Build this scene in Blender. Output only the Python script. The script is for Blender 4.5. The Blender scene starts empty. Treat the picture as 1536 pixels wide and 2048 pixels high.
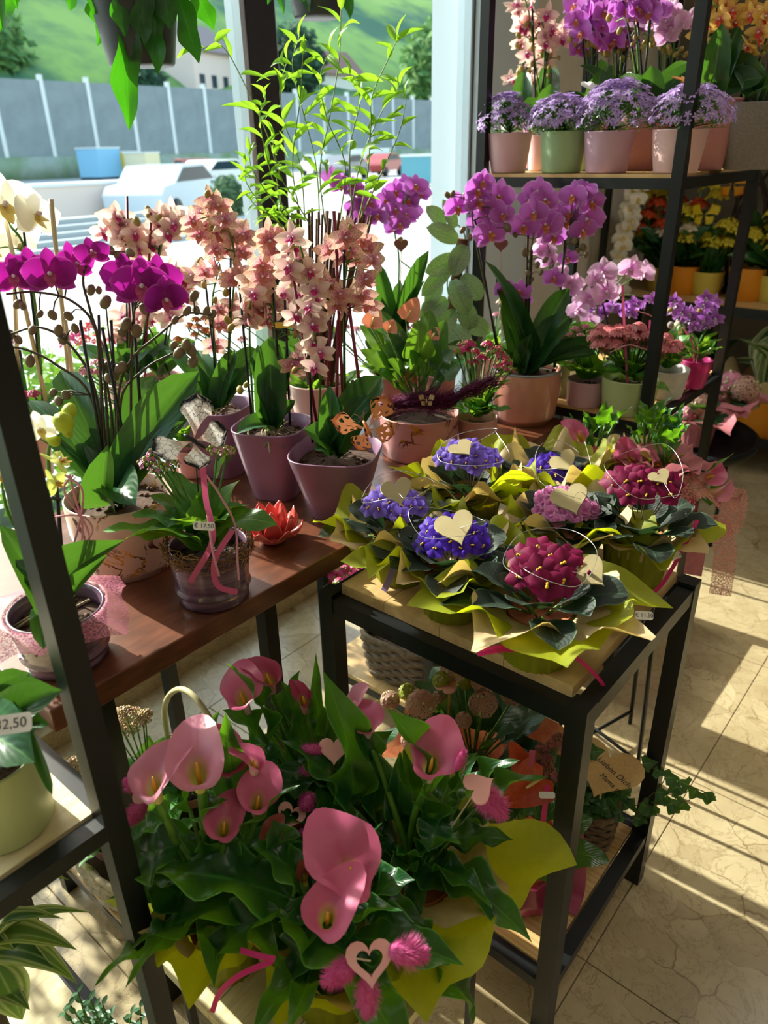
import bpy, math, random
from mathutils import Vector, Matrix, noise
S = bpy.context.scene
C = S.collection
PI = math.pi
R = random.Random(7)
V = Vector
# ---------------------------------------------------------------- camera
F = 1480.0; CX, CY = 768.0, 1024.0; EYE = V((0, 0, 1.6))
_A, _P, _R = math.radians(40.5), math.radians(26.1), math.radians(-1.25)
HD = V((math.cos(_A), math.sin(_A), 0)); RT = HD.cross(V((0, 0, 1)))
FW = HD * math.cos(_P) - V((0, 0, 1)) * math.sin(_P)
_cu = RT.cross(FW)
CR = RT * math.cos(_R) + _cu * math.sin(_R); CU = CR.cross(FW)
cd = bpy.data.cameras.new('camera'); cam = bpy.data.objects.new('camera', cd); C.objects.link(cam)
cam.matrix_world = Matrix(((CR.x, CU.x, -FW.x, EYE.x), (CR.y, CU.y, -FW.y, EYE.y), (CR.z, CU.z, -FW.z, EYE.z), (0, 0, 0, 1)))
cd.sensor_fit = 'VERTICAL'; cd.sensor_height = 36; cd.sensor_width = 27; cd.lens = F / 2048 * 36
cd.clip_start = .05; cd.clip_end = 600
cd.dof.use_dof = True; cd.dof.focus_distance = 1.32; cd.dof.aperture_fstop = (cd.lens / 1000) / .0056
S.camera = cam
# ---------------------------------------------------------------- light
w = bpy.data.worlds.new('sky'); S.world = w; w.use_nodes = True
wn = w.node_tree; bg = wn.nodes['Background']
sk = wn.nodes.new('ShaderNodeTexSky'); sk.sky_type = 'NISHITA'; sk.sun_disc = False
sk.sun_elevation = math.radians(29); sk.sun_rotation = 0.0; sk.air_density = 1.6; sk.dust_density = 2.5
wn.links.new(sk.outputs[0], bg.inputs[0]); bg.inputs[1].default_value = .5
sd = bpy.data.lights.new('sun', 'SUN'); so = bpy.data.objects.new('sun', sd); C.objects.link(so)
sd.energy = 11.0; sd.color = (1, .93, .82); sd.angle = math.radians(.6)
so.rotation_euler = V((.05, -1, -.55)).to_track_quat('-Z', 'Y').to_euler(); so.location = (1, 6, 6)
def arealight(name, loc, size, power, col=(1, .93, .84)):     # the ceiling panels of the shop
    l = bpy.data.lights.new(name, 'AREA'); l.shape = 'RECTANGLE'; l.size, l.size_y = size; l.energy = power; l.color = col
    o = bpy.data.objects.new(name, l); o.location = loc; C.objects.link(o); return o
arealight('ceiling_light', (.2, -.9, 3.0), (1.2, .3), 5)
arealight('ceiling_light', (2.9, -.2, 3.0), (1.2, .3), 12)
S.view_settings.view_transform = 'Standard'; S.view_settings.look = 'None'
S.view_settings.gamma = 1; S.view_settings.use_curve_mapping = False; S.view_settings.exposure = .15
# ---------------------------------------------------------------- pixel of the photograph -> point
def ray(x, y): return FW + CR * ((x - CX) / F) - CU * ((y - CY) / F)
def atz(x, y, z): d = ray(x, y); return EYE + d * ((z - EYE.z) / d.z)
def atX(x, y, X): d = ray(x, y); return EYE + d * (X / d.x)
def atY(x, y, Y): d = ray(x, y); return EYE + d * (Y / d.y)
def dp(x, y, b, off=0):                                         # on the upright plane through b, facing the viewer
    d = ray(x, y); return EYE + d * (((V(b) - EYE).dot(HD) + off) / d.dot(HD))
def mpp(p): return (V(p) - EYE).dot(FW) / F
# ---------------------------------------------------------------- objects
WM = {}
def put(o, parent, M):
    WM[o] = M
    if parent is not None:
        o.parent = parent; o.matrix_basis = WM[parent].inverted() @ M
    else: o.matrix_basis = M
def thing(name, label, cat, loc, group=None):
    o = bpy.data.objects.new(name, None); C.objects.link(o); o.empty_display_size = .05
    put(o, None, Matrix.Translation(loc)); tag(o, label, cat, group); return o
def tag(o, label=None, cat=None, group=None, kind=None):
    if label: o['label'] = label
    if cat: o['category'] = cat
    if group: o['group'] = group
    if kind: o['kind'] = kind
    return o
def ob(name, me, parent=None, M=None, label=None, kind=None):
    o = bpy.data.objects.new(name, me); C.objects.link(o)
    put(o, parent, M if M is not None else Matrix.Identity(4)); tag(o, label, None, None, kind); return o
def T(p): return Matrix.Translation(V(p))
def frame(p, x, y, z):
    return Matrix(((x[0], y[0], z[0], p[0]), (x[1], y[1], z[1], p[1]), (x[2], y[2], z[2], p[2]), (0, 0, 0, 1)))
def face(p, n, up=(0, 0, 1), s=1.0, roll=0):                     # local Z looks along n, local Y towards up
    n = V(n).normalized(); u = V(up); x = u.cross(n)
    if x.length < 1e-4: x = V((1, 0, 0)).cross(n)
    x.normalize(); y = n.cross(x)
    M = frame(p, x * s, y * s, n * s)
    return M @ Matrix.Rotation(roll, 4, 'Z') if roll else M
def spline(pts, n=6):
    P = [V(p) for p in pts]
    if len(P) == 2: return [P[0].lerp(P[1], i / n) for i in range(n + 1)]
    P = [P[0] * 2 - P[1]] + P + [P[-1] * 2 - P[-2]]; out = []
    for i in range(1, len(P) - 2):
        a, b, c, d = P[i - 1:i + 3]
        for k in range(n):
            t = k / n
            out.append(.5 * ((2 * b) + (c - a) * t + (2 * a - 5 * b + 4 * c - d) * t * t + (3 * b - a - 3 * c + d) * t ** 3))
    out.append(P[-2].copy()); return out
class MB:
    def __init__(s): s.v = []; s.f = []; s.uv = []; s.m = []
    def add(s, vs, fs, uvs=None, mi=0):
        o = len(s.v); s.v += [tuple(v) for v in vs]; s.uv += uvs if uvs else [(0, 0)] * len(vs)
        s.f += [tuple(i + o for i in f) for f in fs]; s.m += [mi] * len(fs); return s
    def grid(s, fn, nu, nv, mi=0, wrap=False):                   # fn(a, t): a across 0..1, t along 0..1
        vs = []; uv = []; nc = nu if wrap else nu + 1
        for j in range(nv + 1):
            for i in range(nc):
                vs.append(fn(i / nu, j / nv)); uv.append((i / nu, j / nv))
        fs = [(j * nc + i, j * nc + (i + 1) % nc, (j + 1) * nc + (i + 1) % nc, (j + 1) * nc + i) for j in range(nv) for i in range(nu)]
        return s.add(vs, fs, uv, mi)
    def tube(s, pts, r, n=6, mi=0, cap=True):
        pts = [V(p) for p in pts]; k = len(pts); rr = r if isinstance(r, (list, tuple)) else [r] * k
        if len(rr) != k: rr = [rr[0] + (rr[-1] - rr[0]) * i / (k - 1) for i in range(k)]
        vs = []; uv = []; x = None
        for i, p in enumerate(pts):
            t = (pts[min(i + 1, k - 1)] - pts[max(i - 1, 0)])
            if t.length < 1e-9: t = V((0, 0, 1))
            t.normalize()
            if x is None: x = t.orthogonal().normalized()
            x = (x - t * x.dot(t));
            if x.length < 1e-6: x = t.orthogonal()
            x.normalize(); y = t.cross(x)
            for j in range(n):
                a = 2 * PI * j / n; vs.append(p + x * (math.cos(a) * rr[i]) + y * (math.sin(a) * rr[i])); uv.append((j / n, i / (k - 1)))
        fs = [(i * n + j, i * n + (j + 1) % n, (i + 1) * n + (j + 1) % n, (i + 1) * n + j) for i in range(k - 1) for j in range(n)]
        if cap: fs += [tuple(reversed(range(n))), tuple((k - 1) * n + j for j in range(n))]
        return s.add(vs, fs, uv, mi)
    def box(s, x0, x1, y0, y1, z0, z1, mi=0):
        vs = [(x, y, z) for z in (z0, z1) for y in (y0, y1) for x in (x0, x1)]
        return s.add(vs, [(0, 2, 3, 1), (4, 5, 7, 6), (0, 1, 5, 4), (2, 6, 7, 3), (0, 4, 6, 2), (1, 3, 7, 5)], None, mi)
    def lathe(s, prof, n=32, mi=0, sq=0.0, c=(0, 0, 0), rot=0):
        vs = []; uv = []; L = len(prof)
        for k, (r, z) in enumerate(prof):
            for j in range(n):
                a = 2 * PI * j / n; q = 1.0
                if sq: e = 2 + sq * 4; q = 1 / (abs(math.cos(a)) ** e + abs(math.sin(a)) ** e) ** (1 / e)
                vs.append((c[0] + r * q * math.cos(a + rot), c[1] + r * q * math.sin(a + rot), c[2] + z)); uv.append((j / n, k / (L - 1)))
        fs = [(k * n + j, k * n + (j + 1) % n, (k + 1) * n + (j + 1) % n, (k + 1) * n + j) for k in range(L - 1) for j in range(n)]
        return s.add(vs, fs, uv, mi)
    def ell(s, c, r, n=8, m=5, mi=0, M=None):
        vs = []; uv = []
        for j in range(m + 1):
            b = PI * j / m
            for i in range(n):
                a = 2 * PI * i / n; p = V((r[0] * math.sin(b) * math.cos(a), r[1] * math.sin(b) * math.sin(a), r[2] * math.cos(b)))
                if M: p = M @ p
                vs.append(p + V(c)); uv.append((i / n, 1 - j / m))
        fs = [(j * n + i, (j + 1) * n + i, (j + 1) * n + (i + 1) % n, j * n + (i + 1) % n) for j in range(m) for i in range(n)]
        return s.add(vs, fs, uv, mi)
    def extend(s, o, M=None, mi=None):
        off = len(s.v); s.v += [tuple(M @ V(v)) for v in o.v] if M else o.v; s.uv += o.uv
        s.f += [tuple(i + off for i in f) for f in o.f]; s.m += [mi] * len(o.f) if mi is not None else o.m; return s
    def mesh(s, name, mats, smooth=True):
        me = bpy.data.meshes.new(name); me.from_pydata(s.v, [], s.f)
        for m in (mats if isinstance(mats, (list, tuple)) else [mats]): me.materials.append(m)
        me.polygons.foreach_set('material_index', s.m)
        me.polygons.foreach_set('use_smooth', [smooth] * len(s.f))
        l = me.uv_layers.new(name='UVMap'); li = [0] * len(me.loops); me.loops.foreach_get('vertex_index', li)
        fl = [0.0] * (2 * len(li)); uv = s.uv
        for i, a in enumerate(li): fl[2 * i], fl[2 * i + 1] = uv[a]
        l.data.foreach_set('uv', fl); me.update(); return me
# ---------------------------------------------------------------- materials
def srgb(c):
    if isinstance(c, str): c = [int(c[i:i + 2], 16) / 255 for i in (0, 2, 4)]
    return tuple((x / 12.92 if x <= .04045 else ((x + .055) / 1.055) ** 2.4) for x in c) + (1,)
class NT:
    def __init__(s, name):
        s.m = bpy.data.materials.new(name); s.m.use_nodes = True; s.t = s.m.node_tree; s.n = s.t.nodes
        s.b = s.n['Principled BSDF']; s.out = s.n['Material Output']
    def add(s, t, ins=None, **kw):
        n = s.n.new(t)
        for k, v in kw.items(): setattr(n, k, v)
        for k, v in (ins or {}).items(): s.set(n, k, v)
        return n
    def set(s, n, k, v):
        if hasattr(v, 'outputs'): v = v.outputs[0]
        if isinstance(v, bpy.types.NodeSocket): s.t.links.new(v, n.inputs[k])
        else: n.inputs[k].default_value = v
    def ramp(s, fac, stops, interp='LINEAR'):
        n = s.add('ShaderNodeValToRGB', {'Fac': fac}); n.color_ramp.interpolation = interp; e = n.color_ramp.elements
        while len(e) < len(stops): e.new(.5)
        for i, (p, c) in enumerate(stops): e[i].position = p; e[i].color = srgb(c) if not isinstance(c, (int, float)) else (c, c, c, 1)
        return n
    def mix(s, f, a, b, mode='MIX'):
        n = s.add('ShaderNodeMixRGB', {'Fac': f, 'Color1': srgb(a) if isinstance(a, str) else a, 'Color2': srgb(b) if isinstance(b, str) else b}); n.blend_type = mode; return n
    def noise(s, scale, detail=3, rough=.5, vec=None, dist=0):
        n = s.add('ShaderNodeTexNoise', {'Scale': scale, 'Detail': detail, 'Roughness': rough, 'Distortion': dist})
        if vec: s.set(n, 'Vector', vec)
        return n
    def obj(s): return s.add('ShaderNodeTexCoord').outputs['Object']
    def uvs(s):
        x = s.add('ShaderNodeSeparateXYZ', {0: s.add('ShaderNodeUVMap')}); return x.outputs[0], x.outputs[1]
    def math(s, op, a, b=0.0, c=None):
        n = s.add('ShaderNodeMath', {0: a, 1: b}, operation=op)
        if c is not None: s.set(n, 2, c)
        return n
    def scaled(s, sc, vec=None):
        return s.add('ShaderNodeMapping', {'Vector': vec or s.obj(), 'Scale': sc})
    def bump(s, h, st=.3, dist=.002): s.set(s.b, 'Normal', s.add('ShaderNodeBump', {'Height': h, 'Strength': st, 'Distance': dist}))
    def fin(s, col=None, rough=.5, trans=0, tcol=None, metal=0, spec=.5, coat=0):
        if col is not None: s.set(s.b, 'Base Color', srgb(col) if isinstance(col, str) else col)
        s.set(s.b, 'Roughness', rough); s.set(s.b, 'Metallic', metal); s.set(s.b, 'Specular IOR Level', spec)
        if coat: s.set(s.b, 'Coat Weight', coat); s.set(s.b, 'Coat Roughness', .12)
        if trans:
            tr = s.add('ShaderNodeBsdfTranslucent'); c = tcol if tcol is not None else col
            s.set(tr, 'Color', srgb(c) if isinstance(c, str) else c)
            mx = s.add('ShaderNodeMixShader', {0: trans, 1: s.b, 2: tr}); s.t.links.new(mx.outputs[0], s.out.inputs[0])
        return s.m
_mc = {}
def plain(name, c, rough=.5, trans=0, metal=0, c2=None, sc=20, bump=0, spec=.5, coat=0, tcol=None):
    if name in _mc: return _mc[name]
    k = NT(name); col = c
    if c2:
        nz = k.noise(sc, 4, .6, k.obj()); col = k.mix(k.ramp(nz, [(.35, 0.0), (.65, 1.0)]), c, c2)
        if bump: k.bump(nz, bump)
    _mc[name] = k.fin(col, rough, trans, tcol, metal, spec, coat); return _mc[name]
def leafmat(name, dark, light, rib, trans=.35, tcol='8fc01c', rough=.38, edge=None, patch=None, var=.5, stripes=None, fuzz=0):
    k = NT(name); u, v = k.uvs(); cu = k.math('ABSOLUTE', k.math('SUBTRACT', u, .5))
    nz = k.noise(9, 3, .6, k.obj()); base = k.mix(k.ramp(nz, [(.35, 0.0), (.7, 1.0)]), dark, light)
    vein = k.math('SINE', k.math('MULTIPLY', k.math('SUBTRACT', v, k.math('MULTIPLY', cu, .8)), 62))
    base = k.mix(k.math('MULTIPLY', k.ramp(vein, [(.9, 0.0), (1.0, 1.0)]), .25), base, light)
    if stripes:
        st = k.ramp(k.math('MULTIPLY', cu, 2), stripes); base = k.mix(.85, base, st)
    if patch:
        vo = k.add('ShaderNodeTexVoronoi', {'Vector': k.scaled((1, 1, 1)), 'Scale': 160}); n2 = k.noise(45, 2, .5, k.obj())
        base = k.mix(k.ramp(k.math('ADD', k.math('MULTIPLY', vo.outputs[0], .45), k.math('MULTIPLY', n2, .75)), [(.52, 0.0), (.6, 1.0)]), base, patch)
    base = k.mix(k.ramp(cu, [(.0, 1.0), (.035, 0.0)]), base, rib)
    if edge: base = k.mix(k.ramp(cu, [(.45, 0.0), (.495, 1.0)]), base, edge)
    oi = k.add('ShaderNodeObjectInfo'); br = k.math('MULTIPLY_ADD', oi.outputs['Random'], var, 1 - var / 2)
    hs = k.add('ShaderNodeHueSaturation', {'Value': br, 'Color': base})
    k.bump(vein, .12, .001)
    if fuzz: k.set(k.b, 'Sheen Weight', fuzz)
    return k.fin(hs.outputs[0], rough, trans, tcol)
def petalmat(name, center, mid, tip, edge=None, spots=None, veins=None, trans=.4, rough=.55, tcol=None, sp=(60, .3)):
    k = NT(name); u, v = k.uvs(); col = k.ramp(v, [(0, center), (.35, mid), (.9, tip)])
    cu = k.math('ABSOLUTE', k.math('SUBTRACT', u, .5))
    if veins:
        vn = k.noise(8, 2, .5, k.scaled((5, .6, 1), k.add('ShaderNodeUVMap'))); s2 = k.math('SINE', k.math('MULTIPLY_ADD', vn, 8, k.math('MULTIPLY', u, 50)))
        col = k.mix(k.math('MULTIPLY', k.ramp(s2, [(.3, 0.0), (.9, 1.0)]), k.ramp(v, [(0, .9), (.95, .25)])), col, veins)
    if spots:
        vo = k.add('ShaderNodeTexVoronoi', {'Vector': k.add('ShaderNodeUVMap'), 'Scale': 13, 'Randomness': .8})
        col = k.mix(k.math('MULTIPLY', k.ramp(vo.outputs[0], [(sp[1], 1.0), (sp[1] + .12, 0.0)]), k.ramp(v, [(.1, 1.0), (.95, .55)])), col, spots)
    if edge: col = k.mix(k.math('MAXIMUM', k.ramp(cu, [(.43, 0.0), (.5, .8)]), k.ramp(v, [(.9, 0.0), (1, .8)])), col, edge)
    oi = k.add('ShaderNodeObjectInfo')
    hs = k.add('ShaderNodeHueSaturation', {'Value': k.math('MULTIPLY_ADD', oi.outputs['Random'], .25, .88), 'Color': col})
    tc = k.mix(.62, tcol, hs.outputs[0]).outputs[0] if tcol else hs.outputs[0]
    return k.fin(hs.outputs[0], rough, trans, tc, spec=.2)
def woodmat(name, c1, c2, c3, scale=(1, 12, 12), rough=.45, fine=1.0, coat=0, knots=True):
    k = NT(name); o = k.obj(); m = k.scaled(scale)
    n1 = k.noise(3.0 * fine, 6, .65, m, 1.2); w_ = k.add('ShaderNodeTexWave', {'Vector': m, 'Scale': 1.6 * fine, 'Distortion': 6.0, 'Detail': 3.0, 'Detail Scale': 1.2})
    col = k.mix(k.ramp(n1, [(.3, 0.0), (.7, 1.0)]), c1, c2); col = k.mix(k.math('MULTIPLY', w_.outputs[1], .45), col, c3)
    if knots:
        vo = k.add('ShaderNodeTexVoronoi', {'Vector': k.scaled(tuple(s * .35 + .6 for s in scale)), 'Scale': 2.2}); col = k.mix(k.ramp(vo.outputs[0], [(.02, .7), (.09, 0.0)]), col, c3)
    k.bump(n1, .15, .001); return k.fin(col, rough, coat=coat)
M_BLACK = plain('black_steel', '0c0f10', .42, c2='14181a', sc=300, bump=.05, spec=.4)
M_SOIL = plain('soil', '2b1d14', .95, c2='4a3524', sc=180, bump=.8)
M_BARK = plain('orchid_bark', '35241a', .95, c2='5c4230', sc=110, bump=1)
M_ROOT = plain('orchid_root', '9c8b6b', .8, c2='6d6048', sc=60)
M_STAKE = plain('dark_stake', '15161a', .4)
M_STEMG = plain('green_stem', '5c8a2c', .5, c2='3c6b22', sc=30)
M_STEMD = plain('dark_stem', '3a3a26', .5, c2='4e3a30', sc=30)
M_BUDB = plain('tan_bud', '8d7c5c', .5, c2='6f5a48', sc=60, trans=.1)
M_BUDG = plain('green_bud', '9aa03a', .5, c2='b98a5c', sc=60, trans=.2)
M_WHITE = plain('white_card', 'f2f2f2', .5)
M_INK = plain('ink', '2a2a34', .6)
M_SILV = plain('silver_wire', 'dcdcd8', .25, metal=1)
# ---------------------------------------------------------------- the room
def struct(name, me, kind='structure'):
    o = ob(name, me); o['kind'] = kind; return o
def tilemat():
    k = NT('marble_tile'); oi = k.add('ShaderNodeObjectInfo')
    vec = k.add('ShaderNodeVectorMath', {0: k.obj(), 1: oi.outputs['Location']}, operation='ADD')
    nz = k.noise(3.2, 5, .6, vec, .4); wv = k.add('ShaderNodeVectorMath', {0: vec, 1: nz.outputs[1]}, operation='ADD'); wv2 = k.add('ShaderNodeVectorMath', {0: nz.outputs[1], 1: (.16, .16, .16)}, operation='MULTIPLY')
    wv = k.add('ShaderNodeVectorMath', {0: vec, 1: wv2.outputs[0]}, operation='ADD')
    vo = k.add('ShaderNodeTexVoronoi', {'Vector': wv, 'Scale': 7.5}); ve = k.add('ShaderNodeTexVoronoi', {'Vector': wv, 'Scale': 7.5}, feature='DISTANCE_TO_EDGE')
    base = k.mix(k.ramp(k.noise(6, 6, .65, wv), [(.3, 0.0), (.7, 1.0)]), 'a39270', 'c4b592')
    base = k.mix(.35, base, k.ramp(vo.outputs[1], [(0, '917e58'), (1, 'c8b992')]))
    crack = k.math('MULTIPLY', k.ramp(ve.outputs[0], [(.0, 1.0), (.022, 0.0)]), k.ramp(k.noise(9, 2, .5, vec), [(.42, 0.0), (.62, .8)]))
    base = k.mix(crack, base, '6b5534')
    vein = k.noise(5, 8, .7, vec, 2.5); base = k.mix(k.ramp(vein, [(.485, 0.0), (.5, .55), (.515, 0.0)]), base, '75603e')
    base = k.mix(k.ramp(k.noise(60, 2, .5, vec), [(.7, 0.0), (.75, .5)]), base, '6f5a3c')
    return k.fin(base, .26, spec=.5)
M_TILE = tilemat(); M_GROUT = plain('grout', '6f6248', .9)
TX, TY, TS, TD = 1.045, .34, .657, .655
floor = struct('floor', MB().box(-2.2, 5, -2.7, 2.05, -.12, -.004).mesh('floor', M_GROUT, False))
g = .0011
tm = MB(); a, b2 = TS / 2 - g, TD / 2 - g; e = .0012
tm.add([(-a, -b2, -.004), (a, -b2, -.004), (a, b2, -.004), (-a, b2, -.004), (-a, -b2, -e), (a, -b2, -e), (a, b2, -e), (-a, b2, -e), (-a + e, -b2 + e, 0), (a - e, -b2 + e, 0), (a - e, b2 - e, 0), (-a + e, b2 - e, 0)],
       [(0, 1, 5, 4), (1, 2, 6, 5), (2, 3, 7, 6), (3, 0, 4, 7), (4, 5, 9, 8), (5, 6, 10, 9), (6, 7, 11, 10), (7, 4, 8, 11), (8, 9, 10, 11)])
tm = tm.mesh('floor_tile', M_TILE, False)
for i in range(-5, 6):
    for j in range(-4, 2):
        ob('floor_tile', tm, floor, T((TX + TS * (i + .5), TY + TD * (j + .5) + (0), 0)))
ob('floor_tile', MB().box(-2.2, 5, TY + 2 * TD + g, 1.86, -.004, 0).mesh('edge_tile', M_TILE, False), floor)
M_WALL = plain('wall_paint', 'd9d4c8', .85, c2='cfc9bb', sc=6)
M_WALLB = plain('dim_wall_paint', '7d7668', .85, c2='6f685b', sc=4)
struct('ceiling', MB().box(-2.2, 5.1, -2.7, 2.2, 3.08, 3.2).mesh('ceiling', M_WALL, False))
struct('wall_left', MB().box(-2.3, -2.2, -2.7, 2.2, 0, 3.2).mesh('wall_left', M_WALL, False))
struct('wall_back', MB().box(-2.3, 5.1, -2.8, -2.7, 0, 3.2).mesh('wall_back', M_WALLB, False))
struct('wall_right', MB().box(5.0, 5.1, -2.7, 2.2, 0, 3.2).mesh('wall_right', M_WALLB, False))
struct('wall_front', MB().box(3.2, 5.0, 1.93, 2.13, 0, 3.2).mesh('wall_front', M_WALL, False))
struct('wall_pillar', MB().box(2.86, 3.2, 1.84, 2.13, 0, 3.08).mesh('wall_pillar', plain('pillar_paint', 'c3d2da', .5), False))
M_SILLM = M_TILE
struct('trim_1', MB().box(-2.2, 2.98, 1.86, 2.02, -.004, .07).mesh('trim', M_TILE, False))
# shop window: dark aluminium frame, silver outer edge, thin glass
def glassmat():
    k = NT('window_glass'); tr = k.add('ShaderNodeBsdfTransparent', {0: (.93, .965, .96, 1)}); gl = k.add('ShaderNodeBsdfGlossy', {'Roughness': .02})
    fr = k.add('ShaderNodeLayerWeight', {0: .12}); mx = k.add('ShaderNodeMixShader', {0: k.math('MULTIPLY', fr.outputs[0], .5), 1: tr, 2: gl}); k.t.links.new(mx.outputs[0], k.out.inputs[0]); return k.m
M_GLASS = glassmat(); M_FRAME = plain('dark_aluminium', '2b2f33', .4, metal=.3, c2='24272b', sc=80); M_SILVER = plain('silver_aluminium', 'b9c6d0', .35, metal=.6)
def window(n, x0, x1):
    m = MB()
    m.box(x0, x0 + .055, 1.92, 2.0, .07, 3.08); m.box(x1 - .055, x1, 1.92, 2.0, .07, 3.08); m.box(x0 + .055, x1 - .055, 1.92, 2.0, .07, .13); m.box(x0 + .055, x1 - .055, 1.92, 2.0, 2.98, 3.08)
    w_ = struct('window_%d' % n, m.mesh('window_frame', M_FRAME, False))
    s = MB(); s.box(x0 + .055, x0 + .062, 1.925, 1.99, .13, 2.98); s.box(x1 - .075, x1 - .055, 1.925, 1.99, .13, 2.98); ob('glazing_bead', s.mesh('bead', M_SILVER, False), w_)
    ob('glass_pane', MB().box(x0 + .062, x1 - .075, 1.953, 1.959, .13, 2.98).mesh('pane', M_GLASS, False), w_)
window(1, -2.2, .05); window(2, .05, 1.745); window(3, 1.745, 2.915)
# ---------------------------------------------------------------- furniture
M_WALN = woodmat('walnut_stain', '5d3321', '7a4830', '3a1e12', (2.2, 16, 16), .36, coat=.25)
M_OAK = woodmat('pale_oak', 'c7a166', 'd8b981', 'a87d46', (14, 1.6, 14), .5)
M_OAKX = woodmat('pale_oak_across', 'c9a76c', 'dcc08a', 'a98350', (1.6, 14, 14), .45)
M_PINE = woodmat('pale_pine', 'd9cb9c', 'e6dbb4', 'b79f6a', (1.3, 26, 26), .5)
def bar(p, a, b, name='rail', m=None):
    return ob(name, MB().box(min(a[0], b[0]), max(a[0], b[0]), min(a[1], b[1]), max(a[1], b[1]), min(a[2], b[2]), max(a[2], b[2])).mesh(name, m or M_BLACK, False), p)
def frames(p, x0, x1, y0, y1, z, tops, s=.03, shelves=(), board=None, rail=.025, name='leg'):
    """four square tubes with rings of rails and a board on each ring"""
    for x in (x0, x1 - s):
        for y in (y0, y1 - s): bar(p, (x, y, z), (x + s, y + s, tops), name)
    for h in shelves:
        for y in (y0, y1 - s): bar(p, (x0 + s, y + .002, h - rail), (x1 - s, y + s - .002, h))
        for x in (x0, x1 - s): bar(p, (x + .002, y0 + s, h - rail), (x + s - .002, y1 - s, h))
t1 = thing('window_table', 'long dark walnut plank table with black steel legs along the shop window', 'table', (1.08, 1.2, 0))
tb = MB().box(.31, 1.86, .89, 1.5, .86, .9).mesh('tabletop', M_WALN, False); o = ob('tabletop', tb, t1)
bv = o.modifiers.new('b', 'BEVEL'); bv.width = .003; bv.segments = 2
for x0, x1 in ((.41, .8), (1.33, 1.76)):
    frames(t1, x0, x1, .97, 1.41, 0, .86, shelves=(.115, .86)); bar(t1, (x0 + .004, .975, .115), (x1 - .004, 1.405, .13), 'shelf_board', M_OAKX)
t2 = thing('display_table', 'tall black steel table with pale oak top carrying the wrapped african violets', 'table', (1.08, .61, 0))
frames(t2, .838, 1.325, .328, .885, 0, .842, .034, (.834,), rail=.034); frames(t2, .838, 1.325, .328, .885, .1, .101, .034, (.17,), rail=.026)
yb = [.366, .49, .62, .745, .851]
for i in range(4): bar(t2, (.866, yb[i] + .0006, .8345), (1.297, yb[i + 1] - .0006, .856), 'top_plank', M_OAKX)
bar(t2, (.874, .364, .158), (1.289, .849, .172), 'shelf_board', M_OAK)
t3 = thing('shelf_rack', 'black steel rack with oak shelves of pots beside the window end', 'rack', (2.15, 1.1, 0))
RX0, RX1, RY0, RY1 = 1.868, 2.48, .672, 1.24
frames(t3, RX0, RX1, RY0, RY1, 0, 2.62, .027, (.15, .93, 1.527, 2.15, 2.6), name='post')
for z in (.15, .93, 1.527, 2.15): bar(t3, (RX0 + .004, RY0 + .028, z), (RX1 - .004, RY1 - .028, z + .008), 'shelf_board', M_OAK); 
t4 = thing('shelf_rack', 'black steel rack with pine shelf cut off by the left edge', 'rack', (0, 1.0, 0))
frames(t4, -.4, .3, .7, 1.27, 0, 2.2, .03, (.11, .845, 1.6), name='post')
for z in (.11, .845): bar(t4, (-.395, .731, z - .012), (.272, 1.239, z + .004), 'shelf_board', M_PINE)
t5 = thing('low_bench', 'low pine topped bench with thin steel legs under the calla lilies', 'bench', (.56, .6, 0))
BZ = .45; BX0, BX1, BY0, BY1 = .325, .717, .405, .765
ys = [BY0 + (BY1 - BY0) * i / 3 for i in range(4)]
for i in range(3): bar(t5, (BX0, ys[i] + .001, BZ - .022), (BX1, ys[i + 1] - .001, BZ), 'top_plank', M_PINE)
for x in (BX0 + .015, .695):
    for y in (.415, BY1 - .03): bar(t5, (x, y, 0), (x + .012, y + .012, BZ - .022), 'leg')
# crossed-foot plant stand behind the black table
t6 = thing('plant_stand', 'thin black metal plant stand with crossed foot wires behind the black table', 'stand', (1.72, .62, 0))
zc = .84; s6 = .15
m = MB().lathe([(.0, zc - .012), (s6, zc - .012), (s6, zc), (0, zc)], 36, c=(1.66, .62, 0)).mesh('tray', M_BLACK); ob('tray', m, t6)
for a in range(4):
    x, y = 1.66 + .16 * math.cos(a * PI / 2 - .3), .62 + .16 * math.sin(a * PI / 2 - .3)
    ob('leg', MB().tube([(x, y, 0), (1.66 + .12 * math.cos(a * PI / 2 - .3), .62 + .12 * math.sin(a * PI / 2 - .3), zc - .012)], .006, 6).mesh('leg', M_BLACK), t6)
for a in (0, 1):
    x, y = .158 * math.cos(a * PI / 2 - .3), .158 * math.sin(a * PI / 2 - .3)
    ob('cross_wire', MB().tube([(1.66 - x, .62 - y, .05 + a * .01), (1.66 + x, .62 + y, .05 + a * .01)], .005, 6).mesh('wire', M_BLACK), t6)
# round black table far right
t7 = thing('round_table', 'round black metal table with pink wrapped hydrangeas at the right', 'table', (2.98, 1.0, 0))
ob('tabletop', MB().lathe([(0, .49), (.33, .49), (.345, .505), (.345, .53), (.33, .53), (.325, .51), (0, .51)], 48, c=(2.98, .98, 0)).mesh('top', M_BLACK), t7)
for a in range(4):
    x, y = 2.98 + .25 * math.cos(a * PI / 2 + .5), .98 + .25 * math.sin(a * PI / 2 + .5)
    ob('leg', MB().tube([(x, y, 0), (x, y, .49)], .008, 6).mesh('leg', M_BLACK), t7)
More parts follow.
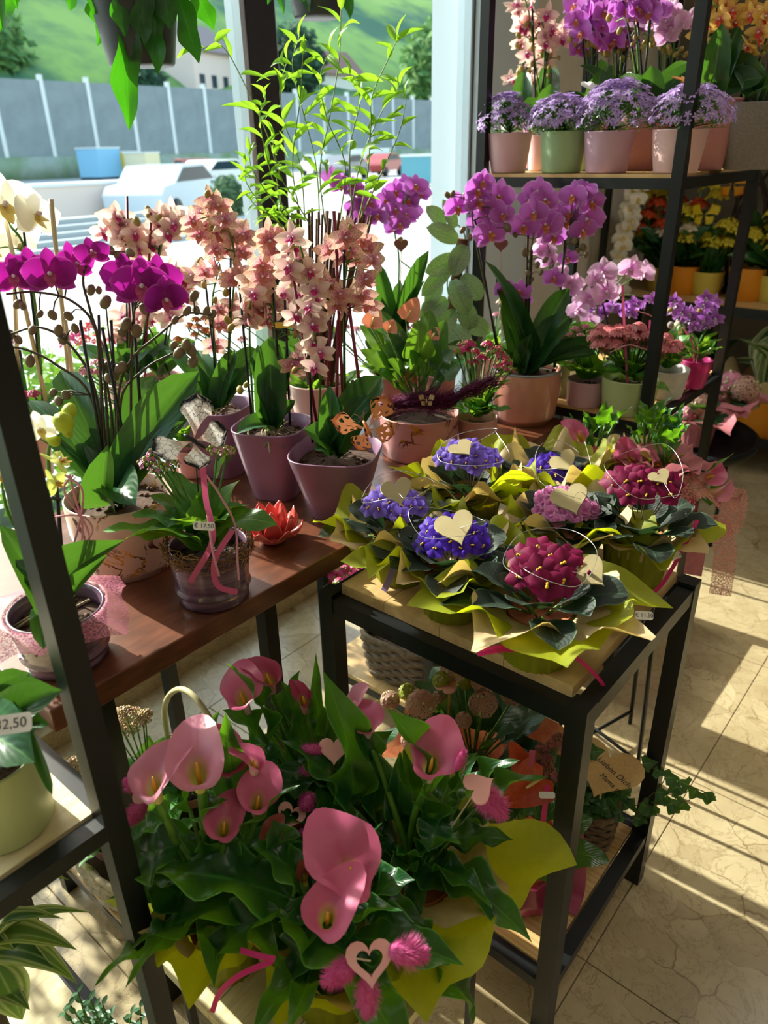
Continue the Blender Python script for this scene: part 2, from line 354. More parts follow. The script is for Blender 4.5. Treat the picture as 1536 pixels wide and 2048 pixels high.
# wall unit in the far right background
t8 = thing('plant_shelf', 'dark wall unit with two shelves of yellow and orange pots in the far right', 'shelf', (4.4, 1.0, 0))
for z in (.2, .85): bar(t8, (4.05, -.6, z - .03), (4.7, 1.85, z), 'shelf_board', M_OAK); bar(t8, (4.03, -.6, z - .045), (4.05, 1.85, z + .002), 'rail')
for y in (-.6, .3, 1.82): bar(t8, (4.03, y, 0), (4.06, y + .03, 2.4), 'post'); bar(t8, (4.67, y, 0), (4.7, y + .03, 2.4), 'post')
# ---------------------------------------------------------------- outside
GZ = -.1
def G(x, y): return atz(x, y, GZ)
def hill(a, t):
    x = -150 + 420 * a; d = 70 + 190 * t
    h = GZ + 75 * min(1, t * 1.25) ** .8 + 7 * noise.noise(V((x * .02, d * .02, 0))) * t + 1.5 * noise.noise(V((x * .12, d * .1, 3)))*min(1,t*5)
    return (x, d, h)
kh = NT('meadow'); cc = kh.mix(kh.ramp(kh.noise(.045, 5, .6, kh.obj()), [(.42, 0.0), (.56, 1.0)]), '8fb257', '3f6e52'); cc = kh.mix(kh.ramp(kh.noise(.02, 3, .6, kh.obj()), [(.5, 0.0), (.62, .75)]), cc, '2f5a5c')
struct('hillside', MB().grid(hill, 70, 34).mesh('hillside', kh.fin(cc, .9)))
kg = NT('street'); cg = kg.mix(kg.ramp(kg.noise(.5, 4, .6, kg.obj()), [(.3, 0.0), (.7, 1.0)]), 'b9b9b4', 'a8aaa8')
struct('ground', MB().add([(-150, 2.14, GZ), (270, 2.14, GZ), (270, 72, GZ), (-150, 72, GZ)], [(0, 1, 2, 3)]).mesh('ground', kg.fin(cg, .85), False))
# grey sound barrier
M_CONC = plain('barrier_grey', '8f9a9d', .8, c2='7f8a8e', sc=.6); M_PALE = plain('pale_cap', 'dfe4e4', .8)
sb = thing('sound_barrier', 'grey panelled sound barrier wall across the street', 'wall', (20, 44, 0))
pm = MB().box(-1.95, 1.95, -.12, .12, 0, 5.6).mesh('panel', M_CONC, False); qm = MB().box(-.16, .16, -.2, .2, 0, 6).mesh('post', M_PALE, False)
for i in range(36):
    x = -20 + 4.1 * i; ob('wall_panel', pm, sb, T((x, 66, 1.6))); ob('wall_post', qm, sb, T((x + 2.05, 66, 1.6)))
ob('embankment', MB().box(-22, 130, 65.2, 67, GZ, 1.6).mesh('embankment', plain('embankment_green', '6d8a5a', .9, c2='9aa59b', sc=.4)), sb)
def cbox(name, label, cat, p, sx, sy, sz, c, rz=0, doors=True):
    t = thing(name, label, cat, p); M = T(p) @ Matrix.Rotation(rz, 4, 'Z'); mt = plain('paint_' + c, c, .6)
    ob('body', MB().box(-sx / 2, sx / 2, -sy / 2, sy / 2, .15, sz).mesh('body', mt, False), t, M)
    rb = MB()
    for i in range(int(sx / .3)): rb.box(-sx / 2 + .1 + i * .3, -sx / 2 + .22 + i * .3, -sy / 2 - .04, sy / 2 + .04, .25, sz - .1)
    ob('side_ribs', rb.mesh('ribs', mt, False), t, M); ob('lid', MB().box(-sx / 2 - .06, sx / 2 + .06, -sy / 2 - .06, sy / 2 + .06, sz, sz + .1).mesh('lid', M_PALE, False), t, M)
    sk_ = MB().box(-sx / 2, sx / 2, -.1, .1, 0, .15).mesh('skid', M_BLACK, False)
    for s_ in (-1, 1): ob('skid', sk_, t, M @ T((0, s_ * (sy / 2 - .12), 0)))
for lab, x, y, sx, sz, c in (('pale blue container with white lid beyond the street', 125, 352, 5.2, 2.3, '6fb4dc'), ('light blue container right of the pale blue one', 205, 358, 2.4, 2.2, '8cc4e4'), ('small yellow container outside, right of the blue ones', 248, 354, 2.0, 1.9, 'dcc25a'), ('cream container beside the yellow one', 290, 356, 1.6, 1.8, 'e6dcb8'),
                             ('teal waste container outside the right pane', 855, 372, 1.5, 1.35, '5f9fb0'), ('white waste container outside behind the lilac orchid', 740, 345, 3.0, 1.7, 'd2e0e2')):
    cbox('container', lab, 'container', G(x, y), sx, 2.2, sz, c, .25)
def car(label, p, c, rz):
    t = thing('car', label, 'car', p); M = T(p) @ Matrix.Rotation(rz, 4, 'Z')
    prof = [(-2.1, .35), (-2.15, .75), (-1.9, .95), (-1.3, 1.0), (-.7, 1.42), (.7, 1.45), (1.45, 1.05), (2.1, .9), (2.15, .4)]
    def shell(pr, w, m): n = len(pr); return MB().add([(x, s * w, z) for s in (-1, 1) for x, z in pr], [(i, (i + 1) % n, (i + 1) % n + n, i + n) for i in range(n)] + [tuple(reversed(range(n))), tuple(range(n, 2 * n))]).mesh('shell', m, False)
    ob('body', shell(prof, .85, plain('car_' + c, c, .25, coat=.5)), t, M)
    ob('windows', shell([(-1.18, 1.02), (-.68, 1.36), (.66, 1.38), (1.3, 1.04)], .86, plain('car_glass', '1c2a33', .1)), t, M)
    for x in (-1.35, 1.35):
        for s in (-.78, .78): ob('wheel', MB().tube([(x, s - .1, .32), (x, s + .1, .32)], .32, 14).mesh('wheel', M_BLACK), t, M)
for lab, x, y, c, rz in (('pale silver car parked outside the left pane', 345, 438, 'c9d6e0', .5), ('white car parked beyond the dark window post', 432, 388, 'e6e6e2', .2), ('red car beyond the window post', 392, 372, 'a8504c', 1.2),
                         ('small red car outside the right pane', 765, 352, 'b04a48', .3), ('grey car outside the right pane', 690, 358, '7d8084', .3), ('white van-like car far outside the right pane', 640, 352, 'dfe2e2', 1.1)):
    car(lab, G(x, y), c, rz)
def house(label, p, sx, sy, h, wc, rc, rz=0):
    t = thing('house', label, 'house', p); M = T(p) @ Matrix.Rotation(rz, 4, 'Z'); x, y = sx / 2, sy / 2; r = h + sy * .35
    ob('walls', MB().box(-x, x, -y, y, 0, h).add([(-x, -y, h), (-x, y, h), (-x, 0, r), (x, -y, h), (x, y, h), (x, 0, r)], [(0, 1, 2), (3, 5, 4)]).mesh('walls', plain('render_' + wc, wc, .8), False), t, M)
    ob('roof', MB().add([(-x - .4, -y - .5, h - .3), (x + .4, -y - .5, h - .3), (x + .4, 0, r + .1), (-x - .4, 0, r + .1), (-x - .4, y + .5, h - .3), (x + .4, y + .5, h - .3), (-x - .4, 0, r - .15), (x + .4, 0, r - .15), (-x - .4, -y - .5, h - .5), (x + .4, -y - .5, h - .5)], [(0, 1, 2, 3), (3, 2, 5, 4), (8, 9, 1, 0)]).mesh('roof', plain('roof_' + rc, rc, .7), False), t, M)
    wm = MB().box(-.5, .5, -.06, .06, 0, 1.3).mesh('window', plain('far_window', '3c4a55', .2), False)
    for i in range(int(sx / 2.4)):
        for z in (1, 3.8):
            if z + 1.3 < h: ob('window', wm, t, M @ T((-x + 1.4 + i * 2.4, -y, z)))
house('pinkish white house with grey roof behind the willow leaves', V((64, 84, 7.5)), 9, 8, 5, 'e8d2cc', '8a7a78', .3)
house('cream house on the slope at the left pane', V((14, 90, 9)), 12, 9, 6, 'd6d6cc', '6c7074', .1)
house('white house high on the slope right of the window post', V((88, 86, 7)), 10, 8, 4.5, 'dfe0da', '8c6a60', -.2)
house('grey barn roof on the slope at far left', V((-12, 94, 9)), 14, 9, 5, 'b9bdb8', '5c6468', 0)
def blobtree(label, p, r, h, c1, c2, cat='tree', name='tree'):
    t = thing(name, label, cat, p); mt = plain('foliage_' + c1, c1, .9, c2=c2, sc=1.2 / r * 2, trans=.25)
    cr = MB(); q = random.Random(int(p[0] * 7 + p[1]))
    for i in range(int(700)):
        d = V((q.gauss(0, 1), q.gauss(0, 1), q.gauss(0, 1))).normalized(); rr = r * (.72 + .28 * q.random()) * (1 + .18 * noise.noise(d * 2.5 + V(p)))
        c = V((d.x * rr, d.y * rr, h - r + d.z * rr * 1.1)); s = r * .17
        a = V((q.uniform(-1, 1), q.uniform(-1, 1), q.uniform(-1, 1))).normalized(); b = a.orthogonal().normalized()
        cr.add([c - a * s, c + b * s * .6, c + a * s, c - b * s * .6], [(0, 1, 2, 3)])
    cr.ell((0, 0, h - r), (r * .72, r * .72, r * .8), 10, 7)
    tag(ob('crown', cr.mesh('crown', mt), t, T(p)), kind='stuff'); ob('trunk', MB().tube([(0, 0, 0), (0, 0, h - r)], [r * .1, r * .06]).mesh('trunk', M_BARK), t, T(p))
blobtree('grey green bush just outside the window post', G(462, 450), .5, 1.15, '6f8f62', '47654a', 'bush', 'bush')
for i, (x, y, r, h, lab) in enumerate(((3, 82, 4, 12, 'dark tree at the far left beyond the barrier'), (40, 84, 4.2, 14, 'tall tree beyond the barrier near the window post'), (76, 78, 4, 14, 'broad dark tree beyond the right pane'), (104, 76, 6, 17, 'blue green tree at the far end of the right pane'), (54, 79, 3, 9, 'small light tree by the pinkish house'), (-6, 80, 4, 13, 'conifer dark tree on the left slope'))):
    blobtree(lab, V((x, y, 1.5)), r, h, ('3f6848', '4f7f4c')[i % 2], ('2b4a3c', '7fa65c')[i % 2])
# pale slabs and a low wall near the street
lw = thing('low_wall', 'pale pinkish low wall with stone cap outside the left pane', 'wall', G(180, 440))
ob('wall_body', MB().box(-2.6, 3.2, 0, .5, 0, 1.0).mesh('b', plain('pale_render', 'e2cfc4', .8), False), lw, T(G(175, 452)))
ob('wall_cap', MB().box(-2.7, 3.3, -.05, .55, 1.0, 1.08).mesh('b', M_PALE, False), lw, T(G(175, 452)))
for i in range(5): tag(ob('paving_step', MB().box(-3.4 + i * .1, 2.9, 0, .34, 0, .12 + .1 * i).mesh('step', plain('step_grey', 'aab0b0', .8), False), None, T(G(205, 500) + V((0, .36 * i, 0)))), ('lowest', 'second', 'middle', 'fourth', 'highest')[i] + ' long grey stone step outside the left pane', 'step', 'outside steps')
# ---------------------------------------------------------------- shared plant materials
L_PHAL = leafmat('orchid_leaf', '1b4428', '2b6036', '5f9455', .2, '6aa42c', .33, var=.45)
L_CALLA = leafmat('calla_leaf', '0f3a1c', '1c5527', '3f7f3a', .33, '7fc21a', .3, edge='5f9a50', var=.5)
L_KAL = leafmat('kalanchoe_leaf', '2a6a24', '4a8f30', '7fb552', .3, '9ed032', .42, var=.5)
L_VIO = leafmat('violet_leaf', '0d1c12', '172a1b', '35523a', .08, '5f8f4a', .62, edge='4f6a52', var=.5)
L_ANTH = leafmat('anthurium_leaf', '1b4526', '2c6a34', '74a860', .28, '8cc02c', .25, var=.4)
L_WIL = leafmat('willow_leaf', '4a8420', '76a82e', 'a8cc54', .42, 'a4dc34', .45, var=.4)
L_SCI = leafmat('silver_vine_leaf', '163e20', '20522a', '6a9f6a', .18, '8cc83c', .35, patch='bcd8b4', var=.3)
L_FERN = leafmat('staghorn_frond', '123a1a', '1b4c22', '2f6a2c', .2, '5fd01c', .4, var=.4)
L_DRA = leafmat('dracaena_leaf', '2f6436', '3f7a40', '9ab87a', .25, 'a8cc4a', .4, stripes=[(0, '7f9f5f'), (.12, '33663a'), (.42, '2c5c34'), (.58, 'd9e0a8'), (.72, '55803f'), (.86, 'dfe6b4'), (1, 'e8ecc4')], var=.2)
L_IVY = leafmat('ivy_leaf', '1f4a24', '35692f', '7fa564', .25, '7fb02c', .4, var=.5)
L_HYD = leafmat('hydrangea_leaf', '16361f', '24502a', '4f7f4a', .2, '6fa02c', .4, var=.4)
L_CRAS = leafmat('succulent_leaf', '33553c', '4f7a55', '6f9a6f', .1, '7f9f4a', .4)
P_ = dict(
    magenta=petalmat('orchid_magenta', 'b0309a', '8c1583', 'a02a98', edge='c86ac2', trans=.4, tcol='c8189a'),
    lilac=petalmat('orchid_lilac', 'cc5cbc', 'ca6cd2', 'ca7cda', edge='f0d4f4', trans=.35, tcol='d878dc'),
    white=petalmat('orchid_white', 'f6f4e8', 'f8f7f0', 'f6f4ea', trans=.4, tcol='f4f0e0'),
    spot=petalmat('orchid_spotted', 'c24a86', 'e0a4b0', 'e8cfa2', edge='e2cc7c', spots='a03060', trans=.36, tcol='ecc0b8', sp=(1, .4)),
    blush=petalmat('orchid_blush', 'b84a90', 'e8c3c0', 'efdcc6', edge='ead6a0', spots='c87a92', trans=.45, tcol='f0ccc8', sp=(1, .22)),
    stripe=petalmat('orchid_striped', 'd884cc', 'eec6ea', 'f0d4ee', edge='f6e6f6', veins='b85cb4', trans=.4, tcol='f0c0e4'),
    lime=petalmat('orchid_lime', 'e8e89a', 'dfe68c', 'd6df7a', trans=.4, tcol='dfe860'),
    yellow=petalmat('orchid_yellow', 'c8506a', 'e4b86a', 'ecc86a', spots='c0604a', trans=.35, tcol='f0c850', sp=(1, .3)),
    purple=petalmat('orchid_purple', '7a2a94', 'a85ac4', 'c88ae0', edge='e6c8f0', trans=.35, tcol='b860d0'))
LIP_ = dict(magenta=plain('lip_magenta', 'a01458', .5, .2, c2='d86a9a', sc=150), lilac=plain('lip_lilac', 'b01c5a', .5, .2, c2='e0a03a', sc=200), white=plain('lip_white', 'f0e6a0', .5, .2, c2='e0b83a', sc=150),
            spot=plain('lip_spot', 'b8387a', .5, .2, c2='d8a050', sc=200), blush=plain('lip_blush', 'c02c78', .5, .2), stripe=plain('lip_stripe', 'f4e0ee', .5, .2, c2='c070b0', sc=200), lime=plain('lip_lime', 'e4c83a', .5, .2, c2='c87a2a', sc=150),
            yellow=plain('lip_yellow', 'd8402a', .5, .2), purple=plain('lip_purple', '6a1480', .5, .2, c2='f0e0f0', sc=200))
M_COL = plain('flower_column', 'e8d8e0', .5, .2); M_YEL = plain('flower_eye', 'e8b424', .5)
# ---------------------------------------------------------------- leaves
_lm = {}
def leafmesh(kind, var, m, arch=.18, prof='oval', wave=.0, fold=.25, nu=6, nv=12, scal=0, tipx=1.0):
    key = (kind, var)
    if key in _lm: return _lm[key]
    q = random.Random(var * 31 + len(kind)); ar = arch * (.6 + .8 * q.random()); fo = fold * (.6 + .8 * q.random()); ph = q.random() * 6; tw = (q.random() - .5) * .5
    def fn(a, t):
        s = a * 2 - 1
        if prof == 'oval': w = math.sin(PI * min(1, t ** .85 * .97 + .03)) ** .75
        elif prof == 'round': w = math.sin(PI * min(1, t ** 1.1 * .97 + .03)) ** .5
        elif prof == 'lance': w = (math.sin(PI * t ** .62) ** 1.0) if t < 1 else 0
        elif prof == 'strap': w = min(1, (t * 3.2 + .16)) ** .6 * (1 - t ** 5) ** .5
        elif prof == 'heart': w = (1.15 * (1 - t) ** .62 * (1 - (1 - min(1, t * 7)) ** 2 * .75)) if t < 1 else 0
        elif prof == 'stag': w = (.28 + .55 * t ** .8 + .17 * math.sin(t * 13 + ph + s * 1.5)) * (1 if t < .72 else max(0, 1 - ((t - .72) / .28) ** 1.2))
        elif prof == 'ivy': w = (.95 * (1 - t) ** .8 + .32 * max(0, math.cos((t - .28) * 9)) * (1 if t < .45 else 0)) if t < 1 else 0
        else: w = math.sin(PI * t)
        if scal: w *= 1 + .06 * math.cos(t * scal * 2 * PI)
        w = w * .5; x = t
        if prof == 'heart': x = t - .16 * abs(s) * (1 - t) ** 4
        z = ar * 4 * t * (1 - t) * .6 + fo * abs(s) * w * .7 - .0
        z += wave * math.sin(t * 14 + ph + (2 if s > 0 else 0)) * abs(s) * w
        z += tw * s * w * t
        y = s * w * (1 - .12 * fo)
        return (x, y, z)
    _lm[key] = MB().grid(fn, nu, nv).mesh(kind, m); return _lm[key]
LK = dict(phal=(L_PHAL, dict(arch=.3, prof='strap', fold=.35, wave=.02)), calla=(L_CALLA, dict(arch=.16, prof='lance', fold=.3, wave=.22, nv=18)), kal=(L_KAL, dict(arch=.2, prof='oval', fold=.1, wave=.1, scal=7, nv=22)),
          vio=(L_VIO, dict(arch=.14, prof='round', fold=.45, wave=.05)), anth=(L_ANTH, dict(arch=.2, prof='heart', fold=.2, wave=.06)), wil=(L_WIL, dict(arch=.2, prof='lance', fold=.3, nu=2, nv=8)),
          sci=(L_SCI, dict(arch=.2, prof='round', fold=.25, wave=.04)), fern=(L_FERN, dict(arch=.25, prof='stag', fold=.3, wave=.25, nv=22)), dra=(L_DRA, dict(arch=.5, prof='lance', fold=.3, nu=8, wave=.05, nv=16)),
          ivy=(L_IVY, dict(arch=.1, prof='ivy', fold=.2, wave=.1, nv=14)), hyd=(L_HYD, dict(arch=.2, prof='oval', fold=.2, wave=.06, scal=10, nv=24)), cras=(L_CRAS, dict(arch=.1, prof='oval', fold=.1, nu=2, nv=4)))
def leaf(parent, kind, B, Tp, w, up=(0, 0, 1), name='leaf', q=None, arch=1.0, roll=0):
    """leaf from base B to tip Tp, w wide, upper side towards up"""
    m, kw = LK[kind]; me = leafmesh(kind + '_leaf', (q or R).randrange(4), m, **kw); B = V(B); Tp = V(Tp); x = Tp - B
    if tuple(up) == (0, 0, 1) and kind in ('phal', 'anth'): up = V((0, 0, 1)) + toview(B) * (1.1 if kind == 'phal' else .7)
    L = x.length; x = x / L
    y = V(up).cross(x)
    if y.length < .15: y = V((-HD.x, -HD.y, .3)).cross(x)
    y.normalize(); z = x.cross(y)
    if roll: y, z = y * math.cos(roll) + z * math.sin(roll), z * math.cos(roll) - y * math.sin(roll)
    return ob(name, me, parent, frame(B, x * L, y * w, z * L * arch))
def toview(p): d = EYE - V(p); return d.normalized()
# ---------------------------------------------------------------- orchid flowers, unit = petal length
_fm = {}
def petal(mb, ang, L, W, mi=0, cup=.15, roll=.0, z0=0, back=.0, n=4):
    ca, sa = math.cos(ang), math.sin(ang)
    def fn(a, t):
        s = a * 2 - 1; w = W * .5 * max(0.0, math.sin(PI * min(1, .06 + .94 * t ** .8))) ** .6 if t < 1 else 0.02
        x = L * t; y = s * w; z = z0 + cup * (t * t) * L - back * L * t * t - .25 * w * s * s + roll * s * w
        return (x * ca - y * sa, x * sa + y * ca, z)
    mb.grid(fn, n, n + 1, mi)
def orchidflower(kind, big=False):
    key = ('orchid', kind, big)
    if key in _fm: return _fm[key]
    m = MB(); narrow = kind in ('spot', 'blush', 'yellow', 'purple', 'lime')
    for a in (90, 212, 328): petal(m, math.radians(a), .95, .52 if narrow else .66, 0, -.08, z0=-.03, n=4)
    for a in (8, 172): petal(m, math.radians(a), 1.0, .66 if narrow else 1.15, 0, .12, z0=.03, n=5)
    l = MB()
    petal(l, math.radians(270), .5, .34, 0 if big else 1, .5, z0=.08)
    for a in (235, 305): petal(l, math.radians(a), .3, .26, 0 if big else 1, 1.0, z0=.06)
    c = MB().ell((0, .02, .14), (.085, .085, .13), 6, 4, 0 if big else 2)
    if big: r = (m.mesh('orchid_petals', [P_[kind]]), l.mesh('orchid_lip', [LIP_[kind]]), c.mesh('orchid_column', [M_COL]))
    else: m.extend(l); m.extend(c); r = (m.mesh('orchid_flower', [P_[kind], LIP_[kind], M_COL]),)
    _fm[key] = r; return r
budm = {}
def budmesh(m):
    if m not in budm: budm[m] = MB().ell((0, 0, 0), (.8, .8, 1.1), 8, 6).mesh('bud', m)
    return budm[m]
def rnd(a): return R.uniform(-a, a)
def spray(parent, pts, flowers, buds, kind, mat=None, r=.0028, budmat=None, yaw=.7, pitch=.45, face_to=None, big=False, name='flower_stem'):
    """main stalk through pts; flowers (point, diameter[, normal]) and buds (point, radius) each on its own stalklet joined to it"""
    mat = mat or M_STEMG; P = spline(pts, 6); m = MB().tube(P, [r, r * .7], 6)
    def link(p):
        b = min(P, key=lambda s: (s - p).length + max(0, s.z - p.z) * .5); mid = (b + p) / 2 + V((0, 0, .006)); m.tube([b, mid, p], r * .5, 4)
    for f in flowers:
        p, d = V(f[0]), f[1]; n = V(f[2]) if len(f) > 2 and f[2] is not None else (face_to or toview(p))
        if len(f) < 3:
            n = Matrix.Rotation(rnd(yaw), 3, 'Z') @ n; n.z += rnd(pitch); n.normalize()
        M = face(p, n, s=d / 2, roll=rnd(.25)); k = f[3] if len(f) > 3 else kind
        ms = orchidflower(k, big); fo = ob('flower', ms[0], parent, M)
        if big: ob('lip', ms[1], fo, M); ob('column', ms[2], fo, M)
        link(p - V(n) * d * .08)
    for p, s in buds: p = V(p); link(p); ob('bud', budmesh(budmat or M_BUDG), parent, face(p, (rnd(1), rnd(1), 1), s=s))
    return ob(name, m.mesh('flower_stem', mat), parent)
def stake(parent, a, b, m=None, r=.0028, name='support_stake'):
    return ob(name, MB().tube([a, b], r, 6).mesh(name, m or M_STAKE), parent)
# ---------------------------------------------------------------- pots
def pot(parent, b, rt, rb, h, m, kind='plain', soil=None, name='flower_pot', label=None, sub=.03, th=.004, n=40, rot=0):
    b = V(b); pr = []; sq = .35 if kind == 'square' else 0
    if kind in ('plain', 'square'):
        pr = [(0, 0), (rb * .96, 0), (rb, .004), (rb + (rt - rb) * .5, h * .5), (rt - .001, h - .004), (rt, h - .0015), (rt - th * .5, h)]
    elif kind == 'ribbed':
        pr = [(0, 0), (rb * .96, 0), (rb, .004)]; N = 26
        for i in range(1, N):
            t = i / N; rr = rb + (rt - rb) * min(1, t * 1.15) + (.0013 if i % 2 else -.0003) + (.0035 if .22 < t < .3 else 0); pr.append((rr, h * t))
        pr += [(rt + .001, h - .002), (rt - th * .5, h)]
    elif kind == 'foot':
        pr = [(0, 0), (rb * .9, 0), (rb * .92, .01), (rb * .985, .013), (rb, .018), (rt * .995, h * .6), (rt, h - .003), (rt - th * .5, h)]
    pr += [(rt - th, h - .002), (rt - th - (rt - rb) * .2, h - sub)]
    r_in = rt - th - (rt - rb) * .2
    o = ob(name, MB().lathe(pr, n, 0, sq, b, rot).mesh(name, m), parent, label=label)
    s = MB(); q = random.Random(int(b.x * 1000))
    s.lathe([(r_in, h - sub), (r_in * .7, h - sub + .004), (r_in * .35, h - sub + .007), (0, h - sub + .008)], 20, 0, sq, b, rot)
    if soil is not None:
        for i in range(40):
            a = q.random() * 2 * PI; rr = r_in * .92 * q.random() ** .5; c = b + V((rr * math.cos(a), rr * math.sin(a), h - sub + .006)); z = q.uniform(.002, .006) * (1 if soil is M_BARK else .7)
            s.ell(c, (z * 1.6, z, z * .8), 5, 3, 0, Matrix.Rotation(q.random() * 6, 3, 'Z'))
    tag(ob('soil', s.mesh('soil', soil or M_SOIL), parent), kind='stuff'); return o
def potpx(x, yb, z, yt, wt, wb):
    """pot seen with its base centre at pixel (x, yb) on the plane z: base point, radii and height from the pixel widths"""
    b = atz(x, yb, z); back = HD * (wb / 2 * mpp(b) * .8); b = b + back
    k = mpp(b); top = dp(x, yt, b); return b, wt / 2 * k, wb / 2 * k, max(.03, top.z - z)
def roots(parent, b, r, z, n=10, m=None):
    t = MB(); q = random.Random(int(b[0] * 999))
    for i in range(n):
        a = q.random() * 6.28; p = [V((b[0], b[1], z)) + V((math.cos(a + k * q.uniform(-.5, .5)) * r * (.15 + .28 * k), math.sin(a + k * .4) * r * (.15 + .28 * k), .012 * math.sin(k * 1.3) + q.uniform(0, .006))) for k in range(4)]
        t.tube(spline(p, 3), .0022, 5)
    tag(ob('aerial_roots', t.mesh('roots', m or M_ROOT), parent), kind='stuff')
# ---------------------------------------------------------------- calla flowers, unit = spathe height
def callamat(name, out, mid, rim, throat):
    k = NT(name); u, v = k.uvs(); g = k.add('ShaderNodeNewGeometry')
    inn = k.ramp(v, [(.0, throat), (.42, throat), (.72, mid), (1, rim)]); ou = k.ramp(v, [(0, out), (.3, out), (.62, rim), (1, rim)])
    st = k.math('SINE', k.math('MULTIPLY', u, 110)); col = k.mix(g.outputs['Backfacing'], ou.outputs[0], inn.outputs[0])
    col = k.mix(k.math('MULTIPLY', k.ramp(st, [(.3, 0.0), (1, 1.0)]), .12), col, rim)
    return k.fin(col.outputs[0], .42, .35, col.outputs[0])
CM = dict(pink=callamat('calla_pink', 'd2c65a', 'e696b4', 'd4668f', 'f0d2cc'), pale=callamat('calla_pale', 'd6cf6a', 'eeccc0', 'd98aa4', 'f0e48e'), dark=callamat('calla_dark', 'b8a83c', 'b8486a', 'a83a5c', 'd8a0a0'), bud=callamat('calla_bud', '93a53c', 'a8663a', '9c4a40', 'c8c060'))
def callamesh(kind, closed=False, var=0):
    key = ('calla', kind, closed, var)
    if key in _fm: return _fm[key]
    fl = closed if isinstance(closed, float) else (.28 if closed else 1.0)
    def fn(a, t):
        th = (a - .5) * 2 * PI * 1.05; c = .5 + .5 * math.cos(th - PI)           # th = 0 at the front overlap, PI at the back tip
        b = .5 - .5 * math.cos(th); f = max(0, t - .42) / .58
        r = .09 + .11 * t + fl * (f ** 1.5) * (.17 + .34 * b ** 1.5) + .015 * math.sin(th * 3) * f
        z = t * (.60 + .46 * b ** 1.5) - fl * f ** 3 * (.16 - .04 * b) + (.05 + .03 * var) * f * math.sin(2 * th + .6 + var * 2.1) + .03 * f * f * math.sin(5 * th + var)
        r += fl * .07 * f * f * math.sin(3 * th + var * 1.7 + 1)
        tip = f ** 3 * max(0, b - .86) * 7 * .3 * fl ** .5
        sp = (a - .5) * .05
        return ((r + tip) * -math.cos(th) * 1.0, (r + sp) * math.sin(th), z - tip * .25)
    sm = MB().grid(fn, 28, 14).mesh('spathe', CM[kind])
    sd_ = MB().tube([(0, 0, .12), (0.01, 0, .35), (.03, 0, .62)], [.035, .045, .02], 8).mesh('spadix', plain('spadix_yellow', 'e6b62a', .6, c2='d89a1c', sc=120, bump=.5))
    _fm[key] = (sm, sd_); return _fm[key]
def callaflower(parent, p, s, aim, base, kind='pink', closed=False, tilt=(0, 0, 1)):
    """p = bottom of the funnel, s = spathe height, aim = the side its mouth opens to; stalk down to base"""
    z = V(tilt).normalized(); x = -(V(aim) - z * V(aim).dot(z)).normalized()     # local +x is the tall back
    y = z.cross(x); M = frame(p, x * s, y * s, z * s); sm, sd_ = callamesh(kind, closed, R.randrange(3))
    o = ob('flower', sm, parent, M); ob('spadix', sd_, o, M)
    P = spline([base, V(base).lerp(V(p), .55) + V((rnd(.01), rnd(.01), .01)), V(p) - z * s * .12, V(p) + z * s * .02], 5)
    ob('flower_stalk', MB().tube(P, [.005, s * .085], 7).mesh('stalk', plain('calla_stalk', '6a9a34', .45, c2='4a7f2a', sc=30, trans=.15)), parent)
# ---------------------------------------------------------------- wrapping paper
M_LIME = plain('lime_paper', '9aa41c', .55, .45, c2='8c9618', sc=90, tcol='c8d21a'); M_KRAFT = plain('kraft_paper', 'd6c198', .6, .35, c2='cbb48a', sc=90, tcol='d8b860')
M_GREENP = plain('green_wrap', '6f8c22', .5, .25, c2='5f7c1c', sc=60, tcol='9ab01a'); M_PINKP = plain('rose_paper', 'c77f86', .55, .3, c2='b96c78', sc=60)
def wrap(parent, b, rb, rp, h, flare, rise, m, rot=0, seed=1, name='paper_wrap', mid=None, corners=4, nu=72, label=None, f0=0.0, tight=1.0):
    q = random.Random(seed); ph = [q.random() * 6.28 for _ in range(4)]; b = V(b)
    def fn(a, t):
        th = a * 2 * PI; c = th + rot
        sqd = 1 / max(abs(math.cos(c)), abs(math.sin(c))) if corners == 4 else 1 + .2 * math.cos(c * corners)
        if t < .5:
            k = t / .5; k = f0 + (1 - f0) * k; r = rb + (rp - rb) * k + .0022 * math.sin(th * 17 + ph[0]) * (k + .3) + .0015 * math.sin(th * 29 + ph[1]); z = h * k
        else:
            k = (t - .5) / .5; pl = math.sin(th * 9 + ph[2]) * .10 + math.sin(th * 5 + ph[3]) * .12
            r = rp + flare * k * (sqd ** 2.3 * .62) * (1 + pl) ; z = h + rise * k * (1 + .4 * math.sin(th * 6 + ph[1]) * k + .2 * math.sin(th * 11 + ph[0]) * k) - flare * .22 * k * k * (sqd - 1) * 2
        return (b.x + r * math.cos(th), b.y + r * math.sin(th), b.z + z + .0005)
    return ob(name, MB().grid(fn, nu, 14, wrap=True).mesh(name, m), parent, label=label)
def ribbon(parent, pts, w, m, name='ribbon', up=None, n=8):
    P = spline(pts, n); vs = []; up = V(up) if up is not None else None
    for i, p in enumerate(P):
        t = (P[min(i + 1, len(P) - 1)] - P[max(i - 1, 0)]).normalized(); s = t.cross(up or toview(p)).normalized() * w / 2; vs += [p - s, p + s]
    return ob(name, MB().add(vs, [(2 * i, 2 * i + 1, 2 * i + 3, 2 * i + 2) for i in range(len(P) - 1)]).mesh(name, m), parent)
def wire(parent, pts, r, m, name='wire', n=8): return ob(name, MB().tube(spline(pts, n), r, 5).mesh(name, m), parent)
def heartpts(n=28, k=1.0):
    o = []
    for i in range(n):
        t = 2 * PI * i / n; o.append((k * 16 * math.sin(t) ** 3 / 17, k * (13 * math.cos(t) - 5 * math.cos(2 * t) - 2 * math.cos(3 * t) - math.cos(4 * t) + 2.2) / 17))
    return o
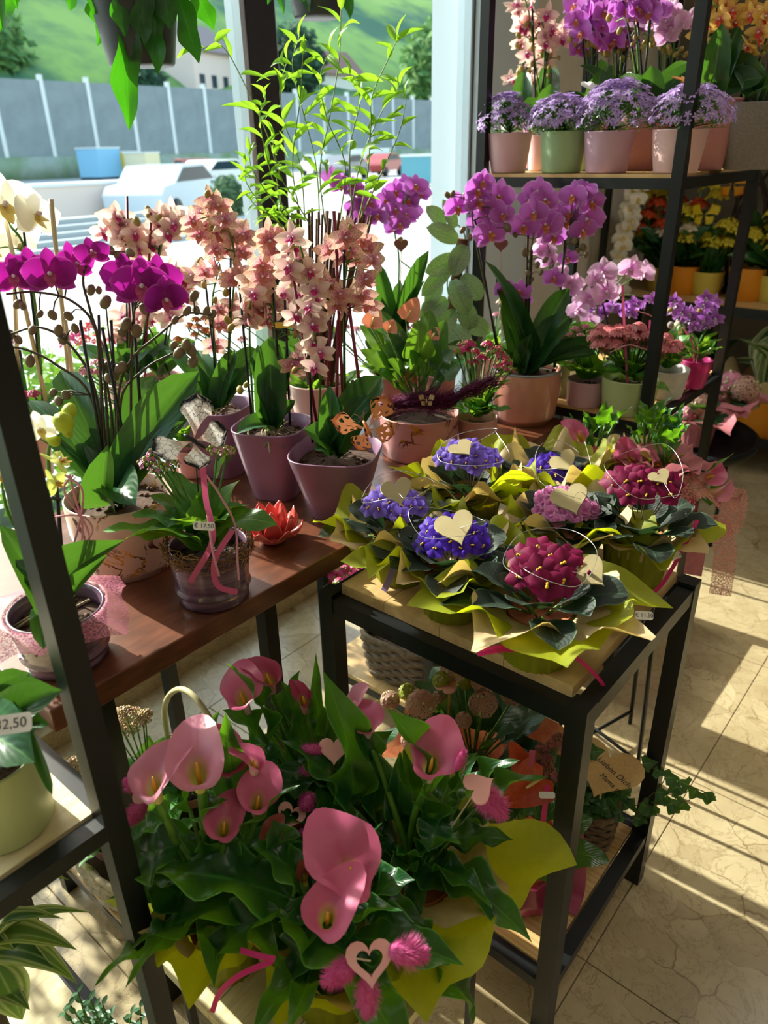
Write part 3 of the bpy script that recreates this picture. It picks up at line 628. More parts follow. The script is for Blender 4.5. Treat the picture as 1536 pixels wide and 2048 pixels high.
def heartmesh(hole=0, th=.1):
    key = ('heart', hole, th)
    if key in _fm: return _fm[key]
    P = heartpts(); n = len(P); m = MB()
    if hole:
        Q = [(x * hole, y * hole + .02) for x, y in P]
        vs = [(x, y, z) for z in (-th / 2, th / 2) for L in (P, Q) for x, y in L]; fs = []
        for i in range(n):
            j = (i + 1) % n; fs += [(i, j, n + j, n + i), (2 * n + i, 3 * n + i, 3 * n + j, 2 * n + j), (i, 2 * n + i, 2 * n + j, j), (n + i, n + j, 3 * n + j, 3 * n + i)]
        m.add(vs, fs)
    else:
        vs = [(x * k, y * k, z) for z, k in ((-th / 2, .96), (0, 1), (th / 2, .96)) for x, y in P]
        fs = [(i + o, (i + 1) % n + o, (i + 1) % n + o + n, i + o + n) for o in (0, n) for i in range(n)]; fs += [tuple(reversed(range(n))), tuple(range(2 * n, 3 * n))]; m.add(vs, fs)
    _fm[key] = m; return m
def text(parent, s, M, size, m, name='lettering', shear=0):
    cu = bpy.data.curves.new(name, 'FONT'); cu.body = s; cu.size = size; cu.align_x = 'CENTER'; cu.align_y = 'CENTER'; cu.shear = shear; cu.materials.append(m); cu.extrude = .00005
    o = bpy.data.objects.new(name, cu); me = bpy.data.meshes.new_from_object(o); bpy.data.objects.remove(o)
    return ob(name, me, parent, M)
def pricetag(parent, p, n, up, s, w=.036, h=.014, name='price_label'):
    c = .0025; m = MB(); a, b = w / 2, h / 2; pts = [(-a + c, -b), (a - c, -b), (a, -b + c), (a, b - c), (a - c, b), (-a + c, b), (-a, b - c), (-a, -b + c)]
    m.add([(x, y, 0) for x, y in pts] + [(x, y, .0004) for x, y in pts], [tuple(reversed(range(8))), tuple(range(8, 16))] + [(i, (i + 1) % 8, (i + 1) % 8 + 8, i + 8) for i in range(8)])
    M = face(p, n, up); o = ob(name, m.mesh(name, M_WHITE, False), parent, M); text(o, s, M @ T((0, 0, .0008)), h * .72, M_INK); return o
def tuft(parent, p, q, r, m, name='grass_tuft'):
    p, q = V(p), V(q); ax = (q - p); L = ax.length; ax.normalize(); m_ = MB(); rr = random.Random(int(p.x * 1e4))
    u = ax.orthogonal().normalized(); v = ax.cross(u); m_.tube([p.lerp(q, t) for t in (0, .2, .5, .8, 1)], [r * .4, r * .75, r * .8, r * .6, r * .1], 8)
    for i in range(620):
        t = rr.random(); a = rr.random() * 6.28; rad = (u * math.cos(a) + v * math.sin(a)); k = r * math.sin(PI * min(1, .15 + .85 * t)) ** .6
        b = p + ax * (L * t) + rad * k * .6; e = b + rad * k * rr.uniform(.5, 1.1) + ax * L * .14; w_ = ax.cross(rad) * r * .035
        m_.add([b - w_, b + w_, e], [(0, 1, 2)])
    return tag(ob(name, m_.mesh(name, m), parent), kind='stuff')
def cluster(parent, p, r, m, m2=None, n=26, d=.006, flat=.6, name='flower_cluster', aim=(0, 0, 1), petals=4, seed=0, kind=None, open_=.6):
    """a head of small four-petalled florets and buds"""
    q = random.Random(seed + int(V(p).x * 1e4)); mb = MB(); p = V(p)
    for i in range(n):
        k = (i + .5) / n; a = i * 2.39996; rr = math.sqrt(k) * 1.0; ph_ = math.acos(1 - 1.45 * k); c = p + (V((math.cos(a) * math.sin(ph_), math.sin(a) * math.sin(ph_), math.cos(ph_))) * r * q.uniform(.9, 1.08) if name == 'flower_head' else V((0, 0, 0))) if name == 'flower_head' else p + V((math.cos(a) * rr * r, math.sin(a) * rr * r, r * flat * (1 - rr * rr) + q.uniform(-.1, .1) * r))
        nn = ((c - p) if name == 'flower_head' else V((math.cos(a) * rr, math.sin(a) * rr, .8))).normalized(); M = face(c, nn, (0.1, .9, .3), roll=q.random() * 6)
        if q.random() < open_:
            for j in range(petals):
                b = j * 2 * PI / petals; ca, sa = math.cos(b), math.sin(b); w_ = d * .42
                mb.add([M @ V((0, 0, 0)), M @ V((d * .6 * ca - w_ * sa, d * .6 * sa + w_ * ca, d * .15)), M @ V((d * 1.15 * ca, d * 1.15 * sa, d * .05)), M @ V((d * .6 * ca + w_ * sa, d * .6 * sa - w_ * ca, d * .15))], [(0, 3, 2, 1)], None, 0)
        else: mb.ell(c, (d * .5, d * .5, d * .62), 5, 4, 1)
    for i in range(3): mb.tube([p - V((0, 0, r * 1.2)), p + V((rnd(r * .6), rnd(r * .6), r * .1))], .001, 4, 2)
    return ob(name, mb.mesh(name, [m, m2 or m, M_STEMG]), parent)
# ================================================================ on the window table
TZ = .9
def crackmat(name, base, base2):
    k = NT(name); o = k.obj(); n = k.noise(11, 5, .6, o, 1.2); n2 = k.noise(9, 2, .5, o)
    line = k.math('MULTIPLY', k.ramp(n, [(.47, 0.0), (.485, 1.0), (.515, 1.0), (.53, 0.0)]), k.ramp(n2, [(.42, 0.0), (.5, 1.0)]))
    col = k.mix(line, k.mix(n2, base, base2), k.mix(k.ramp(k.noise(30, 2, .5, o), [(.45, 0.0), (.55, 1.0)]), 'd89a20', '6a3420')); k.set(k.b, 'Metallic', k.math('MULTIPLY', line, .5)); m = k.fin(col, .4, coat=.2)
    k.set(k.b, 'Metallic', k.math('MULTIPLY', line, .5)); return m
M_CRK = crackmat('gold_cracked_cream', 'e2bfae', 'dcb2a2'); M_CRKP = crackmat('gold_cracked_pink', 'd99a98', 'd48f8c')
def ribmat():
    k = NT('ribbed_glaze'); o = k.obj(); n = k.noise(5, 3, .6, k.scaled((1, 1, 22))); col = k.mix(k.ramp(n, [(.35, 0.0), (.65, 1.0)]), '543a54', '84687a'); col = k.mix(k.ramp(k.noise(12, 2, .5, o), [(.4, 0.0), (.7, .6)]), col, '4a3548')
    k.bump(n, .3, .002); return k.fin(col, .22, coat=.6)
M_RIB = ribmat(); M_LAV = plain('lavender_glaze', '8f6a86', .38, c2='87627f', sc=9, coat=.15)
M_CREAM = plain('blush_glaze', 'dfb4ac', .35, coat=.3); M_SALM = plain('salmon_glaze', 'cf8d7c', .25, c2='c7846f', sc=14, coat=.6); M_ROSE = plain('rose_pot', 'd39a98', .4); M_GREYRIM = plain('grey_glaze', '8a8f92', .3)
M_SISAL = plain('brown_sisal', '7a5230', .9, c2='a5794c', sc=200); M_RAFR = plain('pink_raffia', 'd05a86', .6, .25); M_RAFL = plain('pale_pink_raffia', 'dc9aa8', .6, .2); M_HOTP = plain('hot_pink_ribbon', 'd6257c', .5, .25)
def orgmat(name, c):
    k = NT(name); tr = k.add('ShaderNodeBsdfTransparent'); mx = k.add('ShaderNodeMixShader'); w_ = k.noise(320, 1, .5, k.obj())
    m = k.fin(c, .5, .4, c); src = k.out.inputs[0].links[0].from_socket; k.set(mx, 0, k.ramp(w_, [(.42, .35), (.6, .95)])); k.t.links.new(tr.outputs[0], mx.inputs[1]); k.t.links.new(src, mx.inputs[2]); k.t.links.new(mx.outputs[0], k.out.inputs[0]); return m
M_ORG = orgmat('rose_organza', 'c87a92'); M_ORGP = orgmat('salmon_organza', 'e09a94')
def crown(parent, c, kind, n, L, w, el=(.2, .8), q=None, z0=.0, arch=1.0, r0=.01, gap=None, wl=.2):
    """rosette of n leaves around c"""
    q = q or R
    for i in range(n):
        a = i * 2.39996 + q.uniform(-.3, .3); e = q.uniform(*el); l = L * q.uniform(.75, 1.15); d = V((math.cos(a) * math.cos(e), math.sin(a) * math.cos(e), math.sin(e)))
        b = V(c) + V((math.cos(a) * r0, math.sin(a) * r0, z0)); leaf(parent, kind, b, b + d * l, w * q.uniform(1 - wl, 1 + wl), q=q, arch=arch)
# --- magenta orchid in the cream pot with gold cracks
b, rt, rb, h = potpx(245, 1160, TZ, 985, 205, 172); o1 = thing('potted_orchid', 'magenta orchid with many bare brown stalks in cream pot with gold cracks', 'orchid', b)
pot(o1, b, rt, rb, h, M_CRK, 'foot', M_BARK); bt = V((b.x, b.y, TZ + h))
q = lambda x, y, o=0.0: dp(x, y, b, o)
BASE = bt + V((0, 0, -.02))
for (tx, ty, to, wd) in ((398, 742, .02, .075), (402, 775, .08, .07), (120, 742, .12, .08), (310, 752, .14, .085), (272, 1012, -.13, .075), (368, 842, -.02, .045), (90, 870, .0, .06), (150, 838, .06, .07), (215, 890, -.08, .05), (60, 800, .1, .06)):
    leaf(o1, 'phal', BASE + V((rnd(.01), rnd(.01), 0)), q(tx, ty, to), wd, arch=1.2 if ty > 880 else .7)
for (x0, y0, x1, y1) in ((208, 960, 197, 630), (215, 960, 160, 640), (262, 950, 204, 655), (290, 930, 264, 600), (240, 960, 222, 640)): stake(o1, q(x0, y0, rnd(.03)), q(x1, y1, rnd(.03)))
bd = lambda L, s=8: [(q(x, y, rnd(.02)), (s + rnd(2)) * mpp(b)) for x, y in L]
st = dict(mat=M_STEMD, r=.0026, budmat=M_BUDB, big=True, kind='magenta')
k = mpp(b)
vl = V((-.45, -.75, .15)).normalized()
spray(o1, [q(214, 950), q(200, 740), q(188, 650), q(140, 600), q(70, 584), q(12, 588, -.02)], [(q(28, 553, -.03), 78 * k, vl), (q(62, 540, -.01), 80 * k, V((-.2, -.9, .2))), (q(100, 548, -.04), 88 * k, vl), (q(150, 528), 78 * k, V((.1, -.9, .1)))], bd([(137, 632), (105, 630), (80, 628), (36, 608), (45, 612)]), **st)
spray(o1, [q(222, 950), q(205, 720), q(180, 620), q(166, 560), q(180, 515)], [(q(184, 505, -.02), 60 * k, V((-.3, -.6, .4)))], bd([(236, 512), (182, 580), (197, 580), (260, 505), (222, 500)], 9), **st)
spray(o1, [q(262, 950), q(262, 760), q(265, 660), q(270, 612)], [(q(250, 552, .0), 84 * k, V((-.35, -.85, .2))), (q(283, 572, -.04), 100 * k, V((-.5, -.8, .05))), (q(318, 556, -.01), 84 * k, V((-.2, -.9, .2))), (q(330, 598, -.05), 80 * k, V((-.2, -1, -.25)))], bd([(288, 617), (252, 648), (273, 662), (244, 665)], 11), **st)
spray(o1, [q(210, 950), q(190, 780), q(140, 690), q(80, 655), q(20, 668)], [], bd([(22, 669), (36, 679), (65, 660), (117, 661), (150, 657), (126, 677)], 10), **st)
spray(o1, [q(215, 950), q(180, 790), q(110, 728), q(60, 702), q(14, 692)], [], bd([(106, 785), (132, 790), (117, 802), (60, 722)], 9), **st)
spray(o1, [q(240, 950), q(236, 800), q(262, 720), q(320, 668), q(372, 628), q(424, 630)], [], bd([(374, 622), (392, 620), (413, 621), (423, 629), (388, 592), (350, 640)], 9), **st)
spray(o1, [q(250, 950), q(242, 800), q(290, 738), q(350, 704)], [], bd([(358, 706), (382, 700), (386, 722), (348, 692), (372, 690)], 11), **st)
spray(o1, [q(232, 950), q(222, 820), q(214, 760), q(224, 720)], [], bd([(214, 732), (241, 736), (216, 756), (229, 752), (211, 604)], 10), **st)
# --- lime orchid, ribbed pot, pink mesh, behind the left post
b, rt, rb, h = potpx(115, 1352, TZ, 1212, 178, 150); o2 = thing('potted_orchid', 'lime yellow orchid in ribbed purple grey pot with pink mesh, behind the left post', 'orchid', b)
pot(o2, b, rt, rb, h, M_RIB, 'ribbed', M_BARK); bt = V((b.x, b.y, TZ + h)); q = lambda x, y, o=0.0: dp(x, y, b, o); k = mpp(b); roots(o2, b, rt, TZ + h - .02)
for tx, ty, to, wd in ((250, 1080, -.02, .03), (0, 1050, .0, .05), (20, 1120, -.04, .05), (70, 1080, .05, .04), (88, 1300, -.105, .045), (215, 1110, .03, .03)): leaf(o2, 'phal', bt + V((rnd(.01), rnd(.01), -.02)), q(tx, ty, to), wd, arch=1.4)
stake(o2, q(132, 1210), q(113, 975)); stake(o2, q(70, 1205), q(20, 985)); stake(o2, q(121, 1000, -.004), q(100, 994, -.004), name='stake_clip')
st = dict(mat=M_STEMG, r=.003, budmat=plain('lime_bud', 'b9c43c', .5, .3), kind='lime', big=True)
spray(o2, [q(110, 1210), q(104, 1060), q(98, 950), q(100, 890), q(135, 850), q(140, 815)], [(q(80, 858, -.02), 66 * k, V((-.2, -.8, .1)), 'white'), (q(118, 922, -.02), 72 * k, V((.5, -.3, .7))), (q(112, 965, -.01), 60 * k, V((.3, -.6, .3)))], [(q(127, 845, -.02), .017), (q(138, 824), .012), (q(106, 876), .012), (q(134, 862), .009)], **st)
spray(o2, [q(80, 1210), q(55, 1100), q(18, 1030), q(5, 980)], [(q(2, 950, -.02), 66 * k, V((-.2, -.8, .1)))], [], **st)
wrap(o2, bt - V((0, 0, .03)), rt * .97, rt * 1.04, .03, .045, -.012, M_ORG, rot=.5, seed=4, name='mesh_wrap', f0=.0)
for i in range(3): wire(o2, [q(110, 1180), q(150 + 14 * i, 1080, -.03), q(165 - 18 * i, 985, -.03), q(130 + 8 * i, 950, -.02)], .0016, M_RAFL, 'raffia')
wire(o2, [q(105, 1180), q(70, 1060, -.04), q(150, 1030, -.05), q(185, 1060, -.04), q(150, 1110, -.03)], .0014, M_RAFL, 'raffia')
# --- kalanchoe with paper butterfly
b, rt, rb, h = potpx(420, 1220, TZ, 1085, 152, 132); o3 = thing('potted_kalanchoe', 'kalanchoe with pink buds and white butterfly in ribbed purple pot, front of window table', 'kalanchoe', b)
pot(o3, b, rt, rb, h, M_RIB, 'ribbed', M_SOIL); q = lambda x, y, o=0.0: dp(x, y, b, o); k = mpp(b); bt = V((b.x, b.y, TZ + h))
for tx, ty, to, wd in ((205, 1062, -.03, .05), (262, 1030, -.02, .06), (555, 1050, -.04, .065), (300, 990, .03, .07), (330, 940, .05, .06), (480, 960, .05, .06), (500, 1010, .0, .06), (390, 1050, -.09, .07), (340, 1040, -.08, .06), (450, 1040, -.08, .06), (473, 890, .02, .035), (420, 960, .0, .07), (360, 965, .06, .07), (250, 1078, -.06, .045), (290, 1060, -.07, .06)):
    leaf(o3, 'kal', bt + V((rnd(.02), rnd(.02), rnd(.015))), q(tx, ty, to), wd, arch=1.1)
M_PKB = plain('pink_floret', 'd67aa8', .5, .25); M_GNB = plain('green_floret_bud', '98a84a', .5, .15)
for x, y, r in ((296, 925, .016), (318, 937, .017), (345, 930, .014), (435, 900, .016), (455, 905, .014), (310, 905, .012)):
    p = q(x, y, rnd(.03)); cluster(o3, p, r, M_PKB, M_GNB, 26, .005, open_=.3); stake(o3, bt, p, M_STEMG, .002, 'flower_stalk')
t = MB(); qq = random.Random(3)
for i in range(260):
    a = qq.random() * 6.28; r = rt * (1.0 + .14 * qq.random()); z = TZ + h - .022 + .036 * qq.random(); da = qq.uniform(-.7, .7)
    t.tube(spline([(b.x + r * math.cos(a + da * s) * (1 + .08 * math.sin(s * 9 + i)), b.y + r * math.sin(a + da * s), z + qq.uniform(-.007, .009)) for s in (0, .3, .6, 1)], 2), .0009, 3)
tag(ob('sisal_nest', t.mesh('sisal', M_SISAL), o3), kind='stuff')
ribbon(o3, [q(405, 925, -.04), q(412, 1000, -.06), q(425, 1080, -.09), q(380, 1165, -.09)], .009, M_RAFR); ribbon(o3, [q(465, 1060, -.07), q(430, 1120, -.1), q(435, 1170, -.1), q(475, 1185, -.09)], .009, M_RAFR)
wire(o3, [q(408, 945, -.04), q(440, 990, -.05), q(470, 1050, -.06), q(475, 1120, -.08), q(478, 1160, -.09)], .0018, M_RAFL, 'raffia'); wire(o3, [q(415, 1030, -.07), q(425, 1100, -.1), q(438, 1152, -.1)], .002, M_RAFL, 'raffia')
pricetag(o3, q(408, 1052, -.105), V((-.5, -.75, .35)), (.25, 0, 1), '€ 17.50', .032, .013)
# ornaments: butterflies
def wingmat(name, c1, c2, c3, alpha=False, sc=14):
    k = NT(name); u = k.add('ShaderNodeUVMap'); ve = k.add('ShaderNodeTexVoronoi', {'Vector': u, 'Scale': sc}, feature='DISTANCE_TO_EDGE'); uu, vv = k.uvs()
    e = k.ramp(ve.outputs[0], [(.01, 1.0), (.035, 0.0)]); vo = k.add('ShaderNodeTexVoronoi', {'Vector': u, 'Scale': sc * 1.7})
    if alpha:
        e = k.ramp(ve.outputs[0], [(.17, 1.0), (.19, 0.0)])
        k.fin(c1, .35, metal=.4); tr = k.add('ShaderNodeBsdfTransparent'); rim = k.math('MAXIMUM', e, k.ramp(vv, [(.86, 0.0), (.88, 1.0)])); mx = k.add('ShaderNodeMixShader', {0: rim, 1: tr, 2: k.b}); k.t.links.new(mx.outputs[0], k.out.inputs[0]); return k.m
    col = k.mix(k.math('MULTIPLY', k.ramp(vv, [(.7, 0.0), (.86, 1.0)]), k.ramp(vo.outputs[0], [(.38, 0.0), (.46, 1.0)])), c1, c2); col = k.mix(e, col, c2); col = k.mix(k.ramp(vv, [(.0, 1.0), (.45, 0.0)]), col, c3)
    return k.fin(col, .5, .5, col.outputs[0])
def butterfly(parent, p, n, up, s, wm, bm, name=None, rev=1.0):
    M = face(p, n, up, s)
    def wing(ang, L, W, side, dih):
        def fn(a, t):
            t2 = .04 + t * .96; w = W * (.12 + .88 * t2 ** .9) * math.sqrt(max(0, 1 - max(0, (t2 - .72) / .28) ** 2.2)); s_ = a * 2 - 1; th = ang + s_ * w * .55; r = L * t2 * (1 - .10 * abs(s_) ** 2) * (1 + .035 * math.cos(s_ * 9))
            return (side * r * math.cos(th), r * math.sin(th), abs(r * math.cos(th)) * dih)
        return MB().grid(fn, 14, 8)
    bd_ = MB().tube([(0, -.28, 0), (0, -.1, .02), (0, .16, .02), (0, .26, 0)], [.02, .05, .055, .03], 7).tube([(0.01, .24, 0), (.07, .42, .05), (.14, .5, .06)], .008, 4).tube([(-.01, .24, 0), (-.07, .42, .05), (-.14, .5, .06)], .008, 4)
    B = ob('body', bd_.mesh('butterfly_body', bm), parent, M)
    for side in (-1, 1):
        ob('wing', wing(.52, 1.0, 1.15, side, .45 * rev).mesh('upper_wing', wm), parent, M); ob('wing', wing(-.72, .75, 1.3, side, .35 * rev).mesh('lower_wing', wm), parent, M)
M_BW = wingmat('white_butterfly_wing', 'faf4f2', '26262c', 'd8967c', sc=6); M_BC = wingmat('copper_lace_wing', 'd08048', '', '', True, 5); M_BWOOD = wingmat('wood_lace_wing', 'dcb98c', '', '', True, 4); M_COPPER = plain('copper', 'c8743c', .35, metal=.5)
bf = thing('butterfly_pick', 'white and black paper butterfly on a pick above the kalanchoe', 'butterfly', q(388, 882, -.02)); butterfly(bf, q(388, 882, -.02), toview(bt) + V((.1, 0, .3)), V((-.55, .2, .85)), .072, M_BW, M_STAKE)
ob('pick', MB().tube([q(388, 884, -.02), q(405, 1080, .01)], .0012, 5).mesh('pick', M_STAKE), bf)
# --- lotus candle holder
b = atz(545, 1088, TZ) + HD * .015; lo = thing('lotus_candle_holder', 'coral red lotus shaped candle holder on the window table edge', 'candle holder', b); M_COR = plain('coral_glaze', 'd9605a', .25, c2='d2544e', sc=20, coat=.5)
ob('base', MB().lathe([(0, 0), (.022, 0), (.03, .008), (.022, .014), (0, .014)], 20, c=b).mesh('base', M_COR), lo)
for ring, (n, L, el, w, r0) in enumerate(((7, .052, .5, .04, .018), (7, .058, .95, .036, .015), (6, .056, 1.3, .03, .01))):
    for i in range(n):
        a = i * 2 * PI / n + ring * .45
        def fn(u, t, a=a, L=L, el=el, w=w, r0=r0):
            s = u * 2 - 1; e = el - .35 + .75 * t; W = w * .5 * math.sin(PI * min(1, .12 + .86 * t ** .9)) ** .8 * (1.0 if t < .97 else .2); x = r0 + L * t * math.cos(el); z = .008 + L * t * math.sin(el) + .012 * t * t; x -= .25 * W * s * s * -1 + (-.006 * math.sin(PI * t)); y = s * W
            return (b.x + x * math.cos(a) - y * math.sin(a), b.y + x * math.sin(a) + y * math.cos(a), b.z + z)
        pe = ob('petal', MB().grid(fn, 6, 7).mesh('petal', M_COR), lo); sdf = pe.modifiers.new('s', 'SOLIDIFY'); sdf.thickness = .0022
# --- spotted orchids
def cl(q, spec, k, kind, off=.03, size=(50, 62)):
    return [(q(x, y, rnd(off)), R.uniform(*size) * k) + (() if R.random() < .75 else (V((rnd(1), rnd(1), rnd(.5))).normalized(),)) for x, y in spec]
def bdq(q, L, k, s=7): return [(q(x, y, rnd(.02)), (s + rnd(1.5)) * k) for x, y in L]
def jit(path, n, w):
    o = []
    for i in range(n):
        t = (i + R.random() * .6) / n * (len(path) - 1); j = min(int(t), len(path) - 2); f = t - j
        o.append((path[j][0] * (1 - f) + path[j + 1][0] * f + R.uniform(-w, w), path[j][1] * (1 - f) + path[j + 1][1] * f + R.uniform(-w, w) * .7))
    return o
b, rt, rb, h = potpx(443, 955, TZ, 808, 128, 88); o4 = thing('potted_orchid', 'tall peach spotted orchid in lavender vase behind the white butterfly', 'orchid', b)
pot(o4, b, rt, rb, h, M_LAV, 'square', M_BARK, rot=.4); q = lambda x, y, o=0.0, b=b: dp(x, y, b, o); k = mpp(b); bt = V((b.x, b.y, TZ + h)); roots(o4, b, rt, TZ + h - .02, 14)
for x0, x1, y1 in ((440, 410, 560), (455, 462, 500), (432, 425, 640)): stake(o4, q(x0, 812), q(x1, y1))
for tx, ty, to, wd in ((360, 760, .0, .05), (500, 740, .05, .05), (395, 700, .06, .05), (470, 700, .03, .045), (330, 700, .05, .05), (520, 700, .1, .05)): leaf(o4, 'phal', bt - V((0, 0, .015)), q(tx, ty, to), wd)
spray(o4, [q(452, 815), q(462, 640), q(470, 520), q(450, 440), q(418, 395)], cl(q, [(420, 405), (405, 425), (385, 442), (438, 410), (448, 440), (462, 452), (440, 472), (470, 475), (488, 470), (455, 500), (430, 500), (485, 505), (478, 545), (470, 560), (492, 560), (440, 452), (408, 455), (425, 475), (398, 470)], k, 'spot'), bdq(q, [(415, 388), (427, 395), (425, 455), (400, 520), (408, 570)], k), 'spot')
spray(o4, [q(440, 815), q(430, 700), q(425, 600), q(440, 530)], cl(q, [(430, 530), (445, 560), (410, 545), (465, 610), (455, 640), (440, 650), (478, 622), (430, 690), (440, 620)], k, 'spot', size=(50, 62)), bdq(q, [(430, 600), (452, 585)], k), 'spot')
b, rt, rb, h = potpx(553, 1000, TZ, 846, 142, 86); o5 = thing('potted_orchid', 'spotted orchid with upright leaves in lavender vase, left of the copper butterfly one', 'orchid', b)
pot(o5, b, rt, rb, h, M_LAV, 'square', M_BARK, rot=.45); q = lambda x, y, o=0.0, b=b: dp(x, y, b, o); k = mpp(b); bt = V((b.x, b.y, TZ + h)); roots(o5, b, rt, TZ + h - .02, 16)
for x0, x1, y1 in ((505, 478, 570), (565, 545, 560), (580, 570, 600)): stake(o5, q(x0, 850), q(x1, y1))
for tx, ty, to, wd in ((540, 672, .02, .07), (500, 715, .0, .035), (474, 868, -.06, .055), (590, 800, .0, .03), (575, 690, .05, .05), (515, 690, .04, .05)): leaf(o5, 'phal', bt - V((0, 0, .015)), q(tx, ty, to), wd, arch=.9 if ty < 850 else 1.5)
ob('plant_label', MB().box(-.018, .018, -.0005, .0005, -.006, .006).mesh('label', plain('yellow_label', 'd8b83a', .5), False), o5, face(q(568, 650, -.03), toview(bt)) @ Matrix.Rotation(PI / 2, 4, 'X'))
spray(o5, [q(560, 850), q(552, 700), q(545, 600), q(540, 500)], cl(q, jit([(552, 475), (545, 520), (525, 560), (530, 610), (530, 650)], 15, 20) + [(548, 482), (552, 500), (590, 660), (585, 730), (600, 720)], k, 'spot', size=(54, 64)), bdq(q, [(515, 545), (538, 560), (590, 670), (575, 665), (480, 780), (492, 770)], k), 'spot')
spray(o5, [q(508, 850), q(500, 700), q(500, 620), q(505, 560)], cl(q, jit([(510, 560), (500, 610), (505, 650)], 8, 16), k, 'spot', size=(50, 62)), bdq(q, [(455, 640), (462, 655)], k), 'blush')
b, rt, rb, h = potpx(676, 1040, TZ, 898, 172, 100); o6 = thing('potted_orchid', 'tall spotted orchid with crimson stakes in lavender vase with copper butterfly', 'orchid', b)
pot(o6, b, rt, rb, h, M_LAV, 'square', M_BARK, rot=.5); q = lambda x, y, o=0.0, b=b: dp(x, y, b, o); k = mpp(b); bt = V((b.x, b.y, TZ + h)); M_CRIM = plain('crimson_stake', '7c1838', .45)
for x0, x1, y1 in ((690, 668, 422), (640, 578, 505), (735, 697, 606), (655, 660, 640), (672, 676, 640), (665, 650, 700), (710, 705, 760)): stake(o6, q(x0, 885, rnd(.02)), q(x1, y1), M_CRIM, .0036)
for x0, x1, y1 in ((690, 688, 500), (625, 612, 560)): stake(o6, q(x0, 885), q(x1, y1))
for tx, ty, to, wd in ((765, 752, .02, .08), (608, 858, -.05, .065), (660, 770, -.02, .05), (742, 790, -.02, .06), (630, 900, -.06, .05), (695, 830, -.05, .045)): leaf(o6, 'phal', bt - V((0, 0, .012)) + V((rnd(.01), rnd(.01), 0)), q(tx, ty, to), wd, arch=1.0)
spray(o6, [q(690, 890), q(688, 700), q(690, 560), q(705, 470)], cl(q, [(690, 475), (705, 465), (725, 480), (700, 500), (735, 500), (690, 510), (745, 520), (715, 520), (660, 500), (680, 590), (690, 615), (725, 590), (735, 610), (730, 560), (700, 600), (660, 570), (672, 610)], k, 'spot', size=(54, 66)), bdq(q, [(690, 450), (752, 545), (700, 455)], k), 'spot')
spray(o6, [q(635, 890), q(640, 760), q(625, 640), q(612, 540), q(600, 490)], cl(q, jit([(592, 480), (600, 530), (615, 580), (610, 630), (625, 690), (640, 730)], 22, 28), k, 'spot', size=(56, 68)), bdq(q, [(585, 495), (600, 480), (622, 610), (590, 740), (650, 755), (655, 765)], k), 'blush')
bfp = q(735, 858, -.12); bf = thing('butterfly_pick', 'copper openwork butterfly on the rim of the lavender vase', 'butterfly', bfp); butterfly(bf, bfp, toview(bt) + V((.1, 0, .4)), V((-.25, .1, 1)), .07, M_BC, M_COPPER); ob('pick', MB().tube([bfp, bfp - V((0, 0, .05)) + HD * .03], .001, 5).mesh('pick', M_COPPER), bf)
# back row spotted orchids at the pane
for n_, (bx, by, px, col, path, cnt, lab) in enumerate(((265, 862, 70, 'blush', [(215, 430), (240, 470), (270, 500), (300, 480), (330, 440), (345, 440)], 30, 'pale peach orchid with crimson stakes at the pane behind the magenta one'),
        (330, 850, 70, 'blush', [(300, 520), (340, 560), (380, 560), (330, 620), (250, 640), (230, 680)], 28, 'cream orchid low at the pane beside the peach ones'),
        (610, 830, 70, 'blush', [(520, 560), (560, 620), (590, 560), (640, 600)], 10, 'cream orchid behind the crimson stakes'))):
    b, rt, rb, h = potpx(bx, by, TZ, by - 100, px * 1.15, px); t = thing('potted_orchid', lab, 'orchid', b); pot(t, b, rt, rb, h, M_ROSE, 'plain', M_BARK); q = lambda x, y, o=0.0, b=b: dp(x, y, b, o); k = mpp(b); bt = V((b.x, b.y, TZ + h))
    pts = jit(path, cnt, 22); half = cnt // 2
    for L, dx in ((pts[:half], -10), (pts[half:], 10)):
        cx_ = sum(p[0] for p in L) / len(L); top = min(p[1] for p in L)
        spray(t, [q(bx + dx, by - 100), q((bx + cx_) / 2, (by + top) / 2 - 20), q(cx_, top + 60), q(cx_ + rnd(20), top + 10)], cl(q, L, k, col, size=(52, 64)), bdq(q, jit([(cx_ - 30, top), (cx_ + 30, top + 30)], 6, 20), k), col)
        stake(t, q(bx + dx, by - 100), q(cx_, top + 40))
    crown(t, bt, 'phal', 5, .16, .055, (.3, .9))
    if n_ == 0:
        for x, y, x2 in ((254, 392, 262), (302, 425, 290), (180, 640, 240)): stake(t, q(x, y), q(x2, by - 105), M_CRIM, .0034)
b, rt, rb, h = potpx(60, 960, TZ, 850, 90, 70); o9 = thing('potted_orchid', 'large white orchid with pale wooden stakes cut off by the left edge', 'orchid', b); pot(o9, b, rt, rb, h, M_CREAM, 'plain', M_BARK); q = lambda x, y, o=0.0, b=b: dp(x, y, b, o); k = mpp(b); bt = V((b.x, b.y, TZ + h))
M_TAN = plain('pale_wood_stake', 'd8c49a', .6); M_GLASSP = plain('pale', 'fff', .5) if 0 else None
for x0, y0, x1, y1 in ((150, 870, 102, 398), (110, 880, 10, 440), (160, 870, 130, 640), (40, 860, 28, 560)): stake(o9, q(x0, y0), q(x1, y1), M_TAN, .005)
stake(o9, q(95, 870), q(48, 465)); stake(o9, q(60, 870), q(40, 700))
spray(o9, [q(90, 880), q(75, 650), q(50, 500), q(20, 450)], [(q(8, 410, -.02), 125 * k, V((-.1, -1, .1))), (q(72, 430, .02), 105 * k, V((.35, -.9, .2))), (q(30, 470, .04), 90 * k, V((.2, .8, .2))), (q(-20, 500, .0), 100 * k, V((0, -1, 0)))], bdq(q, [(42, 495)], k), 'white', big=True, r=.0036)
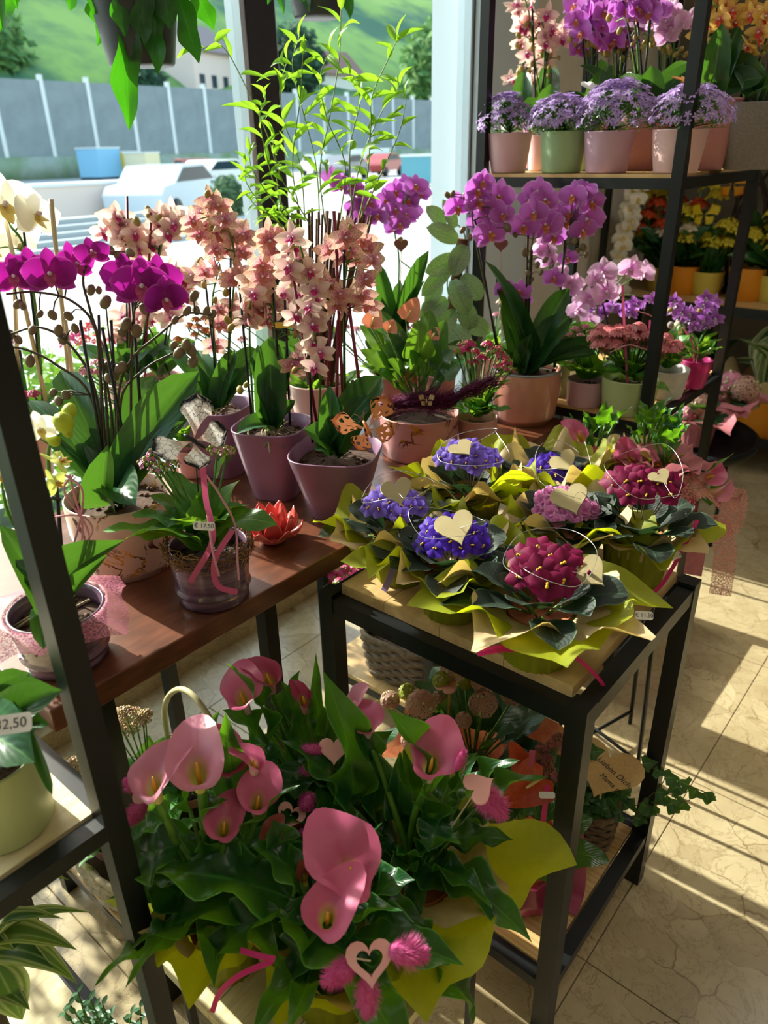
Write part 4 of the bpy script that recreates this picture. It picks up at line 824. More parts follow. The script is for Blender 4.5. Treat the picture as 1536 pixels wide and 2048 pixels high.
for tx, ty, to, wd in ((0, 760, 0, .06), (130, 780, .05, .06), (40, 820, -.05, .06), (20, 690, .06, .05)): leaf(o9, 'phal', bt, q(tx, ty, to), wd)
b, rt, rb, h = potpx(790, 820, TZ, 745, 80, 66); o10 = thing('potted_orchid', 'lilac orchid left of the silver vine, with two sprays against the pane', 'orchid', b); pot(o10, b, rt, rb, h, M_ROSE, 'plain', M_BARK); q = lambda x, y, o=0.0, b=b: dp(x, y, b, o); k = mpp(b); bt = V((b.x, b.y, TZ + h))
spray(o10, [q(795, 760), q(795, 640), q(798, 520), q(790, 455), q(815, 390)], cl(q, [(772, 398), (792, 382), (812, 372), (832, 372), (842, 385), (808, 402), (790, 420), (812, 430), (825, 425), (800, 447), (778, 425), (788, 455), (820, 398)], k, 'lilac', size=(40, 50)), bdq(q, [(800, 480)], k), 'lilac')
spray(o10, [q(825, 760), q(826, 660), q(835, 560), q(800, 520)], [], bdq(q, [(835, 540)], k), 'lilac')
spray(o10, [q(770, 760), q(760, 600), q(740, 480), q(690, 370)], cl(q, jit([(680, 365), (700, 390), (730, 420), (760, 440)], 14, 20), k, 'lilac', size=(38, 48)), bdq(q, [(706, 368)], k), 'lilac')
for tx, ty, to, wd in ((752, 520, .0, .06), (745, 580, -.03, .055), (800, 560, .05, .05), (858, 500, .02, .05), (850, 560, 0, .04), (730, 640, -.03, .06)): leaf(o10, 'phal', bt, q(tx, ty, to), wd)
hp = q(802, 492, -.03); ho = thing('heart_pick', 'small brown wooden heart on a pick beside the lilac sprays', 'ornament', hp); M_HW = plain('brown_wood', '8a5a48', .6, c2='7a4c3c', sc=60); ob('heart', heartmesh(0, .12).mesh('heart', M_HW, False), ho, face(hp, toview(hp), s=.021)); ob('pick', MB().tube([hp, q(800, 745)], .0012, 5).mesh('pick', M_TAN), ho)
hp = q(1002, 492, .05); ho = thing('heart_pick', 'brown wooden heart hung behind the lilac orchid stalks', 'ornament', hp); ob('heart', heartmesh(0, .12).mesh('heart', M_HW, False), ho, face(hp, toview(hp), s=.021)); ob('pick', MB().tube([hp, dp(1002, 740, hp)], .0012, 5).mesh('pick', M_TAN), ho)
# --- salmon pot orchid
b, rt, rb, h = potpx(1056, 852, TZ, 734, 134, 122); o11 = thing('potted_orchid', 'lilac orchid with broad leaves in large salmon glazed pot at the table end', 'orchid', b); pot(o11, b, rt, rb, h, M_SALM, 'foot', M_BARK, sub=.02); q = lambda x, y, o=0.0, b=b: dp(x, y, b, o); k = mpp(b); bt = V((b.x, b.y, TZ + h))
ob('rim_band', MB().lathe([(rt - .001, -.006), (rt + .0006, -.004), (rt + .0006, -.001), (rt - .003, .0012)], 40, c=bt).mesh('rim', M_GREYRIM), o11)
for tx, ty, to, wd in ((968, 520, .02, .05), (992, 555, .05, .06), (1138, 575, .0, .065), (1140, 632, -.03, .08), (1205, 690, .0, .055), (1192, 708, -.06, .05), (890, 690, .0, .035), (1063, 668, -.07, .045), (1200, 655, .05, .05), (1010, 600, .08, .07), (1020, 640, .0, .08)): leaf(o11, 'phal', bt + V((rnd(.02), rnd(.02), -.015)), q(tx, ty, to), wd, arch=.9)
st = dict(mat=plain('olive_stem', '5a5a34', .5), budmat=M_BUDB, kind='lilac')
lil = lambda L: [(q(x, y, rnd(.02)), d * 1.12 * k) for x, y, d in L]
spray(o11, [q(1005, 730), q(985, 640), q(955, 500), q(945, 420), q(965, 370)], lil([(915, 413, 50), (957, 402, 62), (998, 392, 56), (972, 440, 66), (980, 466, 60), (966, 363, 40), (990, 420, 50), (955, 380, 50), (1004, 430, 44)]), bdq(q, [(895, 390), (930, 392), (905, 388), (925, 460), (940, 475), (1015, 455)], k, 7), **st)
spray(o11, [q(1050, 735), q(1055, 620), q(1060, 520), q(1072, 440)], lil([(1088, 402, 56), (1068, 425, 50), (1048, 452, 56), (1092, 450, 62), (1108, 472, 50), (1076, 383, 50), (1060, 400, 44), (1110, 430, 50)]), bdq(q, [(1056, 545), (1075, 530), (1062, 560), (1060, 520), (1050, 505), (1082, 545), (1090, 520), (1030, 470)], k, 7), **st)
spray(o11, [q(1110, 735), q(1118, 600), q(1128, 520), q(1140, 450)], lil([(1146, 392, 50), (1170, 380, 46), (1140, 425, 50), (1175, 436, 60), (1182, 405, 50), (1130, 442, 48), (1165, 460, 50), (1136, 516, 36), (1108, 556, 42)]), bdq(q, [(1140, 482), (1155, 502), (1166, 495), (1172, 510), (1138, 465), (1150, 480)], k, 7), **st)
spray(o11, [q(1030, 735), q(1030, 660), q(1020, 600), q(1005, 575)], lil([(1007, 576, 40), (1040, 582, 44), (1046, 602, 36)]), [], **st)
for x0, x1, y1 in ((1000, 950, 440), (1048, 1056, 470), (1052, 1064, 500), (1108, 1130, 480)): stake(o11, q(x0, 735), q(x1, y1))
# --- silver vine on a coir pole
b = atz(895, 800, TZ) + V((0, .03, 0)); o12 = thing('potted_vine', 'silver splashed vine climbing a brown coir pole near the pane', 'vine', b); q = lambda x, y, o=0.0, b=b: dp(x, y, b, o); k = mpp(b); pot(o12, b, .05, .042, .08, M_ROSE, 'plain', M_SOIL)
ob('coir_pole', MB().tube(spline([q(888, 770), q(900, 640), q(925, 478)], 10), .016, 12).mesh('pole', plain('coir', '7a5238', .95, c2='4a3020', sc=160, bump=1)), o12)
for x, y, dx, dy, w_ in ((925, 520, -60, 20, .05), (915, 480, -50, -20, .045), (930, 490, -20, 50, .05), (905, 560, 25, 55, .055), (895, 600, -45, 30, .05), (925, 550, 30, 40, .05), (910, 620, -40, 60, .055), (900, 650, 30, 45, .06), (885, 640, -45, 40, .05), (900, 700, -20, 45, .05), (925, 640, 45, 20, .05), (870, 670, -30, 40, .045), (880, 560, -20, 45, .04), (920, 680, 20, 45, .05), (905, 530, -50, 50, .04), (890, 450, -30, -30, .035), (910, 455, -20, -45, .03), (925, 600, 15, 50, .05), (880, 610, -30, 10, .045), (915, 655, 5, 50, .06)):
    leaf(o12, 'sci', q(x, y, -.015), q(x + dx * 1.25, y + dy * 1.25, -.045 - R.random() * .03), w_ * 1.2, up=toview(b), arch=.7)
wire(o12, [q(885, 760), q(905, 640), q(895, 560), q(930, 480), q(905, 440), q(880, 430)], .002, M_STEMG, 'vine_stem')
# --- anthurium
b, rt, rb, h = potpx(842, 925, TZ, 822, 158, 146); o13 = thing('potted_anthurium', 'salmon anthurium with purple pampas in pink pot with gold cracks', 'anthurium', b); pot(o13, b, rt, rb, h, M_CRKP, 'plain', M_SOIL); q = lambda x, y, o=0.0, b=b: dp(x, y, b, o); k = mpp(b); bt = V((b.x, b.y, TZ + h))
M_SPA = plain('salmon_spathe', 'e08a6c', .3, .3, c2='e8a488', sc=20, tcol='f08a60')
for tx, ty, to, wd in ((835, 640, -.05, .07), (870, 655, .0, .07), (770, 665, .03, .07), (720, 700, -.02, .065), (905, 700, .0, .07), (800, 745, -.07, .06), (745, 740, -.05, .05), (930, 720, .03, .06), (760, 620, .08, .06), (860, 740, -.06, .07), (890, 640, .1, .06), (730, 680, .08, .06), (820, 700, -.05, .06), (790, 775, -.05, .05), (880, 770, -.05, .055), (845, 790, -.07, .05), (775, 720, -.06, .06), (900, 745, -.04, .06), (840, 720, .05, .07), (800, 660, .05, .07), (860, 620, .08, .07), (720, 650, .05, .06)):
    p = q(tx, ty, to); m_ = bt.lerp(p, .55) + V((0, 0, .02)); leaf(o13, 'anth', m_, p, wd * 1.15, arch=.8); stake(o13, bt, m_ + (p - m_) * .1, M_STEMG, .002, 'leaf_stalk')
for x, y, s, dx, dy in ((742, 655, .055, 10, -38), (812, 640, .06, 18, -35), (775, 665, .045, 10, -20), (862, 680, .035, 10, -20), (500 + 330, 745, .04, -20, 25)):
    p = q(x, y, -.02); e = q(x + dx, y + dy, .01); key = 'spathe'
    if key not in _lm: _lm[key] = MB().grid(lambda a, t: (t - .16 * abs(a * 2 - 1) * (1 - t) ** 4, (a * 2 - 1) * .5 * (1.15 * (1 - t) ** .6 * (1 - (1 - min(1, t * 7)) ** 2 * .7) if t < 1 else 0), .3 * abs(a * 2 - 1) * (1 - t)), 6, 10).mesh('spathe', M_SPA)
    x_ = (e - p); L = max(x_.length, s * .7); x_.normalize(); y_ = toview(p).cross(x_).normalized(); z_ = x_.cross(y_); o = ob('spathe', _lm[key], o13, frame(p, x_ * L * 1.3, y_ * s * .9, z_ * L)); stake(o13, bt, p, M_STEMG, .002, 'flower_stalk'); ob('spadix', MB().tube([p, p + x_ * L * .35 + z_ * L * .35], [.0035, .002], 6).mesh('spadix', plain('spadix_cream', 'e8d08a', .6)), o13)
M_PAMP = plain('purple_pampas', '5c1642', .8, .2, c2='7c2458', sc=60)
t = MB(); qq = random.Random(5)
for (x0, y0), (x1, y1), n_ in (((780, 812), (865, 790), 1500), ((850, 815), (990, 760), 2200), ((915, 808), (770, 806), 1500)):
    A, B = q(x0, y0, -.07), q(x1, y1, -.07)
    for i in range(n_):
        s = qq.random(); p = A.lerp(B, s) + V((qq.gauss(0, .007), qq.gauss(0, .007), qq.gauss(-.002, .008))); d = (B - A).normalized(); e = p + d * qq.uniform(.01, .035) + V((qq.uniform(-1, 1), qq.uniform(-1, 1), qq.uniform(-.7, 1))) * .02; w_ = d.cross(V((qq.uniform(-1, 1), qq.uniform(-1, 1), 1))).normalized() * .0009; t.add([p - w_, p + w_, e], [(0, 1, 2)])
tag(ob('pampas_plume', t.mesh('pampas', M_PAMP), o13), kind='stuff')
bfp = q(853, 801, -.09); bf = thing('butterfly_pick', 'small pale wood butterfly on the pink pot of the anthurium', 'butterfly', bfp); butterfly(bf, bfp, toview(bt), (0, 0, 1), .022, M_BWOOD, M_TAN); ob('pick', MB().tube([bfp, bfp - V((0, 0, .03)) + HD * .02], .0008, 5).mesh('pick', M_TAN), bf)
# --- pink kalanchoe
def kalan(label, b, rt, rb, h, pm, q, k, heads, leaves, fm, bm, zt, nleaf=12, L=.07, kind='plain', open_=.6, r=.014, cat='kalanchoe', hn=30, d=.006, name='potted_kalanchoe'):
    t = thing(name, label, cat, b); bt = V((b[0], b[1], zt))
    if pm: pot(t, b, rt, rb, h, pm, kind, M_SOIL)
    for tx, ty, to, wd in leaves: leaf(t, 'kal', bt + V((rnd(.015), rnd(.015), 0)), q(tx, ty, to), wd)
    crown(t, bt, 'kal', nleaf, L, .045, (.1, 1.1))
    for x, y in heads: p = q(x, y, rnd(.03)); cluster(t, p, r * R.uniform(.8, 1.2), fm, bm, hn, d, open_=open_); stake(t, bt, p - V((0, 0, .005)), M_STEMG, .0018, 'flower_stalk')
    return t
M_PKK = plain('magenta_floret', 'd02c78', .5, .25); M_PKL = plain('light_pink_floret', 'e69ab4', .5, .3)
b, rt, rb, h = potpx(955, 905, TZ, 832, 82, 64); q = lambda x, y, o=0.0, b=b: dp(x, y, b, o); k = mpp(b)
kalan('pink kalanchoe in small plain rose pot between anthurium and salmon pot', b, rt, rb, h, M_ROSE, q, k, [(915, 705), (938, 688), (985, 705), (1002, 712), (1020, 740), (930, 700), (950, 705), (945, 725), (940, 690), (965, 715), (1000, 735), (995, 700), (1010, 715), (975, 690), (1015, 725), (925, 690)], [(1035, 735, -.02, .05), (1022, 760, -.04, .06), (915, 760, .0, .05), (990, 815, -.07, .07), (940, 790, -.06, .06), (1010, 790, -.03, .05)], M_PKK, M_GNB, TZ + h, L=.08)
# --- willow plant with bundles of sticks
b, rt, rb, h = potpx(638, 868, TZ, 762, 112, 90); o14 = thing('potted_willow', 'tall bright green willow leaved plant with stick bundles in blush pot', 'plant', b); pot(o14, b, rt, rb, h, M_CREAM, 'plain', M_SOIL); q = lambda x, y, o=0.0, b=b: dp(x, y, b, o); k = mpp(b); M_STK = plain('brown_stick', '6a3c24', .8, c2='4a2a1a', sc=80)
for gx, gy, n_ in ((590, 420, 6), (610, 425, 4), (645, 430, 6), (690, 425, 5), (725, 428, 6), (740, 435, 4), (665, 440, 4)):
    for i in range(n_): x = gx + rnd(14); bx_ = 640 + (x - 665) * .3; ob('stick', MB().tube([q(bx_, 770, rnd(.02)), q(x, gy + rnd(9), rnd(.03) + .0)], .0032, 5).mesh('stick', M_STK), o14)
def twig(px, n, L=.07, wd=.014, r=.0018, dirs=None):
    P = spline([q(x, y, o) for x, y, o in px], 8); ob('twig', MB().tube(P, [r, r * .5], 5).mesh('twig', plain('twig_green', '6f8a34', .5)), o14)
    for i in range(n):
        t = (.12 + .88 * (i + .5) / n) if n > 1 else 1; p = P[min(len(P) - 1, int(t * (len(P) - 1)))]; a = i * 2.4 + rnd(.5); l = L * R.uniform(.6, 1.15); d = RT * math.cos(a) + HD * math.sin(a) * .5 + V((0, 0, R.uniform(-.5, .8))); leaf(o14, 'wil', p, p + d.normalized() * l, wd * R.uniform(.8, 1.2), up=toview(b) + V((rnd(.8), rnd(.8), .5)))
    leaf(o14, 'wil', P[-1], P[-1] + (P[-1] - P[-3]).normalized() * L * .7, wd)
twig([(650, 450, 0), (640, 340, 0), (660, 230, 0), (678, 120, 0), (682, 20, 0)], 13, .085, .017)
twig([(640, 450, 0), (632, 330, .02), (605, 220, .02), (585, 130, 0), (598, 75, 0)], 13, .07, .014)
twig([(600, 430, 0), (585, 330, -.02), (600, 200, -.02), (606, 110, -.02)], 9, .06, .013)
twig([(720, 430, 0), (735, 350, .02), (742, 250, 0), (745, 190, 0), (785, 100, 0), (795, 75, 0)], 16, .07, .016)
twig([(700, 440, 0), (720, 330, 0), (760, 230, .02), (800, 170, 0)], 8, .07, .016)
twig([(600, 460, -.03), (560, 400, -.03), (535, 320, -.03), (520, 240, -.03), (530, 200, -.03)], 16, .055, .012)
twig([(600, 470, -.03), (545, 400, -.04), (505, 340, -.04), (498, 300, -.04)], 12, .045, .011)
twig([(590, 470, -.02), (540, 430, -.05), (495, 370, -.05), (490, 330, -.05)], 14, .04, .010)
twig([(590, 470, 0), (560, 420, 0), (545, 300, 0), (480, 150, 0), (440, 90, 0), (400, 100, 0)], 10, .08, .016)
twig([(600, 460, 0), (570, 440, -.02), (548, 420, -.03), (525, 440, -.03)], 8, .035, .009)
twig([(610, 440, 0), (600, 330, .02), (570, 250, .02), (560, 180, .02), (575, 120, .02)], 11, .07, .015)
twig([(680, 440, 0), (690, 330, -.02), (655, 240, -.02), (640, 160, 0), (660, 100, 0)], 11, .075, .015)
twig([(720, 440, 0), (770, 330, 0), (800, 260, 0), (812, 200, 0)], 8, .065, .014)
twig([(705, 440, .0), (700, 300, .0), (720, 200, 0), (700, 150, 0)], 9, .07, .015)
twig([(585, 480, -.03), (550, 440, -.05), (510, 410, -.05), (500, 395, -.05)], 12, .035, .009)
twig([(620, 450, -.02), (590, 400, -.03), (560, 350, -.03), (545, 280, -.02)], 12, .05, .011)
# --- low fillers along the pane
for n_, (x, y, lab, fm, kind) in enumerate(((20, 930, 'deep pink kalanchoe in sun at the pane by the left edge', M_PKK, 'kal'), (395, 800, 'green plant with orange blooms at the pane behind the vases', plain('orange_floret', 'e07a44', .5, .3), 'kal'), (190, 880, 'small pink flowering pot at the pane behind the big cream pot', M_PKL, 'kal'), (505, 800, 'leafy green pot at the pane by the dark window post', M_PKL, 'kal'), (720, 800, 'pink flowering pot at the pane between the crimson stakes and lilac orchid', M_PKL, 'kal'), (850, 790, 'small pink kalanchoe at the pane left of the silver vine', M_PKK, 'kal'), (985, 760, 'pale pink flowering pot behind the salmon pot', M_PKL, 'kal'))):
    b, rt, rb, h = potpx(x, y, TZ, y - 62, 74, 60)
    if b.y > 1.44: b.y = 1.43
    q = lambda x, y, o=0.0, b=b: dp(x, y, b, o)
    kalan(lab, b, .045, .038, .07, M_ROSE, q, mpp(b), jit([(x - 45, y - 130), (x + 45, y - 150)], 8 if n_ != 3 else 2, 22), [], fm, M_GNB, TZ + .07, 14, .09, open_=.8)
# ================================================================ african violets on the oak table
VZ = .856
VP_ = dict(wine=petalmat('violet_wine', '2c0418', '700a3a', '7e1046', trans=.22, tcol='a81450'), violet=petalmat('violet_violet', '38208a', '7a5ecc', '9078de', trans=.35, tcol='7a5ad8'), deep=petalmat('violet_deep', '1a0a58', '4420a8', '5830c0', trans=.25, tcol='5a28d0'), pinkd=petalmat('violet_pink', 'c85aa0', 'd070b4', 'e09acc', edge='f0c8e0', trans=.35, tcol='e070b8'))
def violetflower(kind):
    key = ('violet', kind)
    if key in _fm: return _fm[key]
    m = MB()
    for ring in range(3 if kind == 'pinkd' else 1):
        for i in range(5): petal(m, i * 1.2566 + .3 + ring * .6, 1.0 - ring * .28, 1.02 - ring * .15, 0, .02 + ring * .35, n=4, z0=.02 * i + ring * .08)
    if kind != 'pinkd': m.ell((0, .08, .13), (.10, .13, .10), 6, 4, 1); m.ell((0, -.1, .12), (.09, .09, .1), 6, 4, 1)
    _fm[key] = m.mesh('violet_flower', [VP_[kind], M_YEL]); return _fm[key]
M_GLIT = plain('gold_glitter', 'a8925c', .4, c2='efe2b0', sc=700, metal=.4, bump=1.2)
def violet(label, px, py, z, cx, cy, kind, fr, heart=None, seed=1, n=14, rp=.058, h=.085, fl=.078, rise=.03, ribb=None, rot=0.5, bk=.045, dfl=.032, paper=(None, None), pz=0.0):
    b = atz(px, py, z) + HD * bk; b.z = z; q = lambda x, y, o=0.0: dp(x, y, b, o); k = mpp(b); t = thing('african_violet', label, 'african violet', b); rr = random.Random(seed)
    fl *= .85; wrap(t, b, rp * .86, rp, h * .98, fl, rise, paper[0] or M_LIME, rot, seed, 'lime_paper'); wrap(t, b + V((0, 0, .002)), rp * .8, rp * .97, h, fl * .8, rise * .95, paper[1] or M_KRAFT, rot + .75, seed + 50, 'kraft_paper', f0=.7)
    ob('flower_pot', MB().lathe([(0, .001), (rp * .7, .001), (rp * .85, h), (rp * .8, h), (rp * .78, h - .01), (0, h - .012)], 24, c=b).mesh('pot', plain('terracotta', 'a8603c', .8)), t)
    c = V((b.x, b.y, z + h))
    for i in range(15):
        a = i * 2.39996 + rr.uniform(-.2, .2); ring = i / 15; e = .85 - ring * .75; L = .058 + .05 * ring; d = V((math.cos(a) * math.cos(e), math.sin(a) * math.cos(e), math.sin(e)))
        s0 = c + V((math.cos(a), math.sin(a), 0)) * .012; s1 = s0 + d * L * .45; leaf(t, 'vio', s1, s1 + d * L * .95 + V((0, 0, -.012 * ring)), .07 + .014 * rr.random(), q=rr, arch=.9)
        if i % 2 == 0: stake(t, s0 - V((0, 0, .01)), s1 + d * .004, M_STEMG, .0022, 'leaf_stalk')
    C_ = q(cx, cy, pz)
    for i in range(n):
        kk = (i + .5) / n; a = i * 2.39996; p = C_ + V((math.cos(a) * math.sqrt(kk) * fr, math.sin(a) * math.sqrt(kk) * fr, .02 * (1 - kk) - .004 + rr.uniform(-.007, .007)))
        nn = (V((math.cos(a) * kk, math.sin(a) * kk, .75)) + toview(p) * 1.1).normalized(); ob('flower', violetflower(kind), t, face(p, nn, s=dfl / 2 * rr.uniform(.8, 1.1), roll=rr.random() * 6))
        if i % 3 == 0: stake(t, c, p - nn * .003, plain('violet_stalk', '6a5a48', .6), .001, 'flower_stalk')
    for i in range(3): p = C_ + V((rr.uniform(-1, 1) * fr * 1.1, rr.uniform(-1, 1) * fr * 1.1, .008)); ob('bud', budmesh(VP_[kind]), t, face(p, (0, 0, 1), s=.004))
    if heart:
        hx, hy, hs, hroll, tilt = heart; p = q(hx, hy, -.03); nn = (toview(p) * tilt + V((0, 0, 1 - tilt))).normalized()
        ho = thing('glitter_heart', 'gold glitter heart on the ' + label.replace('african violet', 'violet').replace(',', '').replace(' of the oak table', '').replace(' by the pink gold cracked pot', ' of the table').replace(' by the salmon pot', ' near the salmon pot'), 'ornament', p); M = face(p, nn, (-.2, .1, 1), s=hs * k, roll=hroll)
        ob('heart', heartmesh(0, .14).mesh('heart', M_GLIT, False), ho, M)
        P = [p]; 
        for i in range(7): a = i * 1.1 + seed; P.append(C_ + V((math.cos(a) * (fr + rr.uniform(-.015, .035)), math.sin(a) * (fr + rr.uniform(-.015, .035)), .012 + rr.uniform(-.01, .04))))
        wire(ho, P, .0005, M_SILV, 'wire')
    return t, b, q, k, c
v1 = violet('wine red african violet, front of the oak table', 1082, 1342, VZ, 1092, 1135, 'wine', .062, (1182, 1148, 38, .55, .6), 3, 14, rp=.062, h=.09, fl=.13, rot=.08, rise=.035, dfl=.05)
t, b, q, k, c = v1
ribbon(t, [q(1000, 1262, -.05), q(1050, 1290, -.085), q(1120, 1296, -.085), q(1170, 1330, -.075), q(1205, 1368, -.06), q(1212, 1398, -.05)], .006, M_HOTP); ribbon(t, [q(955, 1308, -.09), q(1000, 1300, -.09), q(1060, 1298, -.09), q(1110, 1294, -.087)], .008, M_HOTP); ribbon(t, [q(958, 1302, -.09), q(1010, 1292, -.092), q(1100, 1292, -.09)], .005, M_HOTP)
pricetag(t, q(1288, 1231, -.03), V((-.5, -.6, .6)), V((.3, .1, 1)), '€ 11.50', .03, .013)
violet('deep violet african violet, middle of the oak table left of the wine one', 908, 1248, VZ, 905, 1072, 'deep', .055, (912, 1058, 40, .05, .7), 11, 24, rp=.058, h=.085, fl=.1, rot=.1, rise=.05, dfl=.041)
t, b, q, k, c = violet('pale violet african violet, left end of the oak table', 805, 1175, VZ, 790, 1006, 'violet', .052, (795, 985, 32, -.05, .7), 17, 24, rp=.056, h=.083, fl=.125, rot=.35, rise=.05, dfl=.041)
ribbon(t, [q(790, 1120, -.07), q(782, 1150, -.075), q(768, 1182, -.075)], .012, plain('lavender_ribbon', '9a86c0', .5, .3))
t, b, q, k, c = violet('dark wine african violet, right corner of the oak table', 1280, 1180, VZ, 1285, 968, 'wine', .06, (1322, 955, 22, .2, .4), 23, 20, rp=.06, h=.09, fl=.075, rise=.03, rot=.2, dfl=.047)
ribbon(t, [q(1395, 1040, -.05), q(1370, 1090, -.06), q(1330, 1160, -.06), q(1300, 1192, -.06)], .007, M_HOTP); pricetag(t, q(1352, 1112, -.065), V((-.5, -.7, .4)), V((-.1, .1, 1)), '€ 11.50', .022, .011)
violet('double pink african violet, centre of the oak table', 1140, 1165, VZ, 1128, 1010, 'pinkd', .055, (1142, 1001, 38, .1, .6), 29, 26, rot=.7, fl=.1, dfl=.036, rise=.05)
violet('light violet african violet, back of the oak table by the pink gold cracked pot', 945, 1085, VZ, 935, 912, 'violet', .062, (925, 898, 26, .1, .35), 31, 24, rot=.5, fl=.11, bk=.05, dfl=.036, rise=.06)
violet('deep violet african violet, back of the oak table by the salmon pot', 1090, 1070, VZ, 1110, 935, 'deep', .055, (1130, 925, 28, .4, .6), 37, 20, rot=.9, fl=.11, bk=.06, dfl=.036, rise=.07)
# ================================================================ calla lilies
def calla(label, b, z, h, rp, flowers, leaves, nrand, Lr=(.14, .24), seed=0, flare=.09, papers=None, rot=.6, rise=.02, spread=(.15, 1.2), ks=.7, group=None, inner=True):
    b = V((b[0], b[1], z)); t = thing('potted_calla', label, 'calla lily', b, group); q = lambda x, y, o=0.0: dp(x, y, b, o); k = mpp(b); rr = random.Random(seed); c = V((b.x, b.y, z + h))
    p0, p1 = papers or (M_LIME, M_KRAFT)
    if rp: wrap(t, b, rp * .86, rp, h * .98, flare, rise, p0, rot, seed, 'outer_paper'); 
    if rp and inner: wrap(t, b + V((0, 0, .002)), rp * .8, rp * .96, h, flare * .6, rise * 1.2, p1, rot + .75, seed + 9, 'inner_paper', f0=.7)
    ob('flower_pot', MB().lathe([(0, .001), (rp * .7, .001), (rp * .85, h - .004), (rp * .8, h - .004), (rp * .78, h - .014), (0, h - .015)], 24, c=b).mesh('pot', plain('terracotta', 'a8603c', .8)), t)
    for (x, y, off, s, aim, kind, closed) in flowers:
        p = q(x, y, off); base = c + V((rr.uniform(-.02, .02), rr.uniform(-.02, .02), -.01)); tl = ((p - base).normalized() + V((0, 0, .6))).normalized()
        callaflower(t, p, s * k * ks, RT * aim[0] - HD * aim[1] + V((0, 0, aim[2] if len(aim) > 2 else 0)), base, kind, closed, tilt=tl)
    for (x0, y0, o0, x1, y1, o1, wd) in leaves:
        leaf(t, 'calla', q(x0, y0, o0), q(x1, y1, o1), wd, q=rr); stake(t, c, q(x0, y0, o0), M_STEMG, .003, 'leaf_stalk')
    for i in range(nrand):
        a = i * 2.39996 + rr.uniform(-.3, .3); e = rr.uniform(*spread); L = rr.uniform(*Lr) * (1.15 - .3 * math.sin(e)); d = V((math.cos(a) * math.cos(e), math.sin(a) * math.cos(e), math.sin(e)))
        s0 = c + V((math.cos(a), math.sin(a), 0)) * .02 + V((0, 0, .02 + .05 * rr.random())); s1 = s0 + d * L; s1.z -= L * .25 * math.cos(e)
        leaf(t, 'calla', s0 + d * .02, s1, L * rr.uniform(.28, .4), q=rr); stake(t, c, s0 + d * .03, M_STEMG, .003, 'leaf_stalk')
    return t, q, k, c
M_TUFT = plain('pink_grass', 'd8509a', .8, .3, c2='e878b4', sc=200); M_HPINK = plain('pale_pink_wood', 'e6a8a0', .5); 
def heartpick(label, t_q, hx, hy, size, hole, tufts, roll=0, tilt=.8, foot=None, dz=0, d=-.05):
    q, k = t_q; p = q(hx, hy, d); o = thing('heart_pick', label, 'ornament', p); nn = (toview(p) * tilt + V((0, 0, 1 - tilt))).normalized()
    ob('heart', heartmesh(hole, .12).mesh('heart', M_HPINK, False), o, face(p, nn, s=size * k, roll=roll))
    for x0, y0, x1, y1, r in tufts: tuft(o, q(x0, y0, d + .005), q(x1, y1, d + .005), r * k, M_TUFT)
    f = foot or q(hx, hy + 130, .03); ob('pick', MB().tube([p + HD * .004, f], .0012, 5).mesh('pick', M_TAN), o); return o
bq = lambda x, y, X, Y: None
cA = V((.46, .515, 0)); cB = V((.648, .495, 0)); cC = V((.40, .69, 0)); cD = V((.62, .69, 0))
L = lambda *a: a
t, q, k, c = calla('calla lily with big pink double bloom in lime paper, front of the low bench', cA, BZ, .1, .062,
    [(697, 1785, -.04, 165, (.35, .5, 0), 'pink', False), (655, 1852, -.08, 125, (-.45, .8, .3), 'pink', False), (612, 1770, .02, 60, (0, 1), 'bud', True), (1075 - 380, 1905, -.03, 44, (.6, .5), 'bud', True)],
    [(520, 1800, 0, 262, 1898, -.03, .08), (560, 1820, -.03, 412, 1942, -.05, .06), (590, 1800, 0, 262, 1745, .02, .11), (640, 1850, -.04, 585, 1985, -.06, .05), (560, 1830, -.02, 760, 1960, -.06, .1), (770, 1860, 0, 948, 2048, -.03, .07), (720, 1800, .02, 850, 1850, -.02, .06), (700, 1820, -.02, 690, 1890, -.04, .03), (720, 1770, .03, 765, 1645, .03, .05), (740, 1790, .02, 830, 1760, .0, .06), (790, 1900, -.02, 900, 1930, -.04, .06), (600, 1760, .02, 500, 1690, .02, .09), (560, 1700, .04, 545, 1640, .05, .06), (700, 1930, -.02, 560, 2010, -.05, .07)],
    16, (.13, .2), 5, .05, rot=.6, rise=.03)
M_LIMEP = M_LIME
ribbon(t, [q(480, 1900, -.07), q(520, 1912, -.085), q(550, 1918, -.09)], .007, M_HOTP); ribbon(t, [q(545, 1922, -.09), q(480, 1950, -.1), q(440, 1985, -.1), q(424, 2025, -.09)], .007, M_HOTP)
heartpick('large hollow pink heart with three fluffy pink tufts at the front of the low bench', (q, k), 740, 1928, 40, .56, [(700, 1935, 648, 1965, 17), (735, 1955, 735, 2028, 18), (780, 1900, 855, 1912, 22), (705, 1930, 670, 1950, 17)], .05, .95, c, d=-.13)
